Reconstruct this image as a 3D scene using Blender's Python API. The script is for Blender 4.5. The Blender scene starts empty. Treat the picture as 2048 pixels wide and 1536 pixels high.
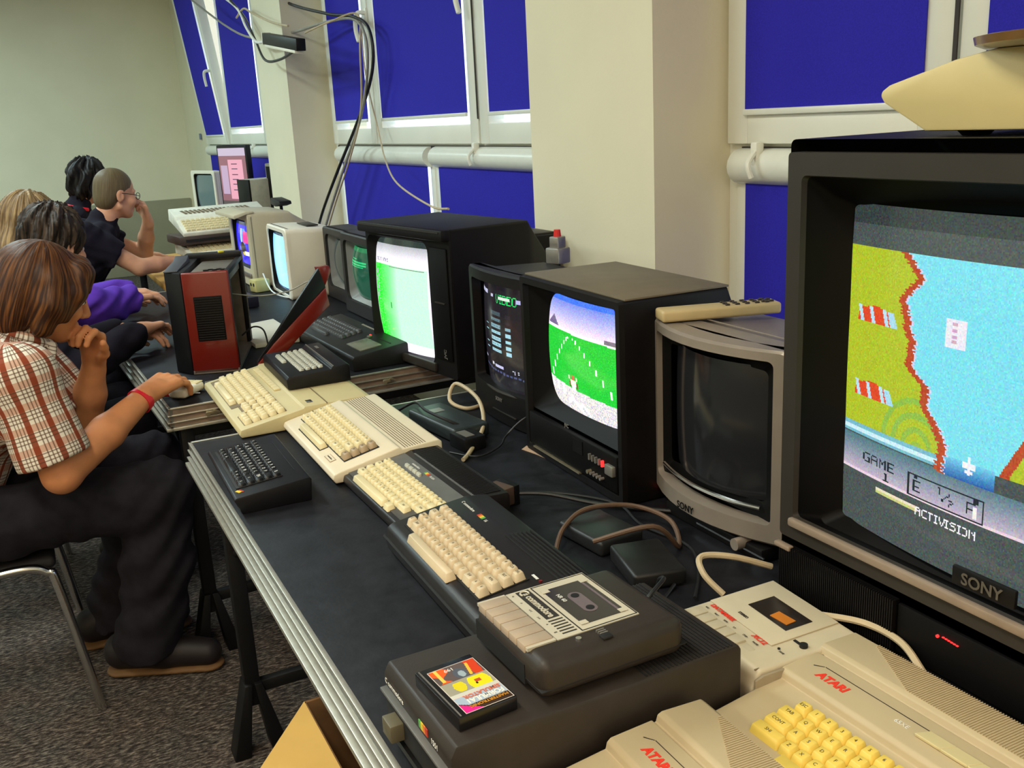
import bpy, bmesh, math, random
import numpy as np
from mathutils import Vector, Matrix, Euler

random.seed(7)
SC = bpy.context.scene
COL = SC.collection

# ------------------------------------------------------------------ camera
def make_camera():
    az, pitch, roll = math.radians(26.3), math.atan(533 / 1950.0), math.radians(-3.0)
    fw = Vector((math.sin(az) * math.cos(pitch), math.cos(az) * math.cos(pitch), -math.sin(pitch)))
    rt = Vector((math.cos(az), -math.sin(az), 0))
    up = rt.cross(fw)
    r = rt * math.cos(roll) + up * math.sin(roll)
    u = -rt * math.sin(roll) + up * math.cos(roll)
    cd = bpy.data.cameras.new('camera')
    cd.sensor_width = 36.0
    cd.lens = 1950 / 2048 * 36
    cd.clip_start = 0.02
    co = bpy.data.objects.new('camera', cd)
    COL.objects.link(co)
    m = Matrix((r, u, -fw)).transposed().to_4x4()
    m.translation = Vector((0, 0, 1.45))
    co.matrix_world = m
    SC.camera = co
make_camera()

# ------------------------------------------------------------------ world (overcast daylight outside)
w = bpy.data.worlds.new('world')
SC.world = w
w.use_nodes = True
bg = w.node_tree.nodes['Background']
bg.inputs[0].default_value = (0.86, 0.94, 1.0, 1)
bg.inputs[1].default_value = 2.2

SC.view_settings.view_transform = 'Standard'
SC.view_settings.look = 'None'
SC.view_settings.exposure = 0.0
SC.view_settings.gamma = 1.0
SC.view_settings.use_curve_mapping = False

# ceiling luminaires: (x, y, watts, colour); the housings are built further down around these
CEIL = 3.05
LUMINAIRES = [
    (-0.55, -1.7, 46, (1.0, 0.76, 0.56)), (-0.55, 0.8, 38, (1.0, 0.95, 0.76)), (-0.55, 3.3, 40, (0.90, 1.0, 0.95)), (-0.55, 5.9, 48, (0.76, 1.0, 1.04)), (-0.55, 8.7, 54, (0.73, 1.0, 0.98)),  # first one: unseen, added behind the camera to warm faces turned towards it
    (-3.0, -1.7, 46, (1.0, 0.76, 0.56)), (-3.0, 0.8, 38, (1.0, 0.95, 0.78)), (-3.0, 3.3, 40, (0.90, 1.0, 0.95)), (-3.0, 5.9, 50, (0.76, 1.0, 1.04)), (-3.0, 8.7, 60, (0.73, 1.0, 0.98)),  # first one: second half of the added warm fill pair
]
for (lx, ly, lw, lc) in LUMINAIRES:
    ld = bpy.data.lights.new('luminaire_light', 'AREA')
    ld.shape = 'RECTANGLE'
    ld.size, ld.size_y = 0.5, 1.25
    ld.energy = lw
    ld.color = lc
    lo = bpy.data.objects.new('luminaire_light', ld)
    COL.objects.link(lo)
    lo.location = (lx, ly, CEIL - 0.10)

# ------------------------------------------------------------------ colour and materials
def s2l(c):
    c = c / 255.0
    return c / 12.92 if c <= 0.04045 else ((c + 0.055) / 1.055) ** 2.4
def lin(rgb):
    return (s2l(rgb[0]), s2l(rgb[1]), s2l(rgb[2]), 1.0)

MATS = {}
def M(name, rgb=(128, 128, 128), rough=0.5, metal=0.0, var=0.10, scale=25.0, bump=0.0, bscale=180.0, spec=0.5, coat=0.0, emit=None, estr=1.0, stretch=None):
    if name in MATS:
        return MATS[name]
    m = bpy.data.materials.new(name)
    m.use_nodes = True
    nt = m.node_tree
    p = nt.nodes['Principled BSDF']
    p.inputs['Roughness'].default_value = rough
    p.inputs['Metallic'].default_value = metal
    p.inputs['Specular IOR Level'].default_value = spec
    p.inputs['Coat Weight'].default_value = coat
    tc = nt.nodes.new('ShaderNodeTexCoord')
    vec = tc.outputs['Object']
    if stretch:
        mp = nt.nodes.new('ShaderNodeMapping')
        mp.inputs['Scale'].default_value = stretch
        nt.links.new(vec, mp.inputs[0])
        vec = mp.outputs[0]
    c = lin(rgb)
    n = nt.nodes.new('ShaderNodeTexNoise')
    n.inputs['Scale'].default_value = scale
    n.inputs['Detail'].default_value = 4
    nt.links.new(vec, n.inputs['Vector'])
    r = nt.nodes.new('ShaderNodeValToRGB')
    r.color_ramp.elements[0].position = 0.3
    r.color_ramp.elements[1].position = 0.7
    r.color_ramp.elements[0].color = tuple(max(0, v * (1 - var)) for v in c[:3]) + (1,)
    r.color_ramp.elements[1].color = tuple(min(1, v * (1 + var)) for v in c[:3]) + (1,)
    nt.links.new(n.outputs['Fac'], r.inputs[0])
    nt.links.new(r.outputs[0], p.inputs['Base Color'])
    if bump > 0:
        n2 = nt.nodes.new('ShaderNodeTexNoise')
        n2.inputs['Scale'].default_value = bscale
        nt.links.new(vec, n2.inputs['Vector'])
        b = nt.nodes.new('ShaderNodeBump')
        b.inputs['Strength'].default_value = bump
        b.inputs['Distance'].default_value = 0.002
        nt.links.new(n2.outputs['Fac'], b.inputs['Height'])
        nt.links.new(b.outputs[0], p.inputs['Normal'])
    if emit:
        p.inputs['Emission Color'].default_value = lin(emit)
        p.inputs['Emission Strength'].default_value = estr
    MATS[name] = m
    return m

# ------------------------------------------------------------------ objects
def tag(o, label=None, cat=None, group=None, kind=None):
    if label: o['label'] = label
    if cat: o['category'] = cat
    if group: o['group'] = group
    if kind: o['kind'] = kind
    return o
def thing(name, label, cat, loc=(0, 0, 0), rz=0.0, group=None, rx=0.0, ry=0.0):
    o = bpy.data.objects.new(name, None)
    o.empty_display_size = 0.05
    COL.objects.link(o)
    o.location = loc
    o.rotation_euler = (rx, ry, rz)
    return tag(o, label, cat, group)
def link_mesh(name, me, mat, parent=None, loc=(0, 0, 0), rot=(0, 0, 0)):
    o = bpy.data.objects.new(name, me)
    COL.objects.link(o)
    o.location = loc
    o.rotation_euler = rot
    if parent is not None: o.parent = parent
    if mat is not None and len(me.materials) == 0: me.materials.append(mat)
    return o
def dup_tree(root, loc, rz, label, group=None):
    r = root.copy(); COL.objects.link(r)
    r.location = loc; r.rotation_euler = (0, 0, rz)
    r['label'] = label
    if group: r['group'] = group
    for ch in list(root.children):
        c = ch.copy(); COL.objects.link(c); c.parent = r
        for g in list(ch.children):
            d = g.copy(); COL.objects.link(d); d.parent = c
    return r

def rrect(w, h, r, n=5, cx=0.0, cz=0.0):
    """rounded rectangle, 4*n points, counter-clockwise in (x, z)"""
    pts = []
    r = min(r, w / 2 - 1e-5, h / 2 - 1e-5)
    for k, (sx, sz, a0) in enumerate(((1, -1, -90), (1, 1, 0), (-1, 1, 90), (-1, -1, 180))):
        for i in range(n):
            a = math.radians(a0 + 90.0 * i / (n - 1))
            pts.append((cx + sx * (w / 2 - r) + r * math.cos(a), cz + sz * (h / 2 - r) + r * math.sin(a)))
    return pts

class B:
    def __init__(s):
        s.bm = bmesh.new()
    def box(s, c, d, rot=None, bevel=0.0, seg=2, taper=1.0):
        t = bmesh.new()
        bmesh.ops.create_cube(t, size=1.0)
        for v in t.verts:
            k = taper if v.co.z > 0 else 1.0
            v.co = Vector((v.co.x * d[0] * k, v.co.y * d[1] * k, v.co.z * d[2]))
        if bevel > 0:
            bmesh.ops.bevel(t, geom=list(t.edges), offset=bevel, segments=seg, affect='EDGES', profile=0.5, clamp_overlap=True)
        mt = Matrix.Translation(Vector(c))
        if rot is not None: mt = mt @ Euler(rot).to_matrix().to_4x4()
        t.transform(mt)
        s.join(t)
        return s
    def join(s, t):
        me = bpy.data.meshes.new('tmp')
        t.to_mesh(me); t.free()
        s.bm.from_mesh(me)
        bpy.data.meshes.remove(me)
    def loft(s, loops, cap0=True, cap1=True, closed=False):
        rows = [[s.bm.verts.new(p) for p in lp] for lp in loops]
        n = len(rows[0])
        seq = list(range(len(rows) - 1))
        for i in seq:
            a, b = rows[i], rows[i + 1]
            for j in range(n):
                s.bm.faces.new((a[j], a[(j + 1) % n], b[(j + 1) % n], b[j]))
        if closed:
            a, b = rows[-1], rows[0]
            for j in range(n):
                s.bm.faces.new((a[j], a[(j + 1) % n], b[(j + 1) % n], b[j]))
        else:
            if cap0: s.bm.faces.new(rows[0][::-1])
            if cap1: s.bm.faces.new(rows[-1])
        return s
    def prism(s, poly, x0, x1, axis='x', bevel=0.0, seg=2):
        """poly in the plane across axis, extruded from x0 to x1"""
        t = bmesh.new()
        def P(a, q):
            if axis == 'x': return (a, q[0], q[1])
            if axis == 'y': return (q[0], a, q[1])
            return (q[0], q[1], a)
        A = [t.verts.new(P(x0, q)) for q in poly]
        Bv = [t.verts.new(P(x1, q)) for q in poly]
        n = len(poly)
        t.faces.new(A[::-1]); t.faces.new(Bv)
        for i in range(n):
            t.faces.new((A[i], A[(i + 1) % n], Bv[(i + 1) % n], Bv[i]))
        bmesh.ops.recalc_face_normals(t, faces=list(t.faces))
        if bevel > 0:
            bmesh.ops.bevel(t, geom=list(t.edges), offset=bevel, segments=seg, affect='EDGES', profile=0.5, clamp_overlap=True)
        s.join(t)
        return s
    def cyl(s, a, b, r0, r1=None, n=16, caps=True):
        r1 = r0 if r1 is None else r1
        a, b = Vector(a), Vector(b)
        d = (b - a).normalized()
        u = d.orthogonal().normalized(); v = d.cross(u)
        L = []
        for c, r in ((a, r0), (b, r1)):
            L.append([c + (u * math.cos(2 * math.pi * i / n) + v * math.sin(2 * math.pi * i / n)) * r for i in range(n)])
        return s.loft(L, caps, caps)
    def lathe(s, prof, c=(0, 0, 0), n=24):
        """prof: list of (r, z)"""
        c = Vector(c)
        L = [[c + Vector((r * math.cos(2 * math.pi * i / n), r * math.sin(2 * math.pi * i / n), z)) for i in range(n)] for r, z in prof]
        return s.loft(L)
    def tube(s, pts, r, n=8, sub=6):
        P = smooth_path([Vector(p) for p in pts], sub)
        L = []
        u = None
        for i, p in enumerate(P):
            t = (P[min(i + 1, len(P) - 1)] - P[max(i - 1, 0)])
            if t.length < 1e-9: t = Vector((0, 0, 1))
            t.normalize()
            if u is None: u = t.orthogonal().normalized()
            u = (u - t * u.dot(t))
            u = u.normalized() if u.length > 1e-6 else t.orthogonal().normalized()
            v = t.cross(u)
            L.append([p + (u * math.cos(2 * math.pi * k / n) + v * math.sin(2 * math.pi * k / n)) * r for k in range(n)])
        return s.loft(L)
    def sphere(s, c, r, seg=16, sc=(1, 1, 1)):
        t = bmesh.new()
        bmesh.ops.create_uvsphere(t, u_segments=seg, v_segments=max(6, seg // 2), radius=r)
        t.transform(Matrix.Translation(Vector(c)) @ Matrix.Diagonal(Vector(sc)).to_4x4())
        s.join(t)
        return s
    def mesh(s, name, smooth=True, angle=35):
        bmesh.ops.recalc_face_normals(s.bm, faces=list(s.bm.faces))
        me = bpy.data.meshes.new(name)
        s.bm.to_mesh(me); s.bm.free()
        if smooth:
            for p in me.polygons: p.use_smooth = True
            me.set_sharp_from_angle(angle=math.radians(angle))
        return me
    def obj(s, name, mat, parent=None, loc=(0, 0, 0), rot=(0, 0, 0), smooth=True, angle=35):
        return link_mesh(name, s.mesh(name, smooth, angle), mat, parent, loc, rot)

def smooth_path(P, sub):
    if len(P) < 3 or sub < 2: return P
    out = []
    for i in range(len(P) - 1):
        p0 = P[max(i - 1, 0)]; p1 = P[i]; p2 = P[i + 1]; p3 = P[min(i + 2, len(P) - 1)]
        for k in range(sub):
            t = k / sub
            out.append(0.5 * ((2 * p1) + (p2 - p0) * t + (2 * p0 - 5 * p1 + 4 * p2 - p3) * t * t + (3 * p1 - p0 - 3 * p2 + p3) * t ** 3))
    out.append(P[-1])
    return out

TEXTS = {}
def text_mesh(s, size, extrude=0.0002, shear=0.0, bold=0.0, sx=1.0):
    key = (s, size, extrude, shear, bold, sx)
    if key in TEXTS: return TEXTS[key]
    cu = bpy.data.curves.new('lettering', 'FONT')
    cu.body = s; cu.size = size; cu.extrude = extrude; cu.shear = shear; cu.offset = bold
    cu.align_x = 'LEFT'; cu.align_y = 'BOTTOM_BASELINE'
    cu.resolution_u = 3
    ob = bpy.data.objects.new('lettering', cu)
    me = bpy.data.meshes.new_from_object(ob)
    if sx != 1.0:
        for v in me.vertices: v.co.x *= sx
    bpy.data.objects.remove(ob); bpy.data.curves.remove(cu)
    me.materials.clear()
    TEXTS[key] = me
    return me
def text(name, s, size, mat, parent, loc, rot=(0, 0, 0), **kw):
    me = text_mesh(s, size, **kw)
    if len(me.materials) and me.materials[0] != mat:
        me = me.copy(); me.materials.clear()
    return link_mesh(name, me, mat, parent, loc, rot)
def text_width(s, size, **kw):
    me = text_mesh(s, size, **kw)
    xs = [v.co.x for v in me.vertices]
    return max(xs) - min(xs) if xs else 0

USER = -math.pi / 2     # things whose front faces the aisle: local x runs to their user's right, local y to the back
# ================================================================== the room
m_wall = M('wall_paint', (224, 217, 190), rough=0.85, var=0.03, scale=3, bump=0.12, bscale=120)
m_ceil = M('ceiling_paint', (225, 225, 215), rough=0.9, var=0.02)
m_dado = M('dado_paint', (150, 146, 122), rough=0.7, var=0.06, scale=4)
m_upvc = M('white_window_plastic', (232, 232, 220), rough=0.35, var=0.02, scale=5)
m_gap = M('dark_gasket', (52, 44, 42), rough=0.7)
m_blind = M('blue_blind_fabric', (43, 38, 172), rough=0.8, var=0.12, scale=260, bump=0.2, bscale=500, spec=0.2)
m_case = M('blind_casing', (226, 228, 218), rough=0.3, var=0.02)

def struct(name, b, mat, parent=None):
    o = b.obj(name, mat, parent)
    if parent is None: o['kind'] = 'structure'
    return o

XW, XP = 1.81, 1.55
X0, X1, Y0, Y1 = -5.2, XW + 0.12, -2.6, 11.25

# carpet
def carpet_mat():
    m = bpy.data.materials.new('carpet')
    m.use_nodes = True
    nt = m.node_tree; p = nt.nodes['Principled BSDF']
    p.inputs['Roughness'].default_value = 0.95
    p.inputs['Specular IOR Level'].default_value = 0.1
    tc = nt.nodes.new('ShaderNodeTexCoord')
    mp = nt.nodes.new('ShaderNodeMapping'); mp.inputs['Scale'].default_value = (1.0, 3.2, 1.0); mp.inputs['Rotation'].default_value = (0, 0, 0.35)
    nt.links.new(tc.outputs['Object'], mp.inputs[0])
    n1 = nt.nodes.new('ShaderNodeTexNoise'); n1.inputs['Scale'].default_value = 46; n1.inputs['Detail'].default_value = 6; n1.inputs['Roughness'].default_value = 0.75
    nt.links.new(mp.outputs[0], n1.inputs['Vector'])
    r = nt.nodes.new('ShaderNodeValToRGB')
    cr = r.color_ramp
    cr.elements[0].position = 0.36; cr.elements[0].color = lin((30, 28, 34))
    cr.elements[1].position = 0.66; cr.elements[1].color = lin((190, 180, 172))
    e = cr.elements.new(0.5); e.color = lin((92, 86, 84))
    nt.links.new(n1.outputs['Fac'], r.inputs[0])
    n2 = nt.nodes.new('ShaderNodeTexNoise'); n2.inputs['Scale'].default_value = 9; n2.inputs['Detail'].default_value = 2
    nt.links.new(tc.outputs['Object'], n2.inputs['Vector'])
    r2 = nt.nodes.new('ShaderNodeValToRGB')
    r2.color_ramp.elements[0].color = lin((196, 208, 206)); r2.color_ramp.elements[1].color = lin((240, 222, 206))
    nt.links.new(n2.outputs['Fac'], r2.inputs[0])
    mx = nt.nodes.new('ShaderNodeMix'); mx.data_type = 'RGBA'; mx.blend_type = 'MULTIPLY'; mx.inputs['Factor'].default_value = 1.0
    nt.links.new(r.outputs[0], mx.inputs['A']); nt.links.new(r2.outputs[0], mx.inputs['B'])
    nt.links.new(mx.outputs['Result'], p.inputs['Base Color'])
    b = nt.nodes.new('ShaderNodeBump'); b.inputs['Strength'].default_value = 0.7; b.inputs['Distance'].default_value = 0.006
    nt.links.new(n1.outputs['Fac'], b.inputs['Height']); nt.links.new(b.outputs[0], p.inputs['Normal'])
    return m
struct('floor', B().box(((X0 + X1) / 2, (Y0 + Y1) / 2, -0.05), (X1 - X0 + 0.4, Y1 - Y0 + 0.4, 0.1)), carpet_mat())
struct('ceiling', B().box(((X0 + X1) / 2, (Y0 + Y1) / 2, CEIL + 0.05), (X1 - X0 + 0.4, Y1 - Y0 + 0.4, 0.1)), m_ceil)
struct('wall_far', B().box(((X0 + X1) / 2, Y1 + 0.1, CEIL / 2), (X1 - X0 + 0.4, 0.2, CEIL)), m_wall)
struct('wall_left', B().box((X0 - 0.1, (Y0 + Y1) / 2, CEIL / 2), (0.2, Y1 - Y0, CEIL)), m_wall)
struct('wall_back', B().box(((X0 + X1) / 2, Y0 - 0.1, CEIL / 2), (X1 - X0 + 0.4, 0.2, CEIL)), m_wall)
# painted panel board along the foot of the far wall
struct('baseboard_far', B().box(((X0 + 1.76) / 2, Y1 - 0.012, 0.39), (1.76 - X0, 0.024, 0.78), bevel=0.008), m_dado)

# window wall: parapet, header, piers
WIN = [('window_1', -2.3, 2.21), ('window_2', 2.90, 5.87), ('window_3', 6.55, 9.98)]
TOP, LOW = 2.82, 0.30
wr = B()
wr.box((XW + 0.1, (Y0 + Y1) / 2, LOW / 2), (0.2, Y1 - Y0, LOW))
wr.box((XW + 0.1, (Y0 + Y1) / 2, (TOP + CEIL) / 2), (0.2, Y1 - Y0, CEIL - TOP))
prev = Y0
for (_, a, b_) in WIN:
    if a > prev: wr.box((XW + 0.1, (prev + a) / 2, (TOP + LOW) / 2), (0.2, a - prev, TOP - LOW))
    prev = b_
wr.box((XW + 0.1, (prev + Y1) / 2, (TOP + LOW) / 2), (0.2, Y1 - prev, TOP - LOW))
struct('wall_right', wr, m_wall)
struct('wall_right_pier', B().box(((XP + XW) / 2, (2.21 + 2.90) / 2, CEIL / 2), (XW - XP, 0.69, CEIL)), m_wall)
struct('wall_right_pier', B().box(((XP + XW) / 2, (5.87 + 6.55) / 2, CEIL / 2), (XW - XP, 0.68, CEIL)), m_wall)

def glass_mat():
    m = bpy.data.materials.new('window_glass'); m.use_nodes = True
    nt = m.node_tree; nt.nodes.remove(nt.nodes['Principled BSDF'])
    t = nt.nodes.new('ShaderNodeBsdfTransparent'); t.inputs[0].default_value = (0.93, 0.97, 0.96, 1)
    g = nt.nodes.new('ShaderNodeBsdfGlossy'); g.inputs['Roughness'].default_value = 0.02
    mx = nt.nodes.new('ShaderNodeMixShader'); mx.inputs[0].default_value = 0.06
    nt.links.new(t.outputs[0], mx.inputs[1]); nt.links.new(g.outputs[0], mx.inputs[2])
    nt.links.new(mx.outputs[0], nt.nodes['Material Output'].inputs[0])
    return m
m_glass = glass_mat()

def bars(b, y0, y1, z0, z1, t, x0, x1):
    """picture-frame of four bars with width t"""
    xc, d = (x0 + x1) / 2, x1 - x0
    b.box((xc, y0 + t / 2, (z0 + z1) / 2), (d, t, z1 - z0), bevel=0.004)
    b.box((xc, y1 - t / 2, (z0 + z1) / 2), (d, t, z1 - z0), bevel=0.004)
    b.box((xc, (y0 + y1) / 2, z0 + t / 2), (d, y1 - y0 - 2 * t + 0.002, t), bevel=0.004)
    b.box((xc, (y0 + y1) / 2, z1 - t / 2), (d, y1 - y0 - 2 * t + 0.002, t), bevel=0.004)

def blind(label, y0, y1, ztop, zbot, x, group, casing_z=None, gapbar=True):
    """roller blind: cassette tube on top, fabric sheet, bottom bar"""
    r = thing('roller_blind', label, 'blind', (x, (y0 + y1) / 2, ztop), 0, group)
    L = y1 - y0
    B().box((0, 0, (zbot - ztop) / 2), (0.0022, L, ztop - zbot)).obj('fabric', m_blind, r)
    if gapbar:
        B().box((-0.004, 0, zbot - ztop - 0.006), (0.012, L, 0.016), bevel=0.003).obj('bottom_bar', m_case, r)
    c = B()
    n = 18
    prof = []
    for i in range(n):
        a = 2 * math.pi * i / n
        prof.append((0.012 + 0.05 * math.cos(a) * (-1), 0.045 + 0.048 * math.sin(a)))
    c.prism(prof, -L / 2 - 0.035, L / 2 + 0.035, 'y')
    c.obj('casing', m_case, r)
    return r

def window(name, y0, y1, sashes, lower, tilt=None):
    """sashes: (y0, y1) of upper sashes; lower: (y0, y1) of the fixed lights below the transom"""
    zt, zs, zl = TOP, 1.345, 1.31
    f = B()
    bars(f, y0, y1, LOW, TOP, 0.055, XW - 0.005, XW + 0.075)
    f.box((XW + 0.035, (y0 + y1) / 2, (zs + zl) / 2 + 0.012), (0.08, y1 - y0 - 0.1, 0.075), bevel=0.004)     # transom
    fr = struct(name, f, m_upvc)
    for i, (a, b) in enumerate(sashes):
        if tilt == i: continue
        s = B(); bars(s, a, b, zs + 0.004, zt - 0.05, 0.082, XW - 0.03, XW + 0.045)
        so = s.obj('sash', m_upvc, fr)
        B().box((XW + 0.012, (a + b) / 2, (zs + zt) / 2), (0.008, b - a - 0.14, zt - zs - 0.2)).obj('pane', m_glass, so)
    for (a, b) in lower:
        s = B(); bars(s, a, b, LOW + 0.05, zl - 0.02, 0.05, XW - 0.012, XW + 0.05)
        so = s.obj('lower_light', m_upvc, fr)
        B().box((XW + 0.02, (a + b) / 2, (LOW + zl) / 2), (0.008, b - a - 0.08, zl - LOW - 0.12)).obj('pane', m_glass, so)
    # dark gasket line between transom and lower lights
    B().box((XW - 0.008, (y0 + y1) / 2, zs - 0.014), (0.008, y1 - y0 - 0.12, 0.020)).obj('gasket', m_gap, fr)
    return fr
def handle(parent, y, z, flip=1):
    b = B()
    b.box((XW - 0.036, y, z), (0.012, 0.03, 0.07), bevel=0.004)
    b.tube([(XW - 0.04, y, z + 0.01), (XW - 0.075, y, z + 0.012), (XW - 0.085, y + 0.02 * flip, z - 0.01), (XW - 0.083, y + 0.035 * flip, z - 0.07), (XW - 0.078, y + 0.02 * flip, z - 0.125)], 0.011, 10)
    b.obj('handle', m_upvc, parent)

W1 = window('window_1', -2.3, 2.21, [(1.47, 2.19), (0.66, 1.455), (-0.2, 0.64), (-2.25, -0.22)], [(1.18, 2.17), (0.1, 1.16), (-2.25, 0.08)])
W2 = window('window_2', 2.90, 5.87, [(5.06, 5.82), (3.79, 5.045), (2.94, 3.775)], [(4.34, 5.83), (2.93, 4.32)])
W3 = window('window_3', 6.55, 9.98, [(7.5, 8.84), (8.86, 9.90), (6.58, 7.48)], [(8.2, 9.93), (6.6, 8.18)], tilt=1)
handle(W2, 5.055, 1.99, 1); handle(W2, 3.79, 1.99, 1); handle(W1, 1.463, 1.99)
# small catches on the lower casings
for wdw, yy in ((W2, 3.80), (W1, 2.05), (W3, 7.9)):
    b = B(); b.box((XW - 0.045, yy, 1.318), (0.028, 0.026, 0.075), bevel=0.006)
    b.tube([(XW - 0.055, yy - 0.005, 1.33), (XW - 0.085, yy - 0.012, 1.30), (XW - 0.08, yy - 0.02, 1.265)], 0.007)
    b.obj('catch', m_upvc, wdw)
b = B(); b.box((XW - 0.034, 3.782, 2.1), (0.004, 0.008, 1.3)); b.obj('gasket', m_gap, W2)
b = B(); b.box((XW - 0.034, 1.463, 2.1), (0.004, 0.010, 1.4)); b.obj('gasket', m_gap, W1)

xb = XW - 0.034
G1, G2 = 'upper window roller blinds', 'lower window roller blinds'
blind('blue roller blind in the upper sash behind the largest television', 1.538, 2.112, 2.74, 1.437, xb, G1)
blind('blue roller blind mostly hidden behind the beige wedge on the largest television', 0.74, 1.388, 2.74, 1.437, xb, G1)
blind('narrow blue roller blind left of the hanging cable bundle', 5.160, 5.732, 2.74, 1.478, xb, G1)
blind('wide blue roller blind in the middle upper sash right of the hanging cables', 3.882, 4.936, 2.74, 1.477, xb, G1)
blind('blue roller blind strip in the upper sash just left of the broad pale pier', 3.0, 3.668, 2.74, 1.474, xb, G1)
blind('blue roller blind of the fixed sash beside the tilted-open window', 7.60, 8.73, 2.74, 1.484, xb, G1)
blind('lower blue roller blind behind the black television with the green screen, left half', 4.40, 5.715, 1.245, 0.36, XW - 0.022, G2, gapbar=False)
blind('lower blue roller blind right of the white mullion, ending at the broad pale pier', 2.98, 4.262, 1.245, 0.36, XW - 0.022, G2, gapbar=False)
blind('lower blue roller blind beside the silver television and largest television', 1.22, 2.12, 1.245, 0.36, XW - 0.022, G2, gapbar=False)
blind('lower blue roller blind hidden behind the far flat monitor', 6.68, 8.14, 1.245, 0.36, XW - 0.022, G2, gapbar=False)
blind('lower blue roller blind at the far room corner behind the white television', 8.24, 9.88, 1.245, 0.36, XW - 0.022, G2, gapbar=False)

# tilted-open hopper sash of the far window, hinged along its lower edge
hs = B(); H_ = TOP - 0.05 - 1.349
bars(hs, -0.52, 0.52, 0, H_, 0.082, -0.04, 0.035)
hso = hs.obj('tilted_sash', m_upvc, W3, (XW, 9.38, 1.349), (0, -0.115, 0))
B().box((0.0, 0, H_ / 2), (0.008, 0.9, H_ - 0.14)).obj('pane', m_glass, hso)
hb = B(); hb.tube([(-0.05, -0.48, 0.62), (-0.09, -0.48, 0.62), (-0.10, -0.46, 0.58), (-0.098, -0.45, 0.50)], 0.012, 8); hb.obj('handle', m_upvc, hso)
r = thing('roller_blind', 'blue roller blind hanging on the tilted-open far window sash', 'blind', (XW - 0.045, 9.40, 1.40), 0, G1, ry=-0.115)
B().box((0, 0.02, 0.66), (0.0022, 0.80, 1.26)).obj('fabric', m_blind, r)
B().box((-0.003, 0.02, 0.024), (0.012, 0.80, 0.016), bevel=0.003).obj('bottom_bar', m_case, r)

# luminaires on the ceiling (above the frame)
m_lum = M('luminaire_white', (235, 235, 230), rough=0.4)
m_tube = M('fluorescent_tube', (250, 250, 240), emit=(250, 252, 240), estr=3.0)
for k, (lx, ly, lw, lc) in enumerate(LUMINAIRES):
    t = thing('ceiling_light', ('fluorescent luminaire over the %s, in the ceiling row nearer the %s' % (('unseen back end as added warm fill', 'nearest table', 'red computer case', 'wooden table', 'far wall')[k % 5], 'windows' if lx > -1 else 'left wall')), 'ceiling light', (lx, ly, CEIL), 0, 'ceiling luminaires')
    B().box((0, 0, -0.03), (0.55, 1.35, 0.06), bevel=0.01).obj('housing', m_lum, t)
    for sx in (-0.13, 0.13):
        B().cyl((sx, -0.6, -0.08), (sx, 0.6, -0.08), 0.014, n=10).obj('tube', m_tube, t)
# ================================================================== stage-deck tables
m_deck = M('black_deck_laminate', (25, 25, 30), rough=0.5, var=0.45, scale=30, bump=0.15, bscale=90, spec=0.18)
m_alu = M('brushed_aluminium_edge', (196, 194, 182), rough=0.38, metal=0.75, var=0.08, scale=60)
m_alud = M('grey_aluminium_channel', (104, 104, 98), rough=0.5, metal=0.5, var=0.1)
m_black = M('black_plastic', (15, 15, 17), rough=0.45, var=0.12, spec=0.25)
m_blkmetal = M('black_painted_steel', (17, 17, 19), rough=0.5, var=0.15, scale=40, spec=0.25)
m_endply = M('worn_end_panel', (132, 112, 96), rough=0.5, var=0.25, scale=18, metal=0.2)
m_brass = M('latch_metal', (182, 170, 142), rough=0.35, metal=0.8)

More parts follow.
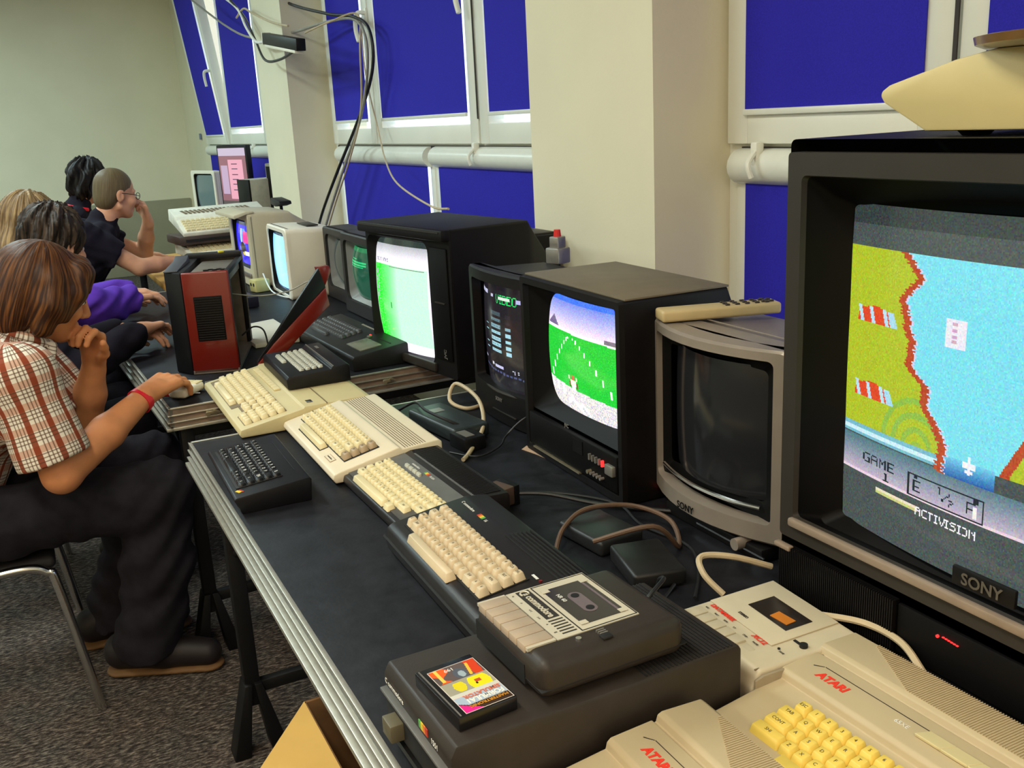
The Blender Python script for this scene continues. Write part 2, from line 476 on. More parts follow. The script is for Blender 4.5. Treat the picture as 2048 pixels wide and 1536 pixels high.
def deck_table(label, x0, x1, y0, y1, z, rz=0.0, latches=False, foot_y=None):
    W, L, T = x1 - x0, y1 - y0, 0.058
    t = thing('stage_deck_table', label, 'table', (x0, y0, 0), rz, 'black deck tables in a row')
    B().box((W / 2, L / 2, z - 0.010), (W - 0.012, L - 0.012, 0.020), bevel=0.001).obj('tabletop', m_deck, t)
    # aluminium edge extrusion on the four sides: thin lips with grey channels between
    lips = ((z - 0.0015, 0.005, 0.0), (z - 0.020, 0.0042, -0.003), (z - 0.038, 0.0042, -0.006), (z - 0.0555, 0.009, -0.011))
    for side in range(4):
        e = B(); g = B()
        for (zz, th, off) in lips:
            o = -off
            if side == 0: e.box((-o / 2 + 0.004, L / 2, zz), (0.008 + o, L + 2 * o, th), bevel=0.001)
            if side == 1: e.box((W + o / 2 - 0.004, L / 2, zz), (0.008 + o, L + 2 * o, th), bevel=0.001)
            if side == 2: e.box((W / 2, -o / 2 + 0.004, zz), (W, 0.008 + o, th), bevel=0.001)
            if side == 3: e.box((W / 2, L + o / 2 - 0.004, zz), (W, 0.008 + o, th), bevel=0.001)
        if side == 0: g.box((0.007, L / 2, z - 0.030), (0.008, L - 0.002, 0.054))
        if side == 1: g.box((W - 0.007, L / 2, z - 0.030), (0.008, L - 0.002, 0.054))
        if side == 2: g.box((W / 2, 0.007, z - 0.030), (W - 0.002, 0.008, 0.054))
        if side == 3: g.box((W / 2, L - 0.007, z - 0.030), (W - 0.002, 0.008, 0.054))
        ep = e.obj('edge_profile', m_alu, t)
        g.obj('edge_channel', m_endply if (side in (2,) and latches) else m_alud, ep)
    if latches:
        for lx in (0.11, 0.19, 0.62):
            b = B(); b.box((lx, -0.008, z - 0.028), (0.03, 0.008, 0.012), bevel=0.002)
            b.cyl((lx - 0.012, -0.010, z - 0.028), (lx - 0.012, -0.018, z - 0.028), 0.006)
            b.box((lx + 0.012, -0.014, z - 0.024), (0.018, 0.004, 0.007), rot=(0, 0.5, 0), bevel=0.001)
            b.obj('latch', m_brass, t)
    # folding trestle legs with plastic feet
    for ly in (foot_y or (0.18, L - 0.2)):
        for lx in (0.045, W - 0.06):
            lg = B(); lg.box((lx, ly, z / 2 + 0.035), (0.036, 0.036, z - 0.185), bevel=0.004)
            lo = lg.obj('leg', m_blkmetal, t)
            f = B()
            for sy in (-1, 1):
                f.prism([(lx + sy * 0.002, 0.19), (lx + sy * 0.020, 0.19), (lx + sy * 0.066, 0.0), (lx + sy * 0.026, 0.0)], ly - 0.030, ly + 0.030, 'y', bevel=0.003)
            f.obj('foot', m_black, lo)
        B().box((W / 2, ly, 0.17), (W - 0.12, 0.024, 0.030), bevel=0.003).obj('crossbar', m_blkmetal, t)
        B().box((W / 2, ly, z - 0.08), (W - 0.12, 0.030, 0.030), bevel=0.003).obj('crossbar', m_blkmetal, t)
        b = B(); b.cyl((0.05, ly + 0.03, 0.5), (0.05, ly + (0.34 if ly < L / 2 else -0.34), z - 0.07), 0.010); b.obj('brace', m_blkmetal, t)
    return t
deck_table('nearest black deck table carrying the row of home computers and televisions', 0.280, 1.30, 0.30, 2.305, 0.75, 0.0, foot_y=(0.3, 1.845))
deck_table('second black deck table with the red computer case and screwdriver on it', 0.282, 1.32, 2.634, 4.74, 0.75, 0.030, latches=True, foot_y=(0.045, 1.85))

# pale scars in the laminate, lying flat in the top
m_scar = M('bare_wood_scar', (178, 150, 124), rough=0.8, var=0.2)
b = B(); b.prism([(0.905, 1.80), (0.925, 1.815), (0.935, 1.76), (0.930, 1.715), (0.938, 1.66), (0.928, 1.655), (0.921, 1.71), (0.915, 1.755)], 0.7502, 0.7510, 'z')
o = b.obj('laminate_chip', m_scar); tag(o, 'pale splintered chip in the black tabletop below the racing-game television', 'chip')
# ================================================================== picture tubes
FONT = {
'A': '01110 10001 10001 11111 10001 10001 10001', 'B': '11110 10001 11110 10001 10001 10001 11110', 'C': '01111 10000 10000 10000 10000 10000 01111',
'D': '11110 10001 10001 10001 10001 10001 11110', 'E': '11111 10000 10000 11110 10000 10000 11111', 'F': '11111 10000 10000 11110 10000 10000 10000',
'G': '01111 10000 10000 10011 10001 10001 01111', 'I': '111 010 010 010 010 010 111', 'L': '10000 10000 10000 10000 10000 10000 11111',
'M': '10001 11011 10101 10101 10001 10001 10001', 'N': '10001 11001 10101 10011 10001 10001 10001', 'O': '01110 10001 10001 10001 10001 10001 01110',
'P': '11110 10001 10001 11110 10000 10000 10000', 'R': '11110 10001 10001 11110 10100 10010 10001', 'S': '01111 10000 10000 01110 00001 00001 11110',
'T': '11111 00100 00100 00100 00100 00100 00100', 'V': '10001 10001 10001 10001 01010 01010 00100', 'W': '10001 10001 10001 10101 10101 11011 10001',
'Y': '10001 01010 00100 00100 00100 00100 00100', 'H': '10001 10001 10001 11111 10001 10001 10001', 'K': '10001 10010 11100 10010 10001 10001 10001', 'U': '10001 10001 10001 10001 10001 10001 01110',
'0': '01110 10001 10011 10101 11001 10001 01110', '1': '01100 00100 00100 00100 00100 00100 11111', '2': '11110 00001 00001 01110 10000 10000 11111', '3': '11110 00001 00001 01110 00001 00001 11110',
'/': '00001 00001 00010 00100 01000 10000 10000', ' ': '000 000 000 000 000 000 000', '-': '00000 00000 00000 11111 00000 00000 00000', '.': '0 0 0 0 0 0 1'}
class Pic:
    """a low resolution picture, painted in a numpy array (rows from the top)"""
    def __init__(s, w, h, rgb=(0, 0, 0)):
        s.w, s.h = w, h
        s.a = np.zeros((h, w, 3)); s.a[:] = rgb
        yy, xx = np.mgrid[0:h, 0:w]
        s.u = (xx + 0.5) / w; s.v = 1 - (yy + 0.5) / h
    def where(s, mask, rgb):
        s.a[mask] = rgb
    def rect(s, u0, v0, u1, v1, rgb):
        s.where((s.u >= u0) & (s.u <= u1) & (s.v >= v0) & (s.v <= v1), rgb)
    def text(s, str_, u, v, hgt, rgb, sx=1.0):
        """left, top of the text in u, v; hgt in v"""
        px = hgt / 7.0
        pu = px * s.h / s.w * sx
        x = u
        for ch in str_:
            rows = FONT[ch].split()
            n = len(rows[0])
            for r_, row in enumerate(rows):
                for c_, bit in enumerate(row):
                    if bit == '1':
                        s.rect(x + c_ * pu, v - (r_ + 1) * px, x + (c_ + 1) * pu, v - r_ * px, rgb)
            x += (n + 1) * pu
    def noise(s, amt, seed=1):
        rg = np.random.default_rng(seed)
        s.a = np.clip(s.a + rg.normal(0, amt, s.a.shape), 0, 255)

def picture_mat(name, strength):
    m = bpy.data.materials.new(name); m.use_nodes = True
    nt = m.node_tree; p = nt.nodes['Principled BSDF']
    at = nt.nodes.new('ShaderNodeAttribute'); at.attribute_name = 'picture'
    p.inputs['Base Color'].default_value = (0.012, 0.013, 0.014, 1)
    p.inputs['Roughness'].default_value = 0.13
    nt.links.new(at.outputs['Color'], p.inputs['Emission Color'])
    p.inputs['Emission Strength'].default_value = strength
    return m
m_pic = picture_mat('lit_picture_tube', 1.0)
m_picb = picture_mat('bright_picture_tube', 1.35)

def screen(parent, cx, cz, w, h, y, bx, bz, pic, mat, name='screen'):
    """curved tube face in the local x-z plane, bulging towards -y; pic is painted on its faces"""
    nx, nz = pic.w, pic.h
    gx = np.linspace(-1, 1, nx + 1); gz = np.linspace(1, -1, nz + 1)
    X, Zg = np.meshgrid(gx, gz)
    Y = y - bx * (1 - X ** 2) - bz * (1 - Zg ** 2)
    co = np.stack([cx + X * w / 2, Y, cz + Zg * h / 2], -1).reshape(-1, 3)
    ii, jj = np.meshgrid(np.arange(nz), np.arange(nx), indexing='ij')
    a = ii * (nx + 1) + jj
    f = np.stack([a, a + nx + 1, a + nx + 2, a + 1], -1).reshape(-1, 4)
    me = bpy.data.meshes.new(name)
    me.from_pydata(co.tolist(), [], f.tolist())
    at = me.color_attributes.new('picture', 'FLOAT_COLOR', 'CORNER')
    c = pic.a.reshape(-1, 3) / 255.0
    c = np.where(c <= 0.04045, c / 12.92, ((c + 0.055) / 1.055) ** 2.4)
    c4 = np.ones((len(c), 4)); c4[:, :3] = c
    at.data.foreach_set('color', np.repeat(c4, 4, axis=0).astype(np.float32).ravel())
    for p in me.polygons: p.use_smooth = True
    me.materials.append(mat)
    return link_mesh(name, me, mat, parent)

m_tvblack = M('tv_black_plastic', (15, 13, 14), rough=0.5, var=0.12, spec=0.22)
m_tvdark = M('tv_dark_recess', (8, 7, 8), rough=0.55, var=0.1, spec=0.15)
m_tvgrey = M('tv_brown_grey_plastic', (46, 42, 38), rough=0.42, var=0.06, spec=0.35)
m_tvsilver = M('tv_silver_plastic', (148, 137, 126), rough=0.36, var=0.05, metal=0.3)
m_ivory = M('ivory_plastic', (234, 227, 208), rough=0.45, var=0.05, scale=6)
m_beigep = M('beige_plastic', (196, 186, 158), rough=0.5, var=0.06, scale=6)
m_chrome = M('bright_metal', (215, 215, 215), rough=0.2, metal=1.0, var=0.03)
m_badge = M('badge_grey', (150, 146, 140), rough=0.35, metal=0.6)
m_whiteprint = M('white_print', (228, 228, 222), rough=0.6)
m_redled = M('red_led', (255, 30, 30), emit=(255, 40, 40), estr=2.5)
m_greenled = M('green_led', (40, 220, 80), emit=(40, 230, 90), estr=1.5)

def bulge(me, w, fb, limit):
    """pull vertices with y < limit forward along a parabola in x"""
    for v in me.vertices:
        if v.co.y < limit:
            k = 1 - (2 * v.co.x / w - 1) ** 2
            v.co.y -= fb * k * (1 - max(0, v.co.y) / limit)

def cabinet(root, w, h, d, mat, r=0.012, y0=0.02, taper=((0.45, 1.0, 1.0), (1.0, 0.72, 0.72)), drop=0.0, fb=0.0, name='cabinet'):
    """tapering shell behind the front frame"""
    b = B()
    L = [[(x, y0, z) for x, z in rrect(w, h, r, 4, w / 2, h / 2)]]
    for (t, kx, kz) in taper:
        L.append([(x, y0 + (d - y0) * t, z) for x, z in rrect(w * kx, h * kz, r, 4, w / 2, h * kz / 2 + drop * (1 - kz))])
    b.loft(L, cap0=False)
    me = b.mesh(name)
    if fb: bulge(me, w, fb, 0.12)
    return link_mesh(name, me, mat, root)
def bezel(root, w, h, mat, op, r=0.012, ro=0.02, y=0.0, depth=0.03, yback=0.03, fb=0.0, name='front_frame', lip=None, n=6):
    """ring between the outline and the tube opening op=(cx, cz, w, h)"""
    def L(ww, hh, rr, cx, cz, yy):
        # resample the straight runs too, so that a bowed front stays smooth
        pts = rrect(ww, hh, rr, n, cx, cz)
        out = []
        for i in range(len(pts)):
            a, c = pts[i], pts[(i + 1) % len(pts)]
            out.append(a)
            if (i + 1) % n == 0:
                for k in range(1, 8): out.append((a[0] + (c[0] - a[0]) * k / 8, a[1] + (c[1] - a[1]) * k / 8))
        return [(x, yy, z) for x, z in out]
    loops = [L(w, h, r, w / 2, h / 2, y + yback), L(w, h, r, w / 2, h / 2, y + 0.004), L(w - 0.008, h - 0.008, r, w / 2, h / 2, y)]
    if lip:
        loops += [L(op[2] + 2 * lip, op[3] + 2 * lip, ro + lip, op[0], op[1], y), L(op[2] + 2 * lip - 0.004, op[3] + 2 * lip - 0.004, ro + lip, op[0], op[1], y + 0.004)]
    loops += [L(op[2], op[3], ro, op[0], op[1], y + (0.004 if lip else 0)), L(op[2] - 0.006, op[3] - 0.006, ro, op[0], op[1], y + depth)]
    b = B(); b.loft(loops, False, False)
    me = b.mesh(name)
    if fb: bulge(me, w, fb, 0.12)
    return link_mesh(name, me, mat, root)
# ================================================================== televisions and monitors along the window side
# ---- the largest television
def big_tv():
    w, h, d = 0.66, 0.655, 0.50
    t = thing('television', 'largest black television with a yellow and blue river game on its screen', 'television', (0.885, 0.975, 0.75), USER)
    cabinet(t, w, h, d, m_tvblack, r=0.008, y0=0.010, taper=((0.5, 1.0, 1.0), (0.55, 0.99, 0.97), (1.0, 0.7, 0.62)))
    # brown-grey frame around a deep black well
    cx, cz = w / 2, 0.376
    b = B()
    def ring(o, i, yo, yi, ro, ri):
        return [[(x, yo, z) for x, z in rrect(o[2], o[3], ro, 5, o[0], o[1])], [(x, yi, z) for x, z in rrect(i[2], i[3], ri, 5, i[0], i[1])]]
    oz0, oz1 = 0.122, 0.640
    outer = (w / 2, (oz0 + oz1) / 2, w - 0.022, oz1 - oz0)
    inner = (w / 2, (0.152 + 0.612) / 2, w - 0.070, 0.612 - 0.152)
    L = [[(x, 0.014, z) for x, z in rrect(outer[2], outer[3], 0.006, 5, outer[0], outer[1])],
         [(x, -0.004, z) for x, z in rrect(outer[2], outer[3], 0.006, 5, outer[0], outer[1])],
         [(x, -0.004, z) for x, z in rrect(inner[2], inner[3], 0.008, 5, inner[0], inner[1])],
         [(x, 0.004, z) for x, z in rrect(inner[2] - 0.004, inner[3] - 0.004, 0.008, 5, inner[0], inner[1])]]
    b.loft(L, False, False); b.obj('front_frame', m_tvgrey, t)
    sw, sh, scz = 0.545, 0.425, 0.362
    b = B()
    L = [[(x, 0.003, z) for x, z in rrect(inner[2], inner[3], 0.008, 5, inner[0], inner[1])],
         [(x, 0.040, z) for x, z in rrect(sw + 0.03, sh + 0.022, 0.012, 5, cx, scz)],
         [(x, 0.062, z) for x, z in rrect(sw - 0.004, sh - 0.004, 0.010, 5, cx, scz)]]
    b.loft(L, False, False); b.obj('inner_well', m_tvdark, t)
    # pale ledge along the bottom of the frame
    B().box((w / 2, -0.006, 0.148), (w - 0.064, 0.010, 0.012), bevel=0.003).obj('frame_ledge', M('ledge_taupe', (150, 132, 116), rough=0.35, metal=0.2), t)
    # picture
    P = Pic(300, 230, (74, 84, 82))
    u, v = P.u, P.v
    P.where(v > 0.945, (52, 62, 62))
    rg = np.random.default_rng(3)
    land = (v < 0.878) & (v > 0.335)
    bu = [0.196, 0.245, 0.196, 0.212, 0.231, 0.227, 0.282, 0.271, 0.315, 0.338, 0.327, 0.33]
    bv = [0.878, 0.812, 0.748, 0.686, 0.626, 0.56, 0.51, 0.467, 0.41, 0.36, 0.32, 0.27]
    bd = np.interp(-v, [-x for x in bv], bu) + rg.uniform(-0.006, 0.006, P.h)[:, None]
    P.where(land, (126, 226, 240))
    gr = land & (u < bd - 0.022)
    P.where(gr, (178, 196, 40))
    ringd = np.sin(np.hypot((u - 0.25) * 1.3, v - 0.33) * 150)
    P.where(gr & (ringd > 0.2) & (np.hypot((u - 0.25) * 1.3, v - 0.33) < 0.17), (146, 190, 70))
    P.where((v < 0.878) & (v > 0.27) & (u >= bd - 0.022) & (u < bd), (186, 72, 32))
    P.where((v < 0.878) & (v > 0.27) & (u >= bd) & (u < bd + 0.006), (214, 214, 240))
    # right bank, beyond the frame edge of the photograph
    bd2 = 0.47 + 0.22 * np.clip((v - 0.34) * 1.9, 0, 1)
    P.where(land & (u > bd2), (186, 72, 32)); P.where(land & (u > bd2 + 0.022), (178, 196, 40))
    for c0 in (0.655, 0.425):
        P.where((v > c0) & (v < c0 + 0.055 - np.abs(u - 0.10) * 0.25) & (u > 0.035 + (v - c0) * 0.2) & (u < 0.175 - (v - c0) * 0.4), (226, 74, 36))
        for s0 in (0.055, 0.095, 0.140):
            P.where((v > c0) & (v < c0 + 0.05) & (np.abs(u - s0 + (v - c0) * 0.25) < 0.006), (190, 226, 240))
        P.where((v > c0) & (v < c0 + 0.045) & (u > 0.152 - (v - c0) * 0.3) & (u < 0.176 - (v - c0) * 0.4), (170, 220, 240))
    P.rect(0.314, 0.643, 0.365, 0.721, (240, 236, 246))
    for k in range(4): P.rect(0.330, 0.655 + k * 0.016, 0.342, 0.664 + k * 0.016, (214, 170, 196))
    # river mouth and lower band
    P.where((v <= 0.335) & (v > 0.30) & (u < bd - 0.02), (120, 190, 206))
    P.where((v <= 0.322) & (v > 0.308) & (u < bd - 0.02), (206, 240, 250))
    deep = (v <= 0.345) & (v > 0.285) & (u > bd + 0.004) & (u < 0.46)
    k = np.clip((v - 0.285) / 0.06, 0, 1)[..., None]
    P.a = np.where(deep[..., None], (40, 96, 170) * (1 - k) + np.array((120, 214, 240)) * k, P.a)
    for (du, dv, ww, hh) in ((0.397, 0.335, 0.006, 0.05), (0.397, 0.335, 0.034, 0.014), (0.397, 0.316, 0.020, 0.009)):
        P.rect(du - ww / 2, dv - hh / 2, du + ww / 2, dv + hh / 2, (244, 246, 250))
    pan = (v <= 0.295) & (v > 0.180)
    k = np.clip((0.295 - v) / 0.115, 0, 1)[..., None]
    P.a = np.where((pan & ~((u > bd - 0.02) & (v > 0.285)))[..., None], np.array((82, 122, 132)) * (1 - k) + np.array((206, 186, 206)) * k, P.a)
    P.where((v <= 0.186) & (v > 0.178), (236, 214, 226))
    dk = (30, 42, 46)
    P.text('GAME', 0.078, 0.250, 0.030, dk, 1.45); P.text('1', 0.150, 0.214, 0.026, dk, 1.4)
    for (a, b_, c, d_) in ((0.231, 0.250, 0.441, 0.254), (0.231, 0.182, 0.441, 0.186), (0.231, 0.182, 0.236, 0.254), (0.436, 0.182, 0.441, 0.254), (0.25, 0.24, 0.26, 0.252), (0.415, 0.236, 0.428, 0.252)):
        P.rect(a, b_, c, d_, dk)
    P.text('E', 0.247, 0.234, 0.036, dk, 1.2); P.text('1', 0.318, 0.242, 0.022, dk, 1.1); P.text('/', 0.331, 0.236, 0.032, dk, 1.3); P.text('2', 0.350, 0.216, 0.022, dk, 1.1)
    P.text('F', 0.396, 0.234, 0.036, dk, 1.2); P.rect(0.413, 0.192, 0.424, 0.226, (244, 240, 236))
    kk = ((u - 0.127) / 0.14)
    P.where((v < 0.158) & (v > 0.138) & (u > 0.127) & (u < 0.262), (236, 226, 196)); P.where((v < 0.147) & (v > 0.138) & (u > 0.127) & (u < 0.262), (206, 210, 130))
    P.text('ACTIVISION', 0.258, 0.158, 0.027, (250, 246, 252), 1.05)
    P.noise(9, 5)
    screen(t, cx, scz, sw, sh, 0.066, 0.030, 0.004, P, m_pic)
    # badge, speaker grille, display window, flap
    b = B(); b.box((cx, 0.0, 0.176), (0.080, 0.006, 0.022), bevel=0.002); bd_ = b.obj('badge', m_tvblack, t)
    text('lettering', 'SONY', 0.0195, M('badge_dim', (104, 98, 90), rough=0.4, metal=0.4), bd_, (cx - text_width('SONY', 0.0195, bold=0.0004) / 2, -0.0045, 0.1695), (math.pi / 2, 0, 0), bold=0.0004)
    g = B(); g.box((0.115, -0.002, 0.060), (0.205, 0.006, 0.100)); go = g.obj('speaker_grille', m_tvdark, t)
    b = B()
    for i in range(56): b.box((0.018 + i * 0.0036, -0.007, 0.060), (0.0018, 0.006, 0.100))
    o = b.obj('grille_rib', m_tvblack, t); o['kind'] = 'stuff'
    B().box((0.024, -0.008, 0.1085), (0.030, 0.010, 0.007), bevel=0.002).obj('grille_cap', M('ledge_taupe'), t)
    B().box((0.43, -0.002, 0.075), (0.42, 0.006, 0.065), bevel=0.002).obj('control_panel', m_tvdark, t)
    b = B(); b.cyl((0.280, -0.005, 0.092), (0.280, -0.007, 0.092), 0.0019, n=10)
    for i in range(6): b.box((0.288 + i * 0.0038, -0.006, 0.0940 - i * 0.0003), (0.0026, 0.002, 0.0009))
    b.obj('standby_display', m_redled, t)
    b = B(); b.box((0.43, -0.012, 0.022), (0.40, 0.020, 0.040), bevel=0.003); b.obj('control_flap', m_tvblack, t)
    B().box((0.43, -0.018, 0.0445), (0.39, 0.010, 0.004), bevel=0.001).obj('flap_trim', m_tvgrey, t)
big_tv()

# ---- silver television with a dark screen
def silver_tv():
    w, h, d = 0.345, 0.345, 0.36
    t = thing('television', 'silver-framed television with a dark switched-off screen and a remote on top', 'television', (0.985, 1.410, 0.75), USER)
    z0 = 0.030
    fb = 0.045
    b = B()
    op = (w / 2, 0.195, 0.300, 0.265)
    cab = cabinet(t, w, h - z0, d, m_tvsilver, r=0.010, y0=0.010, taper=((0.10, 1.0, 1.0), (0.13, 0.985, 0.985), (0.5, 0.97, 0.97), (1.0, 0.62, 0.6)), fb=fb, name='cabinet')
    cab.location.z = z0
    fz = bezel(t, w, h - z0, m_tvsilver, (op[0], op[1] - z0, op[2], op[3]), r=0.010, ro=0.010, depth=0.018, yback=0.03, fb=fb)
    fz.location.z = z0
    P = Pic(24, 24, (9, 8, 9))
    # dark surround then tube face
    b = B()
    L = [[(x, 0.010, z) for x, z in rrect(0.300, 0.265, 0.010, 8, *op[:2])], [(x, 0.020, z) for x, z in rrect(0.250, 0.215, 0.010, 8, op[0], op[1] + 0.004)]]
    b.loft(L, False, False); me = b.mesh('tube_surround'); bulge(me, w, fb, 0.12); link_mesh('tube_surround', me, m_tvdark, t)
    screen(t, op[0], op[1] + 0.004, 0.256, 0.222, 0.020, 0.040, 0.004, P, m_pic)
    b = B(); b.tube([(0.045, -0.012, 0.086), (0.10, -0.026, 0.0845), (w / 2, -0.034, 0.084), (0.25, -0.026, 0.0845), (0.30, -0.012, 0.086)], 0.0035, 8); b.obj('tube_lip', m_chrome, t)
    tw = text_width('SONY', 0.017, bold=0.0004)
    b = text('badge', 'SONY', 0.017, m_tvdark, t, (w / 2 - tw / 2 - 0.02, -0.0475, z0 + 0.009), (math.pi / 2, 0, 0), bold=0.0004)
    # black foot and plinth with tiny sockets
    b = B(); b.box((w / 2, 0.13, 0.016), (w - 0.03, 0.24, 0.032), bevel=0.004); b.box((w / 2 + 0.02, 0.0, 0.012), (w - 0.09, 0.05, 0.024), bevel=0.004); b.obj('plinth', m_tvblack, t)
    B().box((0.24, -0.024, 0.012), (0.17, 0.003, 0.003)).obj('plinth_trim', m_chrome, t)
    b = B(); b.cyl((0.272, -0.012, 0.020), (0.272, -0.040, 0.020), 0.010, n=16); b.obj('knob', m_tvsilver, t)
    b = B(); b.cyl((0.020, 0.004, 0.022), (0.020, 0.000, 0.022), 0.0028, n=10); b.obj('standby_light', m_redled, t)
    b = B(); b.cyl((0.030, 0.002, 0.022), (0.030, -0.002, 0.022), 0.0022, n=10); b.obj('indicator_light', m_greenled, t)
    B().box((0.052, -0.004, 0.022), (0.024, 0.002, 0.003), rot=(0, 0, -0.25)).obj('plinth_print', m_badge, t)
    # crease on the lid
    b = B(); b.box((w / 2, 0.055, h + 0.0008), (w - 0.02, 0.002, 0.0016)); b.obj('lid_crease', m_tvsilver, t)
silver_tv()

def remote():
    t = thing('remote_control', 'long beige remote control with dark keys lying on the silver television', 'remote control', (1.068, 1.335, 1.0962), math.radians(-18))
    b = B(); b.box((0, 0, 0.011), (0.215, 0.046, 0.020), bevel=0.005, seg=3); b.obj('case', M('remote_tan', (184, 164, 120), rough=0.45, var=0.06), t)
    kb = B().box((0, 0, 0), (0.008, 0.006, 0.003), bevel=0.001).mesh('key')
    m = M('remote_key', (48, 42, 40), rough=0.5)
    for i in range(5):
        for j in range(3): link_mesh('key', kb, m, t, (0.012 + i * 0.018, -0.013 + j * 0.013, 0.0225))
    for i in range(2):
        for j in range(2): link_mesh('key', kb, m, t, (0.080 + i * 0.014, -0.008 + j * 0.016, 0.0225))
remote()

# ---- racing-game television
def racing_tv():
    w, h, d = 0.40, 0.382, 0.36
    t = thing('television', 'black box television showing a racing game on bright green grass', 'television', (0.926, 1.803, 0.75), USER - 0.03)
    cabinet(t, w, h, d, m_tvblack, r=0.006, y0=0.004, taper=((0.03, 1.0, 1.0), (0.62, 1.0, 1.0), (0.66, 0.96, 0.94), (1.0, 0.66, 0.6)))
    M('tv_wood_top', (104, 94, 76), rough=0.55, var=0.08)
    B().box((w / 2, 0.118, h + 0.0015), (w - 0.004, 0.222, 0.004), bevel=0.001).obj('top_panel', M('tv_wood_top'), t)
    op = (w / 2 + 0.005, 0.236, 0.300, 0.232)
    b = B()
    oo = [[(x, 0.004, z) for x, z in rrect(w, h, 0.006, 6, w / 2, h / 2)], [(x, -0.006, z) for x, z in rrect(w - 0.004, h - 0.004, 0.006, 6, w / 2, h / 2)],
          [(x, -0.006, z) for x, z in rrect(w - 0.030, h - 0.030, 0.006, 6, w / 2, h / 2)], [(x, 0.006, z) for x, z in rrect(w - 0.036, h - 0.036, 0.006, 6, w / 2, h / 2)]]
    b.loft(oo, False, False); b.obj('front_frame', m_tvblack, t)
    b = B()
    L = [[(x, 0.006, z) for x, z in rrect(w - 0.036, 0.27, 0.006, 6, w / 2, 0.232)], [(x, 0.030, z) for x, z in rrect(0.305, 0.236, 0.03, 6, op[0], op[1])], [(x, 0.040, z) for x, z in rrect(0.290, 0.222, 0.03, 6, op[0], op[1])]]
    b.loft(L, False, False); b.obj('inner_well', m_tvdark, t)
    P = Pic(150, 115, (30, 190, 50))
    u, v = P.u, P.v
    hz = 0.70 + 0.02 * (1 - u)
    k = np.clip((v - hz) / 0.28, 0, 1)[..., None]
    P.a = np.where((v > hz)[..., None], np.array((246, 222, 236)) * (1 - k) + np.array((96, 120, 210)) * k, P.a)
    P.where((v > 0.955), (60, 110, 230))
    P.where((v > hz - 0.01) & (v < hz + 0.10 - np.abs(u - 0.10) * 0.9) & (u < 0.3), (110, 96, 130))
    P.where((v > hz - 0.012) & (v < hz + 0.015), (238, 240, 238))
    P.where((v > hz) & (v < hz + 0.035) & (u > 0.80) & (u < 0.92), (120, 110, 120))
    for i in range(9):
        f = i / 8.0
        z = 1 - f
        cv = 0.66 - 0.46 * f ** 1.6
        hh = 0.010 + 0.030 * f
        for uu in (0.35 - 0.34 * f ** 1.3, 0.42 + 0.52 * f ** 1.2):
            P.rect(uu - 0.008, cv - hh, uu + 0.008, cv + hh, (246, 250, 246))
    base = 0.235 - 0.05 * u
    rg = np.random.default_rng(2)
    nz = rg.uniform(0, 1, P.u.shape)
    P.where(v < base, (206, 200, 206)); P.where((v < base) & (nz > 0.6), (236, 226, 214)); P.where((v < base) & (nz < 0.2), (172, 178, 192))
    P.where((v < base) & (v > base - 0.10) & (np.sin(u * 60) > 0.4) & (u < 0.3), (240, 240, 240))
    for (a, b_, c, d_, col) in ((0.365, 0.24, 0.445, 0.30, (236, 226, 206)), (0.345, 0.225, 0.365, 0.275, (120, 60, 36)), (0.445, 0.225, 0.468, 0.275, (120, 60, 36)), (0.385, 0.30, 0.425, 0.335, (196, 110, 70)), (0.38, 0.20, 0.43, 0.245, (244, 240, 236)), (0.34, 0.30, 0.36, 0.33, (230, 210, 190)), (0.448, 0.30, 0.466, 0.33, (230, 210, 190))):
        P.rect(a, b_, c, d_, col)
    P.where((np.abs(v - 0.12 + np.abs(u - 0.36) * 0.7) < 0.022) & (u > 0.28) & (u < 0.50), (250, 250, 250)); P.where((np.abs(v - 0.10 + np.abs(u - 0.50) * 0.9) < 0.02) & (u > 0.45) & (u < 0.58), (250, 250, 250))
    P.noise(10, 4)
    screen(t, op[0], op[1], 0.298, 0.230, 0.042, 0.014, 0.012, P, m_picb)
    text('badge', 'JVC', 0.011, m_badge, t, (w / 2 - 0.02, -0.0062, 0.098), (math.pi / 2, 0, 0), bold=0.0003)
    B().box((w / 2, 0.0, 0.055), (w - 0.04, 0.014, 0.072), bevel=0.003).obj('lower_panel', m_tvdark, t)
    for i in range(5): B().box((0.285 + i * 0.012, -0.009, 0.066), (0.004, 0.006, 0.012)).obj('tuning_slot', m_redled if i == 4 else m_badge, t)
    B().box((0.362, -0.010, 0.062), (0.028, 0.010, 0.020), bevel=0.002).obj('power_button', m_badge, t)
    for i in range(5):
        b = B(); b.cyl((0.284 + i * 0.012, -0.006, 0.036), (0.284 + i * 0.012, -0.016, 0.036), 0.0042 if i == 0 else 0.003, n=10); b.obj('control_knob', m_brass if i == 0 else m_badge, t)
    b = B(); b.box((0.235, -0.0075, 0.072), (0.038, 0.002, 0.028)); b.obj('label_window', m_tvblack, t)
    B().box((w / 2 - 0.06, -0.002, 0.017), (0.20, 0.016, 0.003)).obj('base_trim', m_brass, t)
racing_tv()

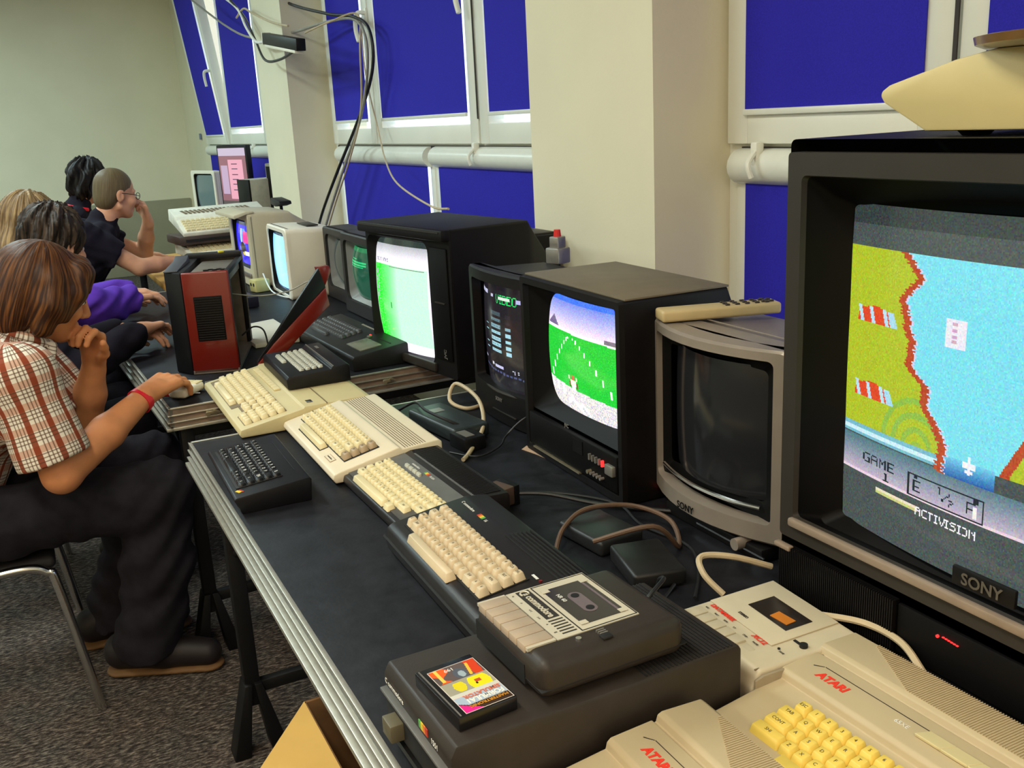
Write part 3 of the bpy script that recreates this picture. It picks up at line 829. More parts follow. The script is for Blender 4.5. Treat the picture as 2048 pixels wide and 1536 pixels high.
# ---- small black television with scores
def score_tv():
    w, h, d = 0.37, 0.36, 0.36
    t = thing('television', 'small black television listing white game scores on a dark screen', 'television', (0.975, 2.182, 0.75), USER)
    fb = 0.022
    cabinet(t, w, h, d, m_tvblack, r=0.012, y0=0.010, taper=((0.06, 1.0, 1.0), (0.11, 0.985, 0.965), (0.55, 0.97, 0.95), (1.0, 0.66, 0.6)), fb=fb)
    op = (w / 2, 0.208, 0.312, 0.250)
    bezel(t, w, h, m_tvblack, op, r=0.012, ro=0.010, depth=0.022, yback=0.03, fb=fb)
    P = Pic(130, 110, (26, 22, 30))
    u, v = P.u, P.v
    P.where((u > 0.3) & (v < 0.7) & (v > 0.25), (34, 28, 30))
    cyan = (170, 222, 236)
    P.rect(0.03, 0.875, 0.16, 0.905, (206, 206, 236)); P.rect(0.18, 0.875, 0.28, 0.905, (206, 206, 236)); P.rect(0.36, 0.865, 0.41, 0.895, (206, 206, 236))
    P.text('VIDEO', 0.46, 0.90, 0.085, (30, 235, 110), 1.0)
    P.rect(0.50, 0.855, 0.66, 0.885, (226, 244, 226)); P.rect(0.73, 0.85, 0.86, 0.88, (190, 190, 236))
    for i in range(7):
        zz = 0.70 - i * 0.058
        c = tuple(int(x * (0.4 + 0.6 * min(1, i / 3.0))) for x in cyan)
        P.rect(0.36, zz, 0.53, zz + 0.032, c); P.rect(0.60, zz - 0.006, 0.67, zz + 0.026, c if i > 1 else (40, 36, 44))
        P.rect(0.22, zz + 0.010, 0.29, zz + 0.018, c if i > 1 else (40, 36, 44))
        for k in range(6): P.rect(0.375 + k * 0.028, zz + 0.008, 0.383 + k * 0.028, zz + 0.022, (60, 70, 80))
    P.rect(0.08, 0.232, 0.17, 0.258, (206, 206, 240)); P.rect(0.33, 0.205, 0.37, 0.235, (226, 226, 240)); P.rect(0.39, 0.2, 0.54, 0.226, (206, 206, 240))
    P.text('TIME', 0.66, 0.215, 0.035, (226, 226, 244), 0.9); P.rect(0.82, 0.182, 0.94, 0.210, (206, 206, 240))
    for k in range(14): P.rect(0.12 + k * 0.05, 0.165 - k * 0.002, 0.155 + k * 0.05, 0.185 - k * 0.002, (78, 86, 128))
    P.noise(5, 9)
    screen(t, op[0], op[1], 0.314, 0.252, 0.030, 0.040, 0.006, P, m_pic)
    B().tube([(0.02, 0.004, 0.080), (w / 2, -0.0235, 0.079), (w - 0.02, 0.004, 0.080)], 0.004, 8).obj('tube_lip', m_tvgrey, t)
    text('badge', 'SONY', 0.013, m_badge, t, (w / 2 - 0.02, -0.0235, 0.055), (math.pi / 2, 0, 0), bold=0.0003)
    B().box((w / 2 + 0.02, -0.022, 0.030), (0.12, 0.004, 0.002)).obj('flap_line', m_tvgrey, t)
    # small grey gadget case on its lid
score_tv()

# ---- black television with the green screen
def green_tv():
    w, h, d = 0.475, 0.40, 0.40
    t = thing('television', 'tall-looking black television with a bright green and white picture', 'television', (0.956, 2.899, 0.751), USER + math.radians(8))
    cabinet(t, w, h, d, m_tvblack, r=0.008, y0=0.006, taper=((0.04, 1.0, 1.0), (0.62, 1.0, 1.0), (0.68, 0.97, 0.92), (1.0, 0.7, 0.6)))
    B().box((w / 2, -0.010, h - 0.014), (w + 0.004, 0.030, 0.030), bevel=0.006).obj('brow', m_tvblack, t)
    B().box((w / 2, -0.0255, h - 0.006), (w - 0.02, 0.003, 0.004)).obj('brow_trim', m_tvgrey, t)
    op = (0.183, 0.192, 0.352, 0.338)
    b = B()
    L = [[(x, 0.010, z) for x, z in rrect(w, h, 0.008, 6, w / 2, h / 2)], [(x, 0.0, z) for x, z in rrect(w - 0.004, h - 0.004, 0.008, 6, w / 2, h / 2)], [(x, 0.0, z) for x, z in rrect(op[2], op[3], 0.03, 6, op[0], op[1])], [(x, 0.026, z) for x, z in rrect(op[2] - 0.02, op[3] - 0.02, 0.04, 6, op[0], op[1])]]
    b.loft(L, False, False); b.obj('front_frame', m_tvblack, t)
    P = Pic(150, 130, (238, 232, 246))
    u, v = P.u, P.v
    k = np.clip((v - 0.80) / 0.2, 0, 1)[..., None]
    P.a = np.where((v > 0.80)[..., None], np.array((246, 240, 248)) * (1 - k) + np.array((120, 128, 132)) * k, P.a)
    P.where(v > 0.93, (40, 52, 48))
    fld = (v < 0.755) & (v > 0.10) & (u > 0.02) & (u < 0.90)
    g = np.clip((u - 0.10) / 0.34, 0, 1)[..., None]
    P.a = np.where(fld[..., None], np.array((30, 224, 40)) * (1 - g) + np.array((188, 252, 206)) * g, P.a)
    rg = np.random.default_rng(5)
    P.where(fld & (u < 0.26) & (rg.uniform(0, 1, u.shape) > 0.8), (120, 240, 120))
    for i in range(4): P.rect(0.045, 0.66 - i * 0.07, 0.075, 0.70 - i * 0.07, (170, 160, 190)); P.rect(0.06, 0.64 - i * 0.07, 0.09, 0.65 - i * 0.07, (170, 160, 190))
    P.text('FILE VIEW OPTIONS', 0.05, 0.805, 0.028, (120, 110, 140), 0.75)
    P.rect(0.30, 0.742, 0.86, 0.748, (120, 140, 120)); P.rect(0.30, 0.38, 0.32, 0.43, (40, 140, 60))
    P.where(u > 0.965, (60, 80, 250))
    P.noise(5, 8)
    screen(t, op[0], op[1], op[2] - 0.004, op[3] - 0.004, 0.032, 0.014, 0.014, P, m_picb)
    text('badge', 'JVC', 0.016, m_badge, t, (0.432, -0.0056, 0.055), (math.pi / 2, math.radians(-90), 0), bold=0.0004)
    B().box((0.417, -0.002, 0.20), (0.085, 0.006, 0.30), bevel=0.003).obj('control_panel', m_tvdark, t)
    B().box((0.417, -0.006, 0.205), (0.05, 0.003, 0.004)).obj('panel_trim', m_tvgrey, t)
    B().box((0.20, -0.003, 0.020), (0.34, 0.010, 0.024), bevel=0.003).obj('lower_trim', m_tvgrey, t)
    t.scale = (1.045, 1.045, 1.045)
green_tv()

# ---- pair of dark monitors behind it
def mono_monitor(label, loc, w, h, lit, rz=USER):
    d = 0.30
    t = thing('monitor', label, 'monitor', loc, rz, 'dark-cased green-phosphor monitors')
    cabinet(t, w, h, d, m_tvgrey2, r=0.010, y0=0.012, taper=((0.35, 1.0, 1.0), (0.45, 0.95, 0.95), (1.0, 0.7, 0.7)))
    op = (w / 2, h / 2 + 0.012, w - 0.055, h - 0.075)
    bezel(t, w, h, m_tvgrey2, op, r=0.010, ro=0.03, depth=0.035, yback=0.02)
    b = B()
    L = [[(x, 0.010, z) for x, z in rrect(op[2] - 0.004, op[3] - 0.004, 0.03, 6, op[0], op[1])], [(x, 0.034, z) for x, z in rrect(op[2] - 0.05, op[3] - 0.045, 0.03, 6, op[0], op[1])]]
    b.loft(L, False, False); b.obj('inner_ring', M('monitor_ring_grey', (120, 120, 116), rough=0.4), t)
    P = Pic(70, 60, (22, 58, 46) if lit else (46, 58, 54))
    if lit:
        g = np.clip(P.v, 0, 1)[..., None]
        P.a = np.array((26, 78, 58)) * (1 - g) + np.array((20, 90, 62)) * g
        P.where(P.v > 0.92, (22, 130, 78))
        for (a, b_, c) in ((0.2, 0.76, 0.45), (0.12, 0.70, 0.8), (0.12, 0.655, 0.8), (0.12, 0.61, 0.72)): P.rect(a, b_, c, b_ + 0.025, (40, 214, 130))
    screen(t, op[0], op[1], op[2] - 0.045, op[3] - 0.04, 0.040, 0.020, 0.018, P, m_pic)
    t.scale = (1.045, 1.045, 1.045)
    return t
m_tvgrey2 = M('monitor_charcoal', (44, 42, 42), rough=0.45, var=0.08, spec=0.3)
mono_monitor('charcoal monitor with green text, half hidden by the green-screen television', (1.1075, 3.672, 0.751), 0.34, 0.295, True)
mono_monitor('charcoal monitor with a blank grey-green tube, left of the green-text one', (1.149, 4.049, 0.751), 0.35, 0.285, False)

# ---- white and beige desktop monitors
def cream_monitor(label, loc, w, h, d, mat, pic, rz, op, hood=False, r=0.02):
    t = thing('monitor', label, 'monitor', loc, rz)
    cabinet(t, w, h, d, mat, r=r, y0=0.014, taper=((0.10, 1.0, 1.0), (0.55, 0.98, 0.97), (0.62, 0.93, 0.92), (1.0, 0.72, 0.7)), drop=0.0)
    bezel(t, w, h, mat, op, r=r, ro=0.03, depth=0.022, yback=0.02)
    b = B()
    L = [[(x, 0.004, z) for x, z in rrect(op[2], op[3], 0.03, 6, op[0], op[1])], [(x, 0.022, z) for x, z in rrect(op[2] - 0.03, op[3] - 0.03, 0.03, 6, op[0], op[1])]]
    b.loft(L, False, False); b.obj('inner_ring', m_tvdark, t)
    screen(t, op[0], op[1], op[2] - 0.026, op[3] - 0.026, 0.024, 0.010, 0.009, pic, m_picb)
    t.scale = (1.045, 1.045, 1.045)
    return t
P = Pic(40, 60, (150, 226, 255))
k = np.abs(P.u - 0.55)[..., None]
P.a = np.array((170, 244, 255)) * (1 - k) + np.array((110, 170, 250)) * k
P.where(P.v > 0.965, (40, 60, 90)); P.where(P.v < 0.03, (60, 80, 120))
t = cream_monitor('white monitor glowing pale cyan across its whole screen', (0.998, 4.414, 0.751), 0.350, 0.285, 0.34, m_ivory, P, USER - 0.02, (0.165, 0.140, 0.300, 0.255))
B().box((0.20, 0.13, 0.2855), (0.16, 0.05, 0.005), bevel=0.002).obj('top_vent', m_tvgrey, t)
P = Pic(60, 70, (46, 40, 214))
rg = np.random.default_rng(11)
P.where((P.v > 0.45) & (P.v < 0.85) & (np.hypot(P.u - 0.6, P.v - 0.66) < 0.20), (90, 150, 246))
P.where((P.v > 0.52) & (P.v < 0.78) & (np.abs(P.u - 0.78) < 0.16), (228, 70, 150))
P.where((np.abs(P.u - 0.5) < 0.03) & (P.v > 0.5) & (P.v < 0.84), (214, 226, 250))
P.where((np.hypot((P.u - 0.55) * 1.0, P.v - 0.36) < 0.17), (16, 14, 26)); P.rect(0.62, 0.22, 0.95, 0.31, (236, 240, 226)); P.rect(0.5, 0.22, 0.6, 0.28, (210, 190, 60))
P.where((np.hypot(P.u - 0.35, P.v - 0.36) < 0.06), (70, 90, 240)); P.where(P.v > 0.93, (30, 40, 80))
t = cream_monitor('beige monitor with a blue and pink game picture, left of the white monitor', (0.930, 4.900, 0.751), 0.380, 0.330, 0.33, m_beigep, P, USER + 0.02, (0.200, 0.185, 0.290, 0.215))
B().prism([(-0.055, 0.306), (-0.055, 0.322), (0.0, 0.334), (0.03, 0.334), (0.03, 0.326), (0.0, 0.322)], 0.0, 0.38, 'x', bevel=0.002).obj('hood', m_beigep, t)
B().box((0.2, -0.004, 0.052), (0.30, 0.008, 0.018), bevel=0.003).obj('control_flap', m_badge, t)
# ================================================================== home computers on the tables
U = 0.0190
m_keycream = M('key_cream', (226, 210, 164), rough=0.45, var=0.04)
m_keytan = M('key_tan', (206, 186, 152), rough=0.45, var=0.05)
m_keyyel = M('key_yellowed', (234, 204, 96), rough=0.42, var=0.05)
m_keybrown = M('key_brown', (168, 144, 112), rough=0.45, var=0.06)
m_keyblack = M('key_black', (13, 13, 16), rough=0.35, var=0.1, spec=0.35)
m_keygrey = M('key_grey', (178, 176, 160), rough=0.45, var=0.05)
m_print = M('dark_print', (42, 38, 34), rough=0.6)
m_printred = M('red_print', (232, 58, 40), rough=0.5)
m_cbmblack = M('commodore_charcoal', (30, 27, 28), rough=0.40, spec=0.35, var=0.10, scale=40, bump=0.08, bscale=900)
m_cbmdrive = M('drive_brown_black', (48, 42, 38), rough=0.45, spec=0.35, var=0.10, scale=40, bump=0.08, bscale=900)
m_cream = M('computer_cream', (227, 213, 186), rough=0.45, var=0.04, scale=8)
m_beige = M('computer_beige', (200, 186, 140), rough=0.5, var=0.05, scale=8)
m_xe = M('atari_warm_grey', (190, 172, 138), rough=0.5, var=0.04, scale=10, bump=0.05, bscale=900)
m_groove = M('groove_brown_plastic', (120, 104, 78), rough=0.6)  # brown of ribs, seams, slots and the beige key wells
m_blackgroove = M('groove_black', (14, 13, 14), rough=0.7)

KEYS = {}
def keymesh(w, d=0.0172, h=0.009, top=0.70, skew=0.0015):
    key = (round(w, 5), d, h, top)
    if key in KEYS: return KEYS[key]
    b = B()
    wx, wy = w / 2, d / 2
    ch = 0.0012
    def ring(a, c, z, dy, k):
        return [(-a + k, -c + dy, z), (a - k, -c + dy, z), (a, -c + k + dy, z), (a, c - k + dy, z), (a - k, c + dy, z), (-a + k, c + dy, z), (-a, c - k + dy, z), (-a, -c + k + dy, z)]
    tx = wx - (1 - top) * d / 2
    ty = wy * top
    b.loft([ring(wx, wy, 0, 0, ch), ring(tx, ty, h * 0.92, skew, ch), ring(tx - 0.0011, ty - 0.0011, h, skew, ch)])
    me = b.mesh('key', angle=50)
    KEYS[key] = me
    return me
def keyrow(root, x, y, z, widths, mat, legends=None, u=U, d=0.0172, h=0.009, top=0.70, tilt=0.0, lsize=0.0062, lmat=None, mats=None, gap=0.0012):
    for i, wu in enumerate(widths):
        if wu < 0:
            x += -wu * u
            continue
        w_ = wu * u - gap
        me = keymesh(w_, d, h, top)
        mm = mats.get(i, mat) if mats else mat
        if len(me.materials) and me.materials[0] != mm:
            key = ('m', id(me), mm.name)
            if key not in KEYS:
                c = me.copy(); c.materials.clear(); KEYS[key] = c
            me = KEYS[key]
        k = link_mesh('key', me, mm, root, (x + wu * u / 2, y, z), (tilt, 0, 0))
        if legends and i < len(legends) and legends[i]:
            s = legends[i]
            tw = text_width(s, lsize)
            text('legend', s, lsize, lmat or m_print, k, (-tw / 2 - 0.0004, -0.0005, h + 0.0001), extrude=0.0001)
        x += wu * u

# ---- charcoal computer with tan keys (nearest keyboard on the left row)
def breadbox():
    W, D = 0.398, 0.205
    t = thing('home_computer', 'charcoal home computer with tall tan keys, tucked behind the cassette deck', 'computer', (0.470, 1.467, 0.75), USER + math.radians(-1.6))
    prof = [(0.004, 0.006), (0.0, 0.030), (0.006, 0.046), (0.016, 0.0515), (0.10, 0.064), (0.150, 0.070), (0.190, 0.066), (0.203, 0.050), (D, 0.030), (0.200, 0.006)]
    B().prism(prof, 0, W, 'x', bevel=0.004, seg=3).obj('case', m_cbmblack, t)
    b = B(); b.prism([(0.0, 0.027), (-0.002, 0.030), (0.0, 0.033), (D, 0.033), (D + 0.002, 0.030), (D, 0.027)], -0.0006, W + 0.0006, 'x'); b.obj('seam', m_blackgroove, t)
    for (a, z0) in ((0.006, 0.0), (W - 0.04, 0.0)): B().box((a + 0.018, 0.10, 0.003), (0.03, 0.16, 0.006)).obj('foot', m_blackgroove, t)
    ang = math.atan2(0.0125, 0.084)
    def sz(y): return 0.0505 + (y - 0.008) * math.tan(ang)
    B().box((0.030 + 8 * U, 0.068, sz(0.068) + 0.0006), (16 * U + 0.004, 0.082, 0.001), rot=(ang, 0, 0)).obj('key_well', m_blackgroove, t)
    kw = dict(d=0.0180, h=0.0125, top=0.66, tilt=ang, lsize=0.0056)
    x0 = 0.030
    keyrow(t, x0, 0.0965, sz(0.0965), [1] * 16, m_keytan, list('<1234567890+-#') + ['CLR', 'DEL'], **kw)
    keyrow(t, x0, 0.0775, sz(0.0775), [1.5] + [1] * 13 + [1.5], m_keytan, ['CTL'] + list('QWERTYUIOP@*^') + ['RST'], **kw)
    keyrow(t, x0, 0.0585, sz(0.0585), [1, 1] + [1] * 12 + [2], m_keytan, ['RUN', 'SH'] + list('ASDFGHJKL:;=') + ['RTN'], **kw)
    keyrow(t, x0, 0.0395, sz(0.0395), [1, 1.5] + [1] * 10 + [1.5, 1, 1], m_keytan, ['C', 'SHF'] + list('ZXCVBNM,./') + ['SHF', 'A', 'V'], **kw)
    keyrow(t, x0 + 3 * U, 0.0195, sz(0.0195), [9], m_keytan, None, **kw)
    tz = lambda y: 0.064 + (y - 0.10) * 0.12 + 0.0003
    text('lettering', 'C commodore', 0.0085, m_whiteprint, t, (0.020, 0.135, tz(0.135)), (0.12, 0, 0))
    for i, c in enumerate(((190, 60, 40), (226, 130, 40), (226, 200, 60), (90, 170, 80))):
        B().box((0.090 + i * 0.0052 - (i * 0), 0.1385, tz(0.1385)), (0.005, 0.0075, 0.0006), rot=(0.12, 0, 0)).obj('rainbow_stripe', M('stripe_%d' % i, c, rough=0.5), t)
    text('lettering', '16', 0.0085, m_whiteprint, t, (0.113, 0.135, tz(0.135)), (0.12, 0, 0))
    b = B()
    for i in range(7): b.box((0.285, 0.140 + i * 0.0072, 0.0690 + 0.0013 - abs(i - 1.5) * 0.0004), (0.19, 0.0026, 0.0022))
    o = b.obj('vent_rib', m_blackgroove, t)
    b = B(); b.box((0.335, 0.118, 0.0668), (0.016, 0.004, 0.0008)); b.obj('power_label', m_whiteprint, t)
    b = B(); b.cyl((0.352, 0.118, 0.0660), (0.352, 0.118, 0.0685), 0.0028, n=10); b.obj('power_light', M('dull_red_lens', (110, 20, 18), rough=0.3), t)
breadbox()

# ---- dark slab computer with cream keys
def slab_computer():
    W, D = 0.324, 0.215
    t = thing('home_computer', 'flat dark grey computer with cream keys between the cream and the charcoal machines', 'computer', (0.505, 1.816, 0.75), USER + math.radians(0.5))
    prof = [(0.003, 0.004), (0.0, 0.010), (0.004, 0.022), (0.130, 0.040), (0.150, 0.046), (0.212, 0.044), (D, 0.036), (D, 0.004)]
    B().prism(prof, 0, W, 'x', bevel=0.003, seg=2).obj('case', m_cbmblack, t)
    ang = math.atan2(0.018, 0.126)
    def sz(y): return 0.022 + (y - 0.004) * math.tan(ang) + 0.0002
    B().box((W / 2, 0.118, sz(0.118) + 0.0008), (W - 0.004, 0.036, 0.0012), rot=(ang, 0, 0)).obj('grey_band', M('slab_grey', (98, 98, 96), rough=0.4), t)
    B().box((W / 2, 0.056, sz(0.056) + 0.0008), (W - 0.004, 0.086, 0.0012), rot=(ang, 0, 0)).obj('key_bed', M('slab_bed', (76, 74, 72), rough=0.45), t)
    kw = dict(d=0.0165, h=0.0095, top=0.74, tilt=ang, lsize=0.0050, u=0.0184)
    x0 = 0.014
    keyrow(t, x0, 0.0905, sz(0.0905), [1] * 16, m_keycream, ['ESC'] + list('1234567890+-=') + ['CLR', 'DEL'], **kw)
    keyrow(t, x0, 0.0720, sz(0.0720), [1.5] + [1] * 13 + [1.5], m_keycream, ['CTL'] + list('QWERTYUIOP@#*'), **kw)
    keyrow(t, x0, 0.0535, sz(0.0535), [1, 1] + [1] * 12 + [2], m_keycream, ['', ''] + list('ASDFGHJKL:;/') + ['RTN'], **kw)
    keyrow(t, x0, 0.0350, sz(0.0350), [2] + [1] * 10 + [2], m_keycream, ['SHF'] + list('ZXCVBNM,./') + ['SHF'], **kw)
    keyrow(t, x0 + 1.5 * 0.0184, 0.0165, sz(0.0165), [9, -0.3, 1.4], m_keycream, None, **kw)
    fkm = keymesh(0.018, 0.007, 0.005, 0.8)
    for i in range(4): link_mesh('function_key', fkm, m_keygrey, t, (0.075 + i * 0.020, 0.113, sz(0.113) + 0.0012), (ang, 0, 0))
    text('lettering', 'commodore', 0.0075, m_whiteprint, t, (0.070, 0.1245, sz(0.1245) + 0.0018), (ang, 0, 0))
    for i, c in enumerate(('stripe_3', 'stripe_2', 'stripe_1', 'stripe_0')):
        B().box((0.136 + i * 0.0050, 0.1275, sz(0.1275) + 0.0016), (0.0048, 0.0065, 0.0008), rot=(ang, 0, 0)).obj('rainbow_stripe', M(c), t)
    text('lettering', 'PLUS/4', 0.0065, m_whiteprint, t, (0.160, 0.1245, sz(0.1245) + 0.0018), (ang, 0, 0))
    # ribbed vent strip
    rm = B().box((0, 0, 0), (0.0026, 0.052, 0.003), bevel=0.0004, seg=1).mesh('vent_rib')
    for i in range(50): link_mesh('vent_rib', rm, m_blackgroove if i % 2 else m_cbmblack, t, (0.012 + i * 0.0061, 0.176, 0.0462), (-0.03, 0, 0))
    B().box((0.178, 0.1485, 0.0462), (0.30, 0.004, 0.0012)).obj('vent_edge', M('slab_grey'), t)
slab_computer()

# ---- cream computer with brown function keys
def cream_computer():
    W, D = 0.408, 0.240
    t = thing('home_computer', 'cream wedge computer with ribbed back and four brown function keys', 'computer', (0.494, 2.248, 0.7505), USER + math.radians(-1.0))
    t.scale = (1.05, 1.0, 1.0)
    prof = [(0.006, 0.004), (0.0, 0.014), (0.004, 0.0235), (0.012, 0.026), (0.120, 0.050), (0.140, 0.0545), (0.146, 0.0545), (0.150, 0.0505), (0.156, 0.0500), (0.232, 0.056), (D, 0.050), (D, 0.006)]
    B().prism(prof, 0, W, 'x', bevel=0.004, seg=3).obj('case', m_cream, t)
    ang = math.atan2(0.024, 0.108)
    def sz(y): return 0.026 + (y - 0.012) * math.tan(ang) + 0.0004
    x0 = 0.030
    B().box((x0 + 8 * U, 0.0765, sz(0.0765) + 0.0003), (16 * U + 0.003, 0.080, 0.001), rot=(ang, 0, 0)).obj('key_well', m_blackgroove, t)
    B().box((x0 + 16.9 * U + 0.003, 0.0765, sz(0.0765) + 0.0003), (1.55 * U, 0.080, 0.001), rot=(ang, 0, 0)).obj('key_well', m_blackgroove, t)
    B().box((x0 + 7.5 * U, 0.0265, sz(0.0265) + 0.0003), (9 * U + 0.003, 0.021, 0.001), rot=(ang, 0, 0)).obj('key_well', m_blackgroove, t)
    kw = dict(d=0.0180, h=0.0115, top=0.70, tilt=ang, lsize=0.0054)
    keyrow(t, x0, 0.105, sz(0.105), [1] * 16, m_keycream, list('<1234567890+-#') + ['CLR', 'DEL'], **kw)
    keyrow(t, x0, 0.086, sz(0.086), [1.5] + [1] * 13 + [1.5], m_keycream, ['CTL'] + list('QWERTYUIOP@*^') + ['RST'], **kw)
    keyrow(t, x0, 0.067, sz(0.067), [1, 1] + [1] * 12 + [2], m_keycream, ['RUN', 'SH'] + list('ASDFGHJKL:;=') + ['RTN'], **kw)
    keyrow(t, x0, 0.048, sz(0.048), [1, 1.5] + [1] * 10 + [1.5, 1, 1], m_keycream, ['C', 'SHF'] + list('ZXCVBNM,./') + ['SHF', 'A', 'V'], **kw)
    keyrow(t, x0 + 3 * U, 0.027, sz(0.027), [9], m_keycream, None, **kw)
    for i, y in enumerate((0.105, 0.086, 0.067, 0.048)):
        keyrow(t, x0 + 16.2 * U, y, sz(y), [1.4], m_keybrown, ['F%d' % (2 * i + 1)], **kw)
    rm = B().box((0, 0, 0), (W - 0.010, 0.0024, 0.003), bevel=0.0004, seg=1).mesh('rib')
    for i in range(9):
        y = 0.160 + i * 0.0056
        link_mesh('rib', rm, m_groove, t, (W / 2, y, 0.0500 + (y - 0.156) * 0.079 - 0.0009))
    B().box((0.320, 0.022, sz(0.022) + 0.0003), (0.042, 0.014, 0.0008), rot=(ang, 0, 0)).obj('name_plate', m_keybrown, t)
    B().box((0.320, 0.022, sz(0.022) + 0.0006), (0.039, 0.011, 0.0008), rot=(ang, 0, 0)).obj('name_plate_face', m_cream, t)
    text('lettering', 'commodore', 0.0058, m_print, t, (0.3035, 0.0205, sz(0.0205) + 0.0012), (ang, 0, 0))
cream_computer()

# ---- small black computer on the front edge of the table
def black_computer():
    W, D = 0.322, 0.150
    t = thing('home_computer', 'small black computer with black keys alone at the table front edge', 'computer', (0.292, 2.100, 0.75), USER + math.radians(-1.5))
    prof = [(0.012, 0.0), (0.0, 0.030), (0.004, 0.034), (0.146, 0.048), (D, 0.044), (0.146, 0.0)]
    B().prism(prof, 0, W, 'x', bevel=0.002).obj('case', M('speccy_black', (15, 15, 20), rough=0.45, var=0.1, spec=0.3), t)
    ang = math.atan2(0.014, 0.142)
    def sz(y): return 0.034 + (y - 0.004) * math.tan(ang) + 0.0004
    B().box((0.150, 0.058, sz(0.058) + 0.0008), (0.252, 0.092, 0.002), rot=(ang, 0, 0), bevel=0.0008).obj('key_bed', m_blackgroove, t)
    kw = dict(d=0.0150, h=0.0055, top=0.80, tilt=ang, lsize=0.0095, u=0.0178, lmat=m_whiteprint)
    x0 = 0.027; dz = 0.0016
    keyrow(t, x0, 0.0930, sz(0.0930) + dz, [1] * 12 + [1.9], m_keyblack, ['t', 'i'] + list('1234567890') + ['B'], **kw)
    keyrow(t, x0, 0.0760, sz(0.0760) + dz, [1.4, 1] + [1] * 10 + [1.5], m_keyblack, ['d', 'g'] + list('QWERTYUIOP'), **kw)
    keyrow(t, x0, 0.0590, sz(0.0590) + dz, [1.4, 1.2] + [1] * 9 + [2.3], m_keyblack, ['e', 'e'] + list('ASDFGHJKL') + ['EN'], **kw)
    keyrow(t, x0, 0.0420, sz(0.0420) + dz, [2.2, 1] + [1] * 7 + [1, 2.7], m_keyblack, ['c', 'm'] + list('ZXCVBNM') + ['.', 'c'], **kw)
    keyrow(t, x0, 0.0250, sz(0.0250) + dz, [1, 1, 1, 1, 5.0, 1, 1, 1, 1.9], m_keyblack, ['s', ';', '<', '>', '', '^', 'v', ',', 's'], **kw)
    B().box((0.292, 0.014, sz(0.014) + 0.0006), (0.013, 0.0065, 0.0006), rot=(ang, 0, 0.5)).obj('stripe_yellow', M('stripe_yellow', (240, 200, 40), rough=0.5, emit=None), t)
    B().box((0.292, 0.0195, sz(0.0195) + 0.0006), (0.013, 0.003, 0.0006), rot=(ang, 0, 0.5)).obj('stripe_red', M('stripe_0'), t)
    B().box((0.16, 0.1305, sz(0.1305) + 0.0002), (0.20, 0.0012, 0.0006), rot=(ang, 0, 0)).obj('seam', m_blackgroove, t)
black_computer()

# ---- beige computer with numeric pad
def pad_computer():
    W, D = 0.500, 0.315
    t = thing('home_computer', 'large beige computer with number pad, reaching from the far table to the near one', 'computer', (0.401, 2.775, 0.752), USER + math.radians(-1.0))
    t.scale = (1.047, 1.047, 1.047)
    prof = [(0.004, 0.0), (0.0, 0.006), (0.004, 0.018), (0.150, 0.044), (0.152, 0.048), (0.300, 0.050), (D, 0.044), (D, 0.0)]
    b = B(); b.prism(prof, 0, W, 'x', bevel=0.003); b.obj('case', m_beige, t)
    # the step between keyboard deck and rear deck, and the seam across the rear deck
    B().box((W / 2, 0.205, 0.0488), (W + 0.001, 0.0018, 0.004)).obj('seam', m_groove, t)
    ang = math.atan2(0.026, 0.146)
    def sz(y): return 0.018 + (y - 0.004) * math.tan(ang) + 0.0003
    u = 0.0194
    kw = dict(d=0.0175, h=0.010, top=0.74, tilt=ang, lsize=0.005, u=u)
    x0 = 0.022
    for (a, c, w_, h_) in ((x0 + 7.6 * u, 0.0665, 15.3 * u, 0.102), (x0 + 17.0 * u, 0.0745, 3.2 * u, 0.086), (x0 + 21.2 * u, 0.0665, 4.1 * u, 0.102)):
        B().box((a, c, sz(c) + 0.0004), (w_, h_, 0.001), rot=(ang, 0, 0)).obj('key_well', m_groove, t)
    rows = (0.1045, 0.0850, 0.0655, 0.0460)
    keyrow(t, x0, rows[0], sz(rows[0]), [1] * 15, m_keycream, **kw)
    keyrow(t, x0, rows[1], sz(rows[1]), [1.5] + [1] * 12 + [1.5], m_keycream, **kw)
    keyrow(t, x0, rows[2], sz(rows[2]), [1.8] + [1] * 11 + [2.2], m_keycream, **kw)
    keyrow(t, x0, rows[3], sz(rows[3]), [2.3] + [1] * 10 + [2.0], m_keycream, **kw)
    keyrow(t, x0 + 2.2 * u, 0.0265, sz(0.0265), [1.5, 8.5, 1.5], m_keycream, **kw)
    for i, y in enumerate(rows): keyrow(t, x0 + 15.5 * u, y, sz(y), [1, 1, 1] if i != 2 else [1, -1, 1], m_keycream, **kw)
    for i, y in enumerate(rows): keyrow(t, x0 + 19.3 * u, y, sz(y), [1, 1, 1, 1], m_keycream, **kw)
    keyrow(t, x0 + 19.3 * u, 0.0265, sz(0.0265), [2, 1, 1], m_keycream, **kw)
    # slanted function keys
    fk = B().prism([(-0.014, -0.007), (0.008, -0.007), (0.014, 0.007), (-0.008, 0.007)], 0, 0.005, 'z', bevel=0.0006, seg=1).mesh('function_key')
    for i in range(10): link_mesh('function_key', fk, m_keybrown if i % 2 else m_keycream, t, (0.052 + i * 0.0255, 0.136, sz(0.136)), (ang, 0, 0))
    B().box((0.462, 0.172, 0.0492), (0.022, 0.014, 0.0012), bevel=0.0004).obj('badge', m_chrome, t)
    for fx in (0.04, W - 0.04):
        B().box((fx, 0.05, -0.001), (0.03, 0.03, 0.002)).obj('foot', m_blackgroove, t)
pad_computer()

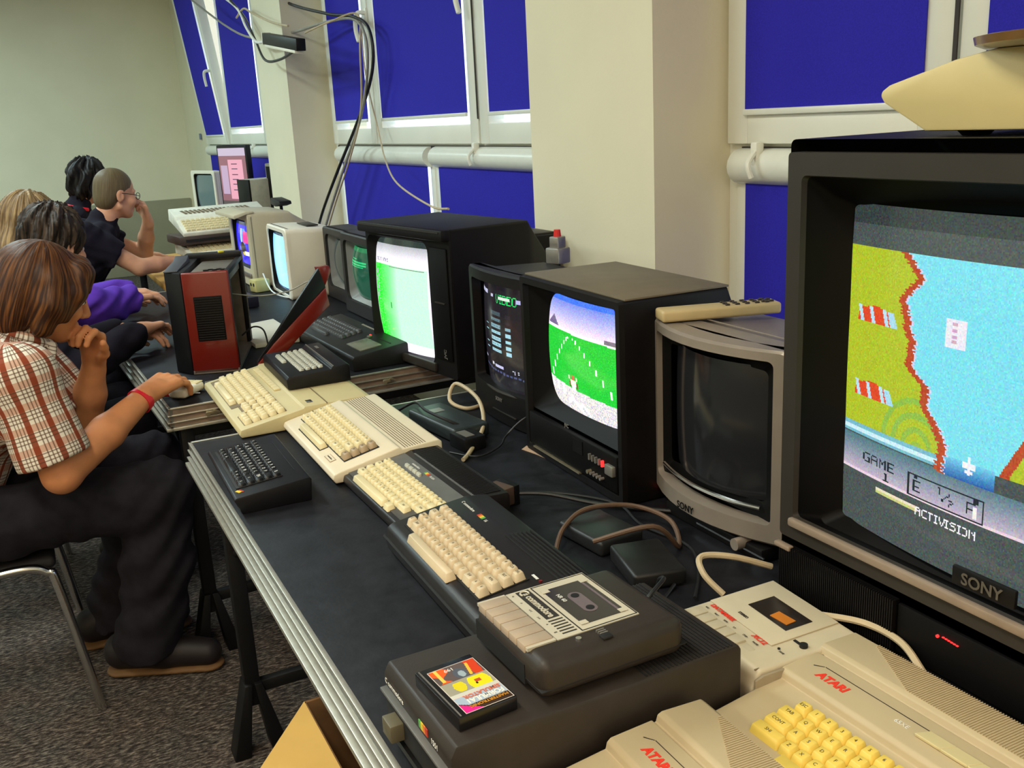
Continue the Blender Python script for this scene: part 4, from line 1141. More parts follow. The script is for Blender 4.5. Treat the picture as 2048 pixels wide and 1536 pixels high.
# ---- black computer with grey keys lying across the beige one
def grey_key_computer():
    W, D = 0.295, 0.158
    t = thing('home_computer', 'black computer with small grey keys resting on the large beige computer', 'computer', (0.566, 2.724, 0.8055), USER + math.radians(-2))
    t.scale = (1.047, 1.047, 1.047)
    prof = [(0.0, 0.0), (-0.002, 0.024), (0.004, 0.032), (0.110, 0.036), (0.114, 0.042), (0.153, 0.044), (D, 0.040), (D, 0.0)]
    B().prism(prof, 0, W, 'x', bevel=0.002).obj('case', M('cpc_black', (18, 18, 21), spec=0.3, rough=0.42, var=0.1), t)
    def sz(y): return 0.032 + (y - 0.004) * 0.0345 + 0.0003
    kw = dict(d=0.0115, h=0.0055, top=0.72, tilt=0.034, lsize=0.004, u=0.0158, gap=0.0034)
    x0 = 0.030
    for k, y in enumerate((0.094, 0.078, 0.062, 0.046)):
        keyrow(t, x0 + k * 0.003, y, sz(y), [1] * 13 + [1.6 - 0.2 * k], m_keygrey, **kw)
    keyrow(t, x0 + 0.02, 0.0275, sz(0.0275), [6.0], m_keygrey, **kw)
    B().box((W / 2, 0.117, 0.0430), (W - 0.006, 0.003, 0.002)).obj('ridge', m_badge, t)
    b = B(); b.box((0.06, 0.134, 0.0440), (0.030, 0.008, 0.001)); b.obj('name_plate', m_badge, t)
grey_key_computer()

# ---- computer with built-in tape deck
def tape_deck_computer():
    W, D = 0.56, 0.17
    t = thing('home_computer', 'dark computer with built-in tape deck and glowing red light below the green monitor', 'computer', (0.7985, 3.285, 0.751), USER + math.radians(2))
    t.scale = (1.045, 1.045, 1.045)
    prof = [(0.0, 0.0), (-0.002, 0.034), (0.004, 0.042), (0.165, 0.062), (D, 0.056), (D, 0.0)]
    B().prism(prof, 0, W, 'x', bevel=0.003).obj('case', M('deck_black', (28, 28, 28), spec=0.3, rough=0.42, var=0.1), t)
    ang = math.atan2(0.020, 0.161)
    def sz(y): return 0.042 + (y - 0.004) * math.tan(ang) + 0.0003
    kw = dict(d=0.0165, h=0.008, top=0.74, tilt=ang, lsize=0.005)
    for k, y in enumerate((0.115, 0.096, 0.077, 0.058)):
        keyrow(t, 0.020 + k * 0.003, y, sz(y), [1] * 14 + [1.6], M('key_slate', (66, 66, 66), rough=0.4), **kw)
    keyrow(t, 0.09, 0.037, sz(0.037), [7.5], M('key_slate'), **kw)
    B().box((0.465, 0.070, sz(0.070) + 0.001), (0.115, 0.066, 0.004), rot=(ang, 0, 0), bevel=0.001).obj('cassette_lid', M('smoked_lid', (112, 112, 98), rough=0.25), t)
    B().box((0.490, 0.128, sz(0.128)), (0.080, 0.004, 0.002), rot=(ang, 0, 0)).obj('lid_slot', m_blackgroove, t)
    b = B(); b.sphere((0.385, 0.122, sz(0.122)), 0.0042, 12); b.obj('power_light', m_redled, t)
    b = B(); b.box((0.402, 0.112, sz(0.112) + 0.003), (0.010, 0.012, 0.006), rot=(0, 0, 0.4), bevel=0.001); b.obj('tape_key', m_badge, t)
    for i in range(9): B().box((0.230 + i * 0.0125, 0.156, sz(0.156)), (0.006, 0.006, 0.002), rot=(ang, 0, 0)).obj('tape_key', m_keygrey, t)
tape_deck_computer()

# ---- two warm-grey computers in the foreground
def xe(label, loc, rz, grp, legends=True, z=0.0):
    W, D = 0.350, 0.285
    t = thing('home_computer', label, 'computer', loc, rz, grp)
    prof = [(0.004, 0.0), (0.0, 0.008), (0.003, 0.020), (0.153, 0.0385), (0.155, 0.046), (0.160, 0.050), (0.213, 0.0535), (0.2145, 0.050), (0.2175, 0.050), (0.220, 0.058), (0.226, 0.0605), (0.278, 0.0585), (D, 0.052), (D, 0.0)]
    B().prism(prof, 0, W, 'x', bevel=0.002).obj('case', m_xe, t)
    ang = math.atan2(0.0185, 0.150)
    def sz(y): return 0.020 + (y - 0.003) * math.tan(ang) + 0.0002
    # diagonal ribs across the back deck
    rm = B().box((0, 0, 0), (0.0011, 0.052, 0.0016)).mesh('vent_rib')
    b = B()
    for i in range(95):
        x = 0.040 + i * 0.0032
        L = min(0.052, 0.006 + (x - 0.040) * 0.55)
        b.box((x, 0.226 + L / 2 + (0.052 - L), 0.0612 - (0.052 - L / 2) * 0.036 - 0.0002), (0.0012, L, 0.0014), rot=(-0.036, 0, 0))
    o = b.obj('vent_rib', m_xe, t); o['kind'] = 'stuff'
    x0 = 0.050
    kw = dict(d=0.0178, h=0.0095, top=0.76, tilt=ang, lsize=0.0062 if legends else 0.006)
    R = (0.128, 0.109, 0.090, 0.071)
    keyrow(t, x0 + 0.4 * U, R[0], sz(R[0]), [1] * 14, m_keyyel, ['ESC'] + list('1234567890<>') + ['BS'], **kw)
    keyrow(t, x0, R[1], sz(R[1]), [1.6] + [1] * 12 + [1.4], m_keyyel, ['TAB'] + list('QWERTYUIOP-=') + ['RT'], **kw)
    keyrow(t, x0, R[2], sz(R[2]), [1.85] + [1] * 11 + [1.4], m_keyyel, ['CONTROL'[:4]] + list('ASDFGHJKL;+*'), **kw)
    keyrow(t, x0, R[3], sz(R[3]), [2.35] + [1] * 10 + [1.7], m_keyyel, ['SHIFT'[:3]] + list('ZXCVBNM,./'), **kw)
    keyrow(t, x0 + 3.0 * U, 0.050, sz(0.050), [8.5], m_keyyel, None, **kw)
    for (y, xx) in ((R[1], x0 - 0.0015), (R[2], x0 - 0.0015), (R[3], x0 - 0.0015)):
        B().cyl((xx, y, sz(y)), (xx, y, sz(y) + 0.0006), 0.0014, n=8).obj('key_corner', m_print, t)
    tz = lambda y: 0.050 + (y - 0.160) * 0.066 + 0.0004
    text('lettering', 'ATARI', 0.0155, m_printred, t, (0.036, 0.176, tz(0.176)), (0.066, 0, 0), shear=0.12, bold=0.0007)
    b = B(); b.box((0.115, 0.1965, tz(0.1965)), (0.165, 0.0007, 0.0006), rot=(0.066, 0, 0)); b.box((0.026, 0.1925, tz(0.1925)), (0.013, 0.0007, 0.0006), rot=(0.066, 0, 0.6)); b.obj('rule_line', m_print, t)
    text('lettering', '65XE', 0.0085, m_whiteprint, t, (0.145, 0.181, tz(0.181)), (0.066, 0, 0))
    fk = B().prism([(-0.020, -0.008), (0.012, -0.008), (0.020, 0.008), (-0.012, 0.008)], 0, 0.004, 'z', bevel=0.0008, seg=1).mesh('function_key')
    for i in range(5): link_mesh('function_key', fk, m_beige, t, (0.195 + i * 0.032, 0.186, tz(0.186)), (0.066, 0, 0))
    return t
xe('warm grey computer with yellowed keys in the foreground below the largest television', (0.573, 0.788, 0.75), USER + math.radians(1.0), 'warm grey foreground computers')
xe('warm grey computer cut by the lower frame edge, one yellow key showing', (0.322, 0.785, 0.75), USER + math.radians(-1.5), 'warm grey foreground computers')

# ---- beige tape recorder beside them
def tape_recorder():
    W, D = 0.172, 0.166
    t = thing('tape_recorder', 'beige cassette recorder with red lettering between disk drive and largest television', 'tape recorder', (0.702, 0.966, 0.75), USER + math.radians(-4))
    m_b = M('recorder_beige', (196, 184, 158), rough=0.5, var=0.04)
    prof = [(0.0, 0.0), (-0.002, 0.030), (0.010, 0.052), (D - 0.006, 0.058), (D, 0.052), (D, 0.0)]
    B().prism(prof, 0, W, 'x', bevel=0.0045, seg=3).obj('case', m_b, t)
    b = B(); b.prism([(0.0, 0.0), (0.0, 0.044), (0.012, 0.048), (D - 0.004, 0.053), (D + 0.0015, 0.046), (D + 0.0015, 0.0)], W + 0.001, W + 0.006, 'x', bevel=0.002); b.obj('end_cap', M('recorder_end', (150, 136, 112), rough=0.5), t)
    B().box((0.1655, 0.082, 0.054), (0.0016, 0.15, 0.0016), rot=(0.04, 0, 0)).obj('seam', m_groove, t)
    sz = lambda y: 0.0525 + (y - 0.010) * 0.0395
    # lid with window
    b = B(); b.box((0.070, 0.106, sz(0.106) + 0.0008), (0.132, 0.104, 0.002), rot=(0.039, 0, 0), bevel=0.0008); b.obj('lid', m_b, t)
    B().box((0.080, 0.110, sz(0.110) + 0.002), (0.078, 0.042, 0.0012), rot=(0.039, 0, 0)).obj('lid_window', M('recorder_window', (38, 32, 28), rough=0.15), t)
    B().box((0.094, 0.104, sz(0.104) + 0.0032), (0.030, 0.016, 0.0008), rot=(0.039, 0, 0.1)).obj('tape_window', M('tape_orange', (196, 116, 36), rough=0.4), t)
    k = B().box((0, 0, 0), (0.0185, 0.026, 0.011), bevel=0.0016).mesh('piano_key')
    for i in range(6): link_mesh('piano_key', k, m_b, t, (0.020 + i * 0.0205, 0.022, sz(0.022) - 0.0024 + (0.0 if i < 5 else -0.004)), (0.039 if i < 5 else 0.16, 0, 0))
    text('lettering', 'DATAMARK', 0.0092, m_printred, t, (0.014, 0.0475, sz(0.0475) + 0.001), (0.039, 0, 0), bold=0.0003, shear=0.1)
    text('lettering', 'XC12', 0.0105, m_printred, t, (0.104, 0.0475, sz(0.0475) + 0.001), (0.039, 0, 0), bold=0.0003, shear=0.1)
    for i in range(6): text('lettering', ('REC', 'PLAY', 'REW', 'F.F', 'STOP', 'PAUSE')[i], 0.0036, m_print, t, (0.014 + i * 0.0205, 0.0395, sz(0.0395) + 0.001), (0.039, 0, 0))
    text('lettering', 'STEREO', 0.0055, m_print, t, (0.050, 0.066, sz(0.066) + 0.0022), (0.039, 0, 0), bold=0.0002)
    b = B(); b.box((0.1475, 0.086, sz(0.086) + 0.0005), (0.016, 0.0035, 0.0012), rot=(0.039, 0, 0)); b.cyl((0.157, 0.086, sz(0.086)), (0.157, 0.086, sz(0.086) + 0.004), 0.0052, n=12); b.obj('motor_switch', m_blackgroove, t)
    b = B(); b.cyl((0.1455, 0.058, sz(0.058)), (0.1455, 0.058, sz(0.058) + 0.0015), 0.0018, n=8); b.obj('socket', m_blackgroove, t)
    text('lettering', 'SAVE', 0.004, m_print, t, (0.1495, 0.054, sz(0.054) + 0.0006), (0.039, 0, 0))
tape_recorder()

# ---- disk drive
def disk_drive():
    W, D, Hh = 0.192, 0.372, 0.095
    t = thing('disk_drive', 'brown-black disk drive with ribbed lid under the cassette deck', 'disk drive', (0.300, 0.984, 0.75), USER + math.radians(0.6))
    prof = [(0.008, 0.0), (0.0, 0.010), (-0.001, 0.082), (0.006, Hh), (D - 0.004, Hh), (D, Hh - 0.006), (D, 0.0)]
    B().prism(prof, 0, W, 'x', bevel=0.003).obj('case', m_cbmdrive, t)
    b = B(); b.box((W / 2, -0.001, 0.045), (W - 0.020, 0.006, 0.040), bevel=0.001); b.obj('front_recess', m_blackgroove, t)
    B().box((W / 2, -0.004, 0.066), (W - 0.012, 0.010, 0.004), bevel=0.001).obj('front_ledge', M('slab_grey'), t)
    b = B(); b.box((0.050, -0.010, 0.040), (0.028, 0.020, 0.022), bevel=0.002); b.obj('door_lever', M('lever_olive', (96, 90, 70), rough=0.5), t)
    b = B(); b.box((W / 2, -0.004, 0.018), (W - 0.03, 0.006, 0.008)); b.obj('disk_slot', m_tvblack, t)
    text('lettering', 'C commodore', 0.0095, m_whiteprint, t, (0.006, -0.0018, 0.073), (math.pi / 2, 0, 0))
    for i, c in enumerate(('stripe_3', 'stripe_2', 'stripe_1', 'stripe_0')):
        B().box((0.112 + i * 0.006, -0.0015, 0.078), (0.0058, 0.0012, 0.009)).obj('rainbow_stripe', M(c), t)
    text('lettering', '1551', 0.0095, m_whiteprint, t, (0.142, -0.0018, 0.073), (math.pi / 2, 0, 0))
    rm = B().box((0, 0, 0), (W - 0.006, 0.0022, 0.0024), bevel=0.0003, seg=1).mesh('rib')
    for i in range(24): link_mesh('rib', rm, m_blackgroove, t, (W / 2, 0.240 + i * 0.0052, Hh + 0.0004))
disk_drive()

# ---- cassette deck on the drive
def cassette_deck():
    W, D, Hh = 0.160, 0.190, 0.050
    t = thing('cassette_deck', 'black cassette deck with a white lettered plate standing on the disk drive', 'cassette deck', (0.412, 0.966, 0.8460), USER + math.radians(0.8))
    b = B(); b.box((W / 2, D / 2, Hh / 2 + 0.001), (W, D, Hh - 0.004), bevel=0.014, seg=5); b.obj('case', m_cbmdrive, t)
    B().box((W / 2, D / 2, 0.016), (W + 0.0008, D + 0.0008, 0.0016), bevel=0.0006).obj('seam', m_blackgroove, t)
    b = B(); b.box((0.064, 0.004, 0.020), (0.120, 0.010, 0.024)); b.obj('key_recess', m_blackgroove, t)
    m_pl = M('silver_plate', (206, 198, 178), rough=0.35, metal=0.15, var=0.03)
    z = Hh - 0.001
    B().box((0.064, 0.095, z + 0.0006), (0.124, 0.108, 0.0012)).obj('plate', m_pl, t)
    # black printed borders and name field
    for (a, b_, c, d) in ((0.064, 0.1475, 0.120, 0.0016), (0.064, 0.0745, 0.120, 0.0016), (0.0045, 0.111, 0.0016, 0.074), (0.1235, 0.111, 0.0016, 0.074)):
        B().box((a, b_, z + 0.0013), (c, d, 0.0003)).obj('plate_border', m_print, t)
    B().box((0.043, 0.0615, z + 0.0013), (0.076, 0.0175, 0.0003)).obj('name_field', m_print, t)
    text('lettering', 'commodore', 0.0130, m_pl, t, (0.0205, 0.0580, z + 0.0016), bold=0.0004, sx=0.058 / text_width('commodore', 0.0130, bold=0.0004))
    b = B()
    n = 20
    L = []
    for k in range(2):
        L.append([((0.0125 + 0.0052 * math.cos(math.radians(50 + 260 * i / n)) * 1.0), (0.0615 + 0.0052 * math.sin(math.radians(50 + 260 * i / n))), z + 0.0017) for i in range(n + 1)])
    b.tube(L[0], 0.0012, 6, 1); b.box((0.0152, 0.0630, z + 0.0016), (0.004, 0.0022, 0.0004)); b.box((0.0152, 0.0600, z + 0.0016), (0.004, 0.0022, 0.0004)); b.obj('logo', m_pl, t)
    for i in range(6): B().box((0.0865 + i * 0.0062, 0.0615, z + 0.0013), (0.0024, 0.0185, 0.0003)).obj('plate_stripe', m_print, t)
    for i in range(6): text('lettering', ('o', '>', '<<', '>>', '^', 'II')[i], 0.0055, m_print, t, (0.0095 + i * 0.0200, 0.0455, z + 0.0013))
    # tape window with cassette
    B().box((0.066, 0.111, z + 0.0015), (0.094, 0.058, 0.0008)).obj('lid_window', M('smoked_window', (40, 36, 40), rough=0.12), t)
    for (cx, cy, w_, h_) in ((0.0225, 0.1375, 0.008, 0.010), (0.1095, 0.1375, 0.008, 0.010), (0.0225, 0.0845, 0.008, 0.010), (0.1095, 0.0845, 0.008, 0.010)):
        B().box((cx, cy, z + 0.0021), (w_, h_, 0.0006)).obj('window_corner', m_pl, t)
    m_tp = M('cassette_smoke', (104, 92, 98), rough=0.3)
    hb = B()
    hb.loft([[(x, y, zz) for x, y in rrect(0.052, 0.018, 0.009, 6, 0.068, 0.109)] for zz in (z + 0.0019, z + 0.0024)]); hb.obj('tape_hub_window', m_tp, t)
    for hx in (0.051, 0.085):
        B().cyl((hx, 0.109, z + 0.0024), (hx, 0.109, z + 0.0030), 0.0052, n=16).obj('tape_hub', m_blackgroove, t)
    B().box((0.066, 0.134, z + 0.0021), (0.078, 0.003, 0.0006)).obj('tape_edge', m_tp, t)
    text('lettering', 'NR 60', 0.0075, m_whiteprint, t, (0.037, 0.0905, z + 0.0021))
    k = B().box((0, 0, 0), (0.0186, 0.036, 0.010), bevel=0.0012).mesh('piano_key')
    for i in range(6): link_mesh('piano_key', k, M('deck_key', (172, 154, 134), rough=0.45), t, (0.0155 + i * 0.0192, 0.0205, Hh - 0.0028), (0.0, 0, 0))
    for i in range(2): B().box((0.0045 + i * 0.118, 0.0215, Hh - 0.0012), (0.006, 0.036, 0.004)).obj('key_cheek', m_pl, t)
    b = B(); b.cyl((0.1355, 0.062, z - 0.001), (0.1355, 0.062, z + 0.002), 0.0034, n=12); b.obj('record_light', m_chrome, t)
    b = B()
    for i in range(3): b.box((0.1335 + i * 0.004, 0.091, z + 0.0012), (0.0016, 0.010, 0.003))
    b.obj('counter_reset', m_badge, t)
    B().box((0.1475, 0.090, z + 0.0012), (0.010, 0.013, 0.003), bevel=0.001).obj('counter_knob', m_blackgroove, t)
cassette_deck()

# ---- boxed game cassette
def game_case():
    t = thing('cassette_case', 'cassette game box with a colourful racing cover and pink corner on the disk drive', 'cassette box', (0.352, 0.866, 0.8455), USER + math.radians(4))
    w, l, h = 0.104, 0.070, 0.0165
    # local x runs along the long side
    B().box((0, 0, h / 2), (w, l, h), bevel=0.0012).obj('case', M('case_black', (20, 18, 20), rough=0.25), t)
    P = Pic(110, 72, (60, 56, 60))
    u, v = P.u, 1 - P.v      # u along the long side, v across
    # cover art: orange burst, yellow field, blue title, brown strip, pink corner
    P.where(u < 0.34, (96, 84, 84))
    P.where((u < 0.33) & (np.abs(v - 0.82) < 0.10 + 0.1 * np.sin(u * 20)), (236, 96, 36)); P.where((u < 0.30) & (np.abs(v - 0.86) < 0.035), (246, 200, 90))
    P.where((u < 0.34) & (np.abs(v - 0.14) < 0.12 - 0.1 * u), (214, 66, 30)); P.where((u > 0.05) & (u < 0.32) & (np.abs(v - 0.20 - u * 0.3) < 0.03), (250, 190, 70))
    P.where((np.hypot((u - 0.22) * 1.2, v - 0.46) < 0.14), (86, 92, 104)); P.where((np.hypot((u - 0.24), v - 0.44) < 0.07), (160, 176, 186))
    P.where((u >= 0.34) & (u < 0.62), (160, 156, 140))
    P.where((u > 0.36) & (u < 0.62) & (np.hypot((u - 0.50) * 1.1, v - 0.28) < 0.22), (236, 220, 30)); P.where((u > 0.38) & (u < 0.58) & (np.hypot((u - 0.47), v - 0.68) < 0.12), (222, 206, 40))
    P.where((np.abs(u - 0.47) < 0.03) & (np.abs(v - 0.30) < 0.06), (190, 80, 40)); P.where((np.abs(u - 0.52) < 0.02) & (np.abs(v - 0.36) < 0.02), (30, 30, 30))
    P.where((u >= 0.60) & (u < 0.66), (206, 206, 196))
    P.where((u >= 0.66) & (u < 0.86), (170, 186, 206)); P.where((u >= 0.66) & (u < 0.675), (236, 190, 180))
    P.where(u >= 0.86, (60, 40, 28))
    P.where((u - 0.86) > (0.62 - v) * 0.0 + 0.0, (60, 40, 28))
    P.where(((u - 0.82) * 2.2 + (v - 0.62)) > 0.30, (60, 40, 28))
    pk = ((v - 0.60) * 0.45 + (u - 1.0)) > 0.0
    P.where((v > 0.60) & ((u - 0.80) > (1 - v) * 0.5), (244, 40, 140))
    P.where((u < 0.012) | (u > 0.992) | (v > 0.985) | (v < 0.02), (220, 210, 200))
    me_parent = t
    # printed inlay, lying flat
    nx, nz = P.w, P.h
    co = []; f = []
    for j in range(nz + 1):
        for i in range(nx + 1): co.append((-w / 2 + 0.010 + (w - 0.012) * i / nx, l / 2 - 0.002 - (l - 0.012) * j / nz, h + 0.0003))
    for j in range(nz):
        for i in range(nx):
            a = j * (nx + 1) + i; f.append((a, a + nx + 1, a + nx + 2, a + 1))
    me = bpy.data.meshes.new('inlay'); me.from_pydata(co, [], f)
    at = me.color_attributes.new('picture', 'FLOAT_COLOR', 'CORNER')
    c = P.a.reshape(-1, 3) / 255.0
    c = np.where(c <= 0.04045, c / 12.92, ((c + 0.055) / 1.055) ** 2.4)
    c4 = np.ones((len(c), 4)); c4[:, :3] = c
    at.data.foreach_set('color', np.repeat(c4, 4, axis=0).astype(np.float32).ravel())
    m = bpy.data.materials.new('printed_inlay'); m.use_nodes = True
    nd = m.node_tree.nodes.new('ShaderNodeAttribute'); nd.attribute_name = 'picture'
    m.node_tree.links.new(nd.outputs['Color'], m.node_tree.nodes['Principled BSDF'].inputs['Base Color'])
    m.node_tree.nodes['Principled BSDF'].inputs['Roughness'].default_value = 0.25
    link_mesh('inlay', me, m, t)
    x0 = -w / 2 + 0.010
    W_ = w - 0.012
    R_ = (0, 0, -math.pi / 2)
    text('lettering', 'FORMULA1', 0.0110, m_whiteprint, t, (x0 + W_ * 0.765, l / 2 - 0.005, h + 0.0006), R_, bold=0.0004, sx=0.80)
    text('lettering', 'SIMULATOR', 0.0085, M('title_rust', (206, 110, 80), rough=0.5), t, (x0 + W_ * 0.680, l / 2 - 0.005, h + 0.0006), R_, bold=0.0002, sx=0.95)
    text('lettering', 'MASTERTRONIC', 0.0062, M('title_gold', (206, 140, 40), rough=0.5), t, (x0 + W_ * 0.885, l / 2 - 0.005, h + 0.0006), R_, bold=0.0001)
    text('lettering', '199', 0.008, m_whiteprint, t, (x0 + W_ * 0.06, 0.004, h + 0.0006), R_)
    B().box((0, -l / 2 + 0.004, h + 0.0002), (w - 0.004, 0.0016, 0.0006)).obj('hinge_line', m_badge, t)
game_case()
# ================================================================== red computer case and its loose panel
m_redp = M('red_lacquer', (112, 20, 8), rough=0.30, var=0.10, scale=3, coat=0.3)
m_pcblack = M('pc_black', (15, 14, 17), spec=0.3, rough=0.42, var=0.1)
m_pcgrey = M('pc_steel', (140, 132, 122), rough=0.4, metal=0.6, var=0.15)
def red_pc():
    t = thing('computer_case', 'upright red and black computer case with its top open', 'computer case', (0.408, 2.977, 0.751), math.radians(-18))
    t.scale = (1.045, 1.045, 1.045)
    w, d, h, c = 0.130, 0.385, 0.294, 0.055
    # black front moulding: slanted face beside the red panel, then the long dark side
    B().prism([(-0.002, 0.0), (0.006, 0.012), (0.0, d), (-c, d), (-c, c)], 0.0, h, 'z', bevel=0.004).obj('front_moulding', m_pcblack, t)
    B().box((w / 2, 0.006, h / 2), (w, 0.012, h), bevel=0.005, seg=3).obj('red_side_panel', m_redp, t)
    B().box((w * 0.50, 0.0, h * 0.545), (0.078, 0.004, 0.128), bevel=0.001).obj('grille', m_tvdark, t)
    sl = B().box((0, 0, 0), (0.072, 0.003, 0.0034)).mesh('grille_slat')
    for i in range(18): link_mesh('grille_slat', sl, m_pcblack, t, (w * 0.50, -0.003, h * 0.545 - 0.0585 + i * 0.0069))
    b = B(); b.box((w / 2, d / 2, 0.006), (w, d, 0.010)); b.box((w / 2, d - 0.004, h / 2), (w, 0.006, h)); b.obj('chassis', m_pcgrey, t)
    b = B()
    for yy in (0.03, d - 0.02): b.box((w - 0.008, yy, h / 2), (0.014, 0.014, h - 0.004), bevel=0.002)
    b.box((w - 0.008, d / 2, h - 0.010), (0.014, d - 0.02, 0.014), bevel=0.002)
    b.box((w / 2 - 0.02, d - 0.03, h + 0.004), (w + 0.04, 0.05, 0.016), bevel=0.002)
    b.obj('frame_rail', m_pcblack, t)
    B().box((w / 2 + 0.002, 0.18, h - 0.026), (w - 0.02, 0.30, 0.030), bevel=0.002).obj('drive_cage', m_pcgrey, t)
    b = B()
    for i in range(5): b.cyl((w / 2 - 0.01 + i * 0.012, 0.10 + 0.012 * (i % 2), h - 0.012), (w / 2 - 0.01 + i * 0.012, 0.10 + 0.012 * (i % 2), h - 0.008), 0.008, n=12)
    b.obj('cage_opening', m_tvdark, t)
    B().box((w / 2 + 0.005, 0.345, h + 0.014), (0.016, 0.014, 0.006), rot=(0, 0, 0.4), bevel=0.001).obj('jumper', M('yellow_plug', (222, 208, 40), rough=0.4), t)
    B().prism([(0.03, h), (0.03, h + 0.004), (0.20, h + 0.012), (0.24, h + 0.022), (0.26, h)], -c + 0.004, -0.012, 'x', bevel=0.002).obj('top_cover', M('pc_slate', (70, 72, 80), rough=0.45), t)
red_pc()
def red_panel():
    # loose panel standing on edge and leaning right: black inner strip, red lacquered strip
    t = thing('side_panel', 'loose black panel with a broad red edge leaning right of the red case', 'panel', (0.573, 2.841, 0.759), 0)
    t.scale = (1.046, 1.046, 1.046)
    q = lambda pts: [(x - 0.548, z - 0.79) for x, z in pts]
    B().prism(q([(0.548, 0.815), (0.597, 0.865), (0.764, 1.008), (0.772, 0.955), (0.680, 0.880), (0.590, 0.802), (0.552, 0.796)]), 0.0, 0.014, 'y', bevel=0.003).obj('red_face', m_redp, t)
    B().prism(q([(0.546, 0.820), (0.750, 1.064), (0.766, 1.006), (0.598, 0.862)]), 0.003, 0.018, 'y', bevel=0.002).obj('black_face', m_pcblack, t)
    B().prism(q([(0.750, 1.064), (0.766, 1.006), (0.790, 1.05), (0.785, 1.066)]), 0.016, 0.05, 'y', bevel=0.002).obj('bent_tab', m_redp, t)
red_panel()

# ================================================================== small things on the tables
b = thing('screwdriver', 'small screwdriver with red handle on the far table edge', 'screwdriver', (0.274, 2.768, 0.7580), math.radians(-17))
B().lathe([(0.001, 0.0), (0.0052, 0.002), (0.0060, 0.012), (0.0048, 0.020), (0.0062, 0.030), (0.0048, 0.038), (0.0046, 0.042)], n=12).obj('handle', M('red_plastic', (206, 30, 30), rough=0.3), b, (0, 0, 0), (0, math.pi / 2, 0))
B().cyl((0.042, 0, 0), (0.115, 0, -0.003), 0.0016, n=8).obj('shaft', m_chrome, b)

t = thing('mouse', 'pale grey mouse under the hand with the red wristband', 'mouse', (0.352, 2.757, 0.751), math.radians(48))
b = B(); b.box((0, 0, 0.014), (0.100, 0.056, 0.026), bevel=0.010, seg=4); b.obj('shell', m_ivory, t)
for s in (-1, 1): B().box((0.032, s * 0.012, 0.0275), (0.032, 0.022, 0.003), bevel=0.001).obj('button', m_keycream, t)

t = thing('power_supply', 'dark bluish power supply brick with a coiled lead behind the cream computer', 'power supply', (0.830, 2.03, 0.75), USER + 0.12)
b = B(); b.box((0.0, 0.0, 0.018), (0.22, 0.095, 0.034), bevel=0.008, seg=3); b.obj('case', M('psu_slate', (40, 48, 50), rough=0.4, var=0.12), t)
B().box((-0.05, 0.0, 0.0355), (0.03, 0.03, 0.001)).obj('label', m_badge, t)
t = thing('plug_box', 'black plug box with pale label beside the ribbed back of the cream computer', 'plug box', (0.815, 1.885, 0.75), USER + 0.1)
b = B(); b.box((0, 0, 0.016), (0.07, 0.055, 0.032), bevel=0.004); b.obj('case', m_black, t)
B().box((0.0, -0.005, 0.0325), (0.045, 0.022, 0.001)).obj('label', m_badge, t)
t = thing('cartridge', 'brown cartridge plugged behind the flat dark grey computer', 'cartridge', (0.716, 1.540, 0.75), USER + 0.3)
b = B(); b.box((0, 0, 0.022), (0.050, 0.050, 0.036), bevel=0.003); b.obj('shell', M('cartridge_brown', (84, 64, 56), rough=0.5), t)
B().box((0, 0.03, 0.02), (0.052, 0.014, 0.040), bevel=0.002).obj('plug', m_black, t)
t = thing('power_supply', 'flat black power brick right of the charcoal computer, half under its lead', 'power supply', (0.795, 1.165, 0.75), USER - 0.25)
b = B(); b.box((0, 0, 0.015), (0.12, 0.085, 0.028), bevel=0.006, seg=3); b.obj('case', M('psu_black', (24, 23, 23), rough=0.45, var=0.1), t)
t = thing('power_supply', 'low slate grey box lying between the charcoal computer and silver television', 'power supply', (0.80, 1.31, 0.75), USER + 0.1)
b = B(); b.box((0, 0, 0.014), (0.12, 0.09, 0.026), bevel=0.006, seg=3); b.obj('case', M('psu_slate2', (30, 31, 33), rough=0.45, var=0.1), t)
t = thing('keyboard', 'pale flat keyboard between the red case and its loose panel', 'keyboard', (0.648, 3.58, 0.751), USER)
B().prism([(0, 0), (0, 0.014), (0.15, 0.024), (0.15, 0)], 0, 0.36, 'x', bevel=0.002).obj('case', m_ivory, t)
t = thing('plug_adaptor', 'yellowed plug adaptor at the foot of the white monitor', 'plug adaptor', (0.94, 4.41, 0.751), 0.2)
B().box((0, 0, 0.028), (0.07, 0.07, 0.056), bevel=0.006).obj('case', M('yellowed', (196, 186, 122), rough=0.5), t)
for s in (-1, 1): B().cyl((-0.034, s * 0.014, 0.034), (-0.0362, s * 0.014, 0.034), 0.008, n=12).obj('socket', m_print, t)
t = thing('switch_box', 'black box with a lit red switch below the beige monitor', 'switch box', (0.826, 4.49, 0.751), 0.2)
B().box((0, 0, 0.020), (0.08, 0.18, 0.040), bevel=0.004).obj('case', m_black, t)
B().box((-0.041, 0.07, 0.024), (0.004, 0.022, 0.012), bevel=0.001).obj('switch', m_redled, t)
t = thing('equipment_box', 'low black box on the table left of the leaning panel', 'box', (0.731, 4.127, 0.751), 0.1)
B().box((0, 0, 0.022), (0.20, 0.26, 0.044), bevel=0.004).obj('case', M('box_navy', (40, 40, 56), rough=0.4), t)

